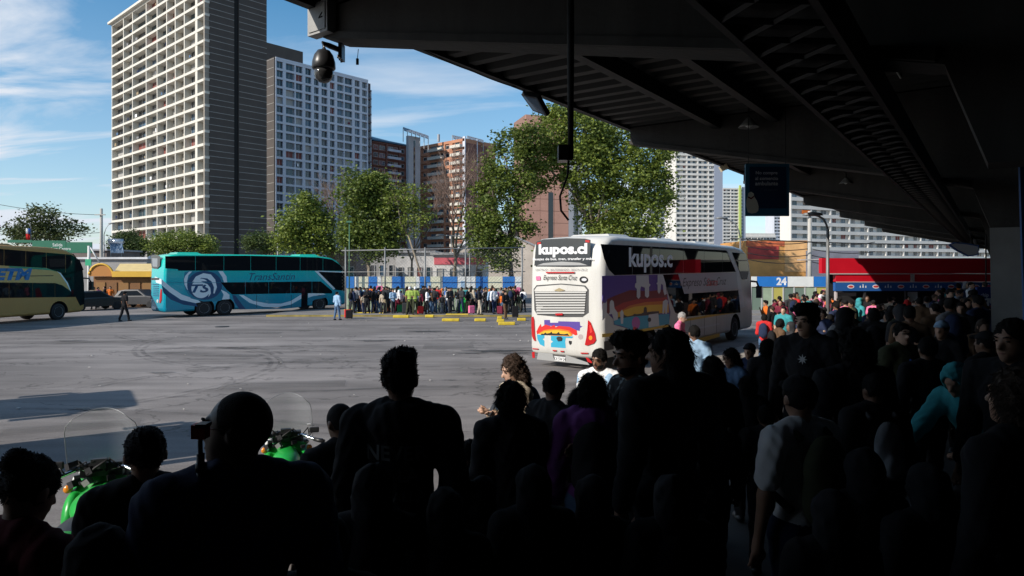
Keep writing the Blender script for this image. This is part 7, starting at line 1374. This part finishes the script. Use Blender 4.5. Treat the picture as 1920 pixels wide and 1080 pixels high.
o, i = hero('grey haired woman in a bright pink jumper walking beside the white coach', 1281, 586, 17.5, 62, skin=0, hair='grey', style='short', top='pink', legs='grey', female=True, res=0.018, pose=dict(lean=14, stride=0.2, pitch=10), seed=16)
o, i = hero('woman with dark hair in a blue grey patterned denim jacket in the middle crowd', 1368, 655, 7.6, -60, skin=1, style='long', top='denim', legs='black', female=True, res=0.015, detail=True, pose=dict(pitch=16, la=phone_l, ra=phone_r), seed=17)
o, i = hero('man in a dark blue T-shirt with arms raised slightly near the coach front', 1406, 644, 9.8, -40, skin=1, style='cap', hair='black', top='navy', legs='denim', sleeve='short', res=0.016, pose=dict(la=fold_l, ra=fold_r), seed=18)
o, i = hero('fair haired woman in black looking right towards the concourse', 1487, 640, 8.2, 60, skin=0, hair='blond', style='bob', top='black', legs='black', female=True, res=0.015, detail=True, pose=dict(pitch=14), seed=19)
o, i = hero('tall young man with tousled hair and a black shirt with a white star', 1512, 572, 6.1, -48, skin=0, style='quiff', top='black', legs='black', res=0.014, detail=True, pose=dict(pitch=10, yaw=-12), build=1.05, seed=20, h=1.98)
st = [(0.045 * (1 if k % 2 == 0 else 0.40) * math.cos(R(90 + k * 22.5)), 0.045 * (1 if k % 2 == 0 else 0.40) * math.sin(R(90 + k * 22.5))) for k in range(16)]
MB().prism(st, 0.004, FACE((1, 0, 0), (0, 0, 1), (0.03, -0.165, 1.52)) @ Matrix.Translation((0, 0, 0.01))).build('star_print', mat('print_star', (0.5, 0.5, 0.5), 0.8), o)
o, i = hero('wide shouldered dark man with a white sleeve showing behind the star shirt', 1602, 622, 5.0, 190, skin=2, style='curly', top='black', legs='black', res=0.015, build=1.15, seed=21)
o, i = hero('person in a white T-shirt hidden behind the dark central heads', 1563, 646, 6.0, 150, skin=1, style='bob', top='white', legs='navy', sleeve='short', res=0.017, seed=22)
o, i = hero('man in glasses and an open olive jacket walking towards us with a blue bag', 1691, 606, 7.4, 8, skin=0, style='short', top='olive', legs='navy', res=0.014, detail=True, pose=dict(stride=0.22, yaw=-8), seed=23)
bg_ = sdf_obj('bag', [ell((0.02, -0.19, 1.02), (0.10, 0.05, 0.09)), cap((0.02, -0.16, 1.10), (-0.02, -0.15, 1.35), 0.016, 0.016)], 0.014, CL['blue'], o, k=0.03)
MB().tube([i['H']((-0.06, -0.10, 1.648)), i['H']((0, -0.115, 1.648)), i['H']((0.06, -0.10, 1.648))], 0.006, 6).build('glasses', blackp, o, True)
o, i = hero('man with a dark cap, white T-shirt and olive backpack seen from behind', 1500, 706, 3.7, 203, skin=1, style='cap', hair='black', top='white', legs='navy', sleeve='short', res=0.012, pose=dict(yaw=-20, la=[(0.22, 0, -1), (0.1, -0.1, -1)], ra=[(-0.26, 0.0, -1), (0.0, -0.15, -1)]), seed=24); backpack(o, i, 'olive', size=1.0)
o, i = hero('person in a teal hooded jacket leaning forward at the right', 1786, 690, 5.3, -62, skin=1, style='hooded', top='teal', legs='black', res=0.014, pose=dict(lean=34, pitch=18, ra=[(-0.1, -0.75, -0.65), (0.0, -0.85, -0.5)], la=[(0.1, -0.7, -0.7), (0, -0.9, -0.4)]), seed=25)
o, i = hero('dark haired man at the right edge turned left', 1897, 598, 4.4, -70, skin=1, style='short', top='black', legs='black', res=0.014, detail=True, pose=dict(pitch=8), build=1.1, seed=26, h=1.98)
o, i = hero('person with brown hair cut off by the right edge in front', 1912, 690, 2.9, 200, skin=1, hair='brown', style='bob', top='black', legs='black', res=0.014, female=True, seed=27)
o, i = hero('person in a pale blue cap with an arm raised under the canopy', 1766, 602, 8.6, -50, skin=1, style='cap', hair='light blue', top='black', legs='black', sleeve='short', res=0.016, pose=dict(ra=[(-0.3, -0.3, -1), (0.2, -0.6, 0.9)]), seed=28)
fill = [(1338, 765, 4.9, 188, 'black clad person left of the white T-shirt man', 'short', 'black', 2), (1402, 705, 6.3, 175, 'black haired person behind the shoulder of the white T-shirt man', 'bob', 'black', 2), (1292, 705, 5.4, 190, 'black clad person behind the broad dark coat', 'cap', 'black', 2), (1436, 760, 5.2, 170, 'black clad person directly left of the capped head', 'short', 'black', 2), (700, 880, 3.0, 180, 'black clad person hidden low in front of the hooded top', 'hooded', 'black', 3), (835, 925, 3.0, 184, 'black clad person low at the right hip of the hooded top', 'hooded', 'black', 3), (905, 900, 3.6, 178, 'black clad person low before the black jumper', 'hooded', 'black', 3), (1110, 900, 3.2, 180, 'black clad person low before the purple jacket', 'hooded', 'black', 3), (1260, 900, 3.1, 180, 'black clad person low before the broad dark coat', 'hooded', 'black', 3), (1560, 930, 2.9, 182, 'black clad person low right of the olive backpack', 'hooded', 'black', 3), (1440, 636, 7.9, 150, 'black haired person in black between the denim jacket and the fair haired woman', 'bob', 'black', 1), (1640, 700, 4.7, 185, 'dark person with a white shoulder bag right of the olive backpack', 'short', 'black', 2), (1740, 632, 6.4, 170, 'dark figure right of the man with the blue bag', 'short', 'black', 2),
        (1850, 622, 6.8, 200, 'dark figure left of the man at the right edge', 'cap', 'black', 2), (1335, 668, 5.6, 190, 'dark haired person close behind the broad black coat', 'long', 'black', 2), 
        (1620, 850, 3.3, 178, 'dark person in front of the white T-shirt at the lower right', 'hooded', 'black', 2), (1740, 880, 3.1, 190, 'dark person in the lower right corner beside the teal jacket', 'hooded', 'black', 2),
        (1850, 850, 3.3, 170, 'dark person in the lower right corner behind the brown haired head', 'hooded', 'black', 2), (1000, 880, 3.2, 184, 'black clad person low in the bottom centre left of the purple jacket', 'hooded', 'black', 3), (612, 980, 2.5, 180, 'black clad person low in the bottom left of centre', 'hooded', 'black', 3), (185, 1000, 2.2, 180, 'black clad person low in the bottom left corner', 'hooded', 'black', 3)]
for k, (px, py, Z, yw, lab, sty, tp0, sk_) in enumerate(fill):
    o, i = hero(lab, px, py, Z, yw, skin=sk_, style=sty, top=tp0, legs='black', res=0.018, female=sty in ('bob', 'long'), seed=40 + k)
    if 'white shoulder bag' in lab: backpack(o, i, 'grey', size=0.8)

# ---------------------------------------------------------------- crowds
protos = []
styles = ['short', 'bob', 'short', 'cap', 'long', 'short', 'quiff', 'bun', 'shaved', 'hooded']
poses = [dict(), dict(la=phone_l, ra=phone_r, pitch=15), dict(la=fold_l, ra=fold_r), dict(stride=0.2, lean=4), dict(yaw=30), dict(la=phone_l, ra=relax_r, yaw=-20), dict(ra=[(-0.4, -0.2, -1), (0.1, -0.4, 0.9)], la=relax_l), dict(stride=0.16, yaw=-35), dict(lean=10, pitch=10), dict(la=fold_l, ra=relax_r)]
for k in range(10):
    o, inf = figure(res=0.026, style=styles[k], female=styles[k] in ('bob', 'long', 'bun'), sleeve='short' if k % 3 == 0 else 'long', pose=poses[k], top='grey', legs='navy', seed=60 + k)
    for q in [o] + list(o.children): q.material_slots[0].link = 'OBJECT'
    protos.append((o, styles[k], 'short' if k % 3 == 0 else 'long'))
used = {}
def crowd_person(x, y, yaw, top, legs, skin, hairc, where, k, group, scale, pack=None, z=None):
    p, sty, slv = protos[k]; c = copy_tree(p); c.location = (x, y, floor_z(x, y) if z is None else z); c.rotation_euler = (0, 0, R(yaw)); c.scale = (scale,) * 3
    c.material_slots[0].link = 'OBJECT'; c.material_slots[0].material = SKIN[skin]
    for ch in c.children:
        n = ch.name.split('.')[0]; ch.material_slots[0].material = CL[top] if n in ('jacket', 'shirt', 'hood') else CL[legs] if n == 'trousers' else SHOE if n == 'shoe' else CL['black'] if n == 'cap' else HAIRM[hairc]
    if pack:
        b = sdf_proto_pack.copy(); COL.objects.link(b); b.parent = c; b.material_slots[0].link = 'OBJECT'; b.material_slots[0].material = CL[pack]
    garment = {'hooded': 'hooded jacket'}.get(sty, 'T-shirt' if slv == 'short' else 'jacket'); hd = {'short': f'person, short {hairc} hair', 'bob': f'woman, {hairc} bob', 'cap': 'person, black cap', 'long': f'woman, long {hairc} hair', 'quiff': f'man, {hairc} quiff', 'bun': 'woman, bun', 'shaved': 'man, shaved head', 'hooded': 'person, hood up'}[sty]
    lab = f"{hd}, {top} {garment}, {legs} trousers{', backpack' if pack else ''}, {where}"
    used.setdefault(lab, []).append(c); c['label'] = lab; c['category'] = 'person'; c['group'] = group; return c
sdf_proto_pack = sdf_obj('backpack', [ell((0, 0.20, 1.25), (0.14, 0.09, 0.20)), ell((0, 0.21, 1.12), (0.145, 0.095, 0.16))], 0.026, CL['black'], None, k=0.03)
sdf_proto_pack.material_slots[0].link = 'OBJECT'
rg_ = random.Random(11); brights = ['black', 'black', 'navy', 'grey', 'white', 'red', 'denim', 'light blue', 'olive', 'pink', 'beige', 'charcoal', 'black', 'orange', 'brown', 'teal', 'burgundy', 'navy']
legsc = ['navy', 'denim', 'black', 'black', 'khaki', 'grey', 'charcoal']
marks = [(648, 'beside teal coach front'), (722, 'near first fence post'), (770, 'left of middle post'), (797, 'right of middle post'), (835, 'left of green bin'), (873, 'by the green bin'), (925, 'left of white coach'), (979, 'touching white coach rear')]
def where_far(px):
    w = marks[0][1]
    for a, t in marks:
        if px >= a - 18: w = t
    return w
# named ones of the far island
spec = [(632, 588, 'light blue', 'denim', 'by the teal coach front wheel', 5, 41.5), (722, 590, 'black', 'khaki', 'leaning on the first fence post', 2, 46), (899, 595, 'black', 'beige', 'in beige, left of white coach', 1, 44.6), (948, 600, 'black', 'brown', 'on the frontmost yellow kerb', 2, 42.2), (843, 590, 'charcoal', 'charcoal', 'arms folded, mid hoarding', 2, 45.5),
        (820, 585, 'red', 'grey', 'before cream board', 4, 47.2), (835, 585, 'blue', 'denim', 'next to the red shirt', 3, 47.4), (801, 588, 'white', 'black', 'before the middle post', 1, 45), (926, 588, 'white', 'navy', 'near white coach', 5, 45.6), (712, 585, 'red', 'navy', 'left of the first fence post', 6, 48), (962, 583, 'orange', 'black', 'beside white coach', 0, 47), (745, 585, 'white', 'burgundy', 'left of the officers', 4, 47.5)]
for (px, py, tp0, lg, wh, k, Z) in spec: crowd_person(X(px, Z), Z, rg_.choice([0, 40, -50, 150, 90]), tp0, lg, rg_.choice([1, 1, 2, 0]), 'black', wh, k, 'people waiting in front of the hoarding', rg_.uniform(0.97, 1.05), z=0.12 if Z > 44.5 else 0.0)
for q, px in enumerate((768, 778.5)):      # two officers in lime vests
    c = crowd_person(X(px, 44.7), 44.7, [165, 190][q], 'lime', 'olive', 1, 'black', '', 3, 'officers in lime vests', 1.06, z=0.12); c['label'] = ['left one of two officers with white helmets and lime vests', 'right one of two officers with white helmets and lime vests'][q]; c['category'] = 'officer'
    for ch in c.children:
        if ch.name.startswith(('cap', 'hair')): ch.material_slots[0].material = CL['white']
n = 0
for row, Z0 in enumerate((46.2, 47.4, 48.4)):
    px = 660 + row * 4
    while px < 982:
        Z = Z0 + rg_.uniform(-0.4, 0.5); k = rg_.randrange(10)
        crowd_person(X(px, Z), Z, rg_.choice([0, 180, 90, -90, 30, -40, 150, 200]), rg_.choice(brights), rg_.choice(legsc), rg_.choice([0, 1, 1, 2]), rg_.choice(['black', 'black', 'brown']), where_far(px), k, 'people waiting in front of the hoarding', rg_.choice([0.74, 0.86, 0.92, 0.95, 0.98, 1.0, 1.03, 1.06, 1.0]), rg_.choice([None, None, 'black', 'navy']), z=0.12); px += rg_.choice([7, 8, 9, 12, 14, 24])
# suitcases and bags on the island
def suitcase(label, px, Z, m_, h=0.6):
    r = empty('suitcase', (X(px, Z), Z, 0.12 if Z > 44.5 else 0.0), rg_.uniform(-0.6, 0.6), label, 'suitcase', 'luggage on the island'); o = MB().box(-.2, .2, -.12, .12, 0.05, h).build('shell', m_, r); b = o.modifiers.new('b', 'BEVEL'); b.width = 0.04; b.segments = 2
    MB().tube([(-.09, .1, h), (-.09, .1, h + .28), (.09, .1, h + .28), (.09, .1, h)], 0.012, 6).build('handle', blackp, r, True)
    for a in (-.15, .15): MB().tube([(a - .02, 0, .04), (a + .02, 0, .04)], 0.04, 8).build('wheel', rubber, r, True)
for px, Z, c, lab in ((655, 42.5, 'black', 'black suitcase beside the teal coach front'), (652, 43, 'red', 'small red suitcase behind the black one'), (760, 45.2, 'charcoal', 'large dark suitcase left of the two officers'), (788, 45.0, 'red', 'red suitcase right of the two officers'), (966, 43.6, 'black', 'large black suitcase beside the white coach'), (938, 45.0, 'burgundy', 'maroon suitcase behind the man in black jacket'), (750, 46.6, 'green', 'green bag left of the officers'), (884, 45.4, 'pink', 'pink bag below the white boards')):
    suitcase(lab, px, Z, CL[c], 0.75 if 'large' in lab else 0.55)
# right-hand crowd: sunlit part by the coach, then the shade of the canopy
wr_ = [(1400, 'right of white coach'), (1440, 'below the 24 board'), (1500, 'left of lamp'), (1545, 'right of lamp'), (1600, 'below lit red fascia'), (1660, 'below shaded fascia'), (1730, 'before kiosk counter'), (1800, 'near Chip aquí sign')]
def where_r(px, Z):
    w = wr_[0][1]
    for a, t in wr_:
        if px >= a: w = t
    return ('near, ' if Z < 14 else 'far, ' if Z > 28 else '') + w
placed = []
def free(x, y, d=0.45):
    if any((x - a) ** 2 + (y - b) ** 2 < d * d for a, b in placed): return False
    placed.append((x, y)); return True
cnt = 0
for (pa, pb, Za, Zb, num, bright) in ((1402, 1560, 30, 42, 34, True), (1425, 1580, 20, 30, 24, True), (1560, 1860, 24, 29.3, 42, True), (1450, 1860, 15, 24, 46, False), (1545, 1865, 9.5, 15, 18, False)):
    got = 0; tries = 0
    while got < num and tries < 900:
        tries += 1; px = rg_.uniform(pa, pb); Z = rg_.uniform(Za, Zb); x = X(px, Z)
        a_, t_ = to_at(x, Z)
        if a_ < -7.6 and t_ < 44 and x < 3 + (Z - 20.3) * 0.75 + 1.6: continue
        if not free(x, Z, 0.5): continue
        k = rg_.randrange(10); pool = brights if bright else ['black', 'black', 'charcoal', 'navy', 'black', 'grey', 'olive', 'white', 'brown']
        crowd_person(x, Z, rg_.choice([0, 180, 90, -90, 30, -40, 150, 200, 180]), rg_.choice(pool), rg_.choice(legsc), rg_.choice([0, 1, 1, 2]), rg_.choice(['black', 'black', 'brown', 'black']), where_r(px, Z), k, 'people crowding the right hand platform', rg_.choice([0.86, 0.92, 0.95, 0.98, 1.0, 1.03, 1.07]), rg_.choice([None, None, 'black', 'navy'])); got += 1
# yard figures
crowd_person(X(233, 40.5), 40.5, 150, 'black', 'black', 2, 'black', 'walking alone in the yard', 3, 'people in the yard', 1.04, z=0)
crowd_person(X(207, 55), 55, 20, 'orange', 'grey', 1, 'black', 'by kiosk shutters', 0, 'people in the yard', 1.0, z=0)
crowd_person(X(184, 54), 54, 60, 'pink', 'black', 1, 'black', 'beside the kiosk left end', 1, 'people in the yard', 0.98, z=0); crowd_person(X(196, 55), 55, -60, 'black', 'black', 1, 'black', 'by kiosk', 2, 'people in the yard', 1.0, z=0)
crowd_person(X(176, 53), 53, 10, 'khaki', 'black', 1, 'brown', 'by kiosk vault', 5, 'people in the yard', 1.0, z=0)
# make labels of look-alikes in one spot differ by who stands left to right
ordn = ['leftmost', 'second', 'third', 'fourth', 'fifth', 'sixth']
for lab, L in used.items():
    L = [o for o in L if o.get('label') == lab]
    if len(L) > 1:
        L.sort(key=lambda o: o.location.x / o.location.y)
        for o, w in zip(L, ordn): o['label'] = lab + ', ' + w
for o, _, _ in protos:
    for c in list(o.children): bpy.data.objects.remove(c)
    bpy.data.objects.remove(o)
bpy.data.objects.remove(sdf_proto_pack)
# anything still without a use of its material slots keeps its mesh material
for o in bpy.data.objects:
    if o.type == 'MESH' and o.name.startswith('backpack') and o.material_slots and o.material_slots[0].material is None: o.material_slots[0].material = CL['black']
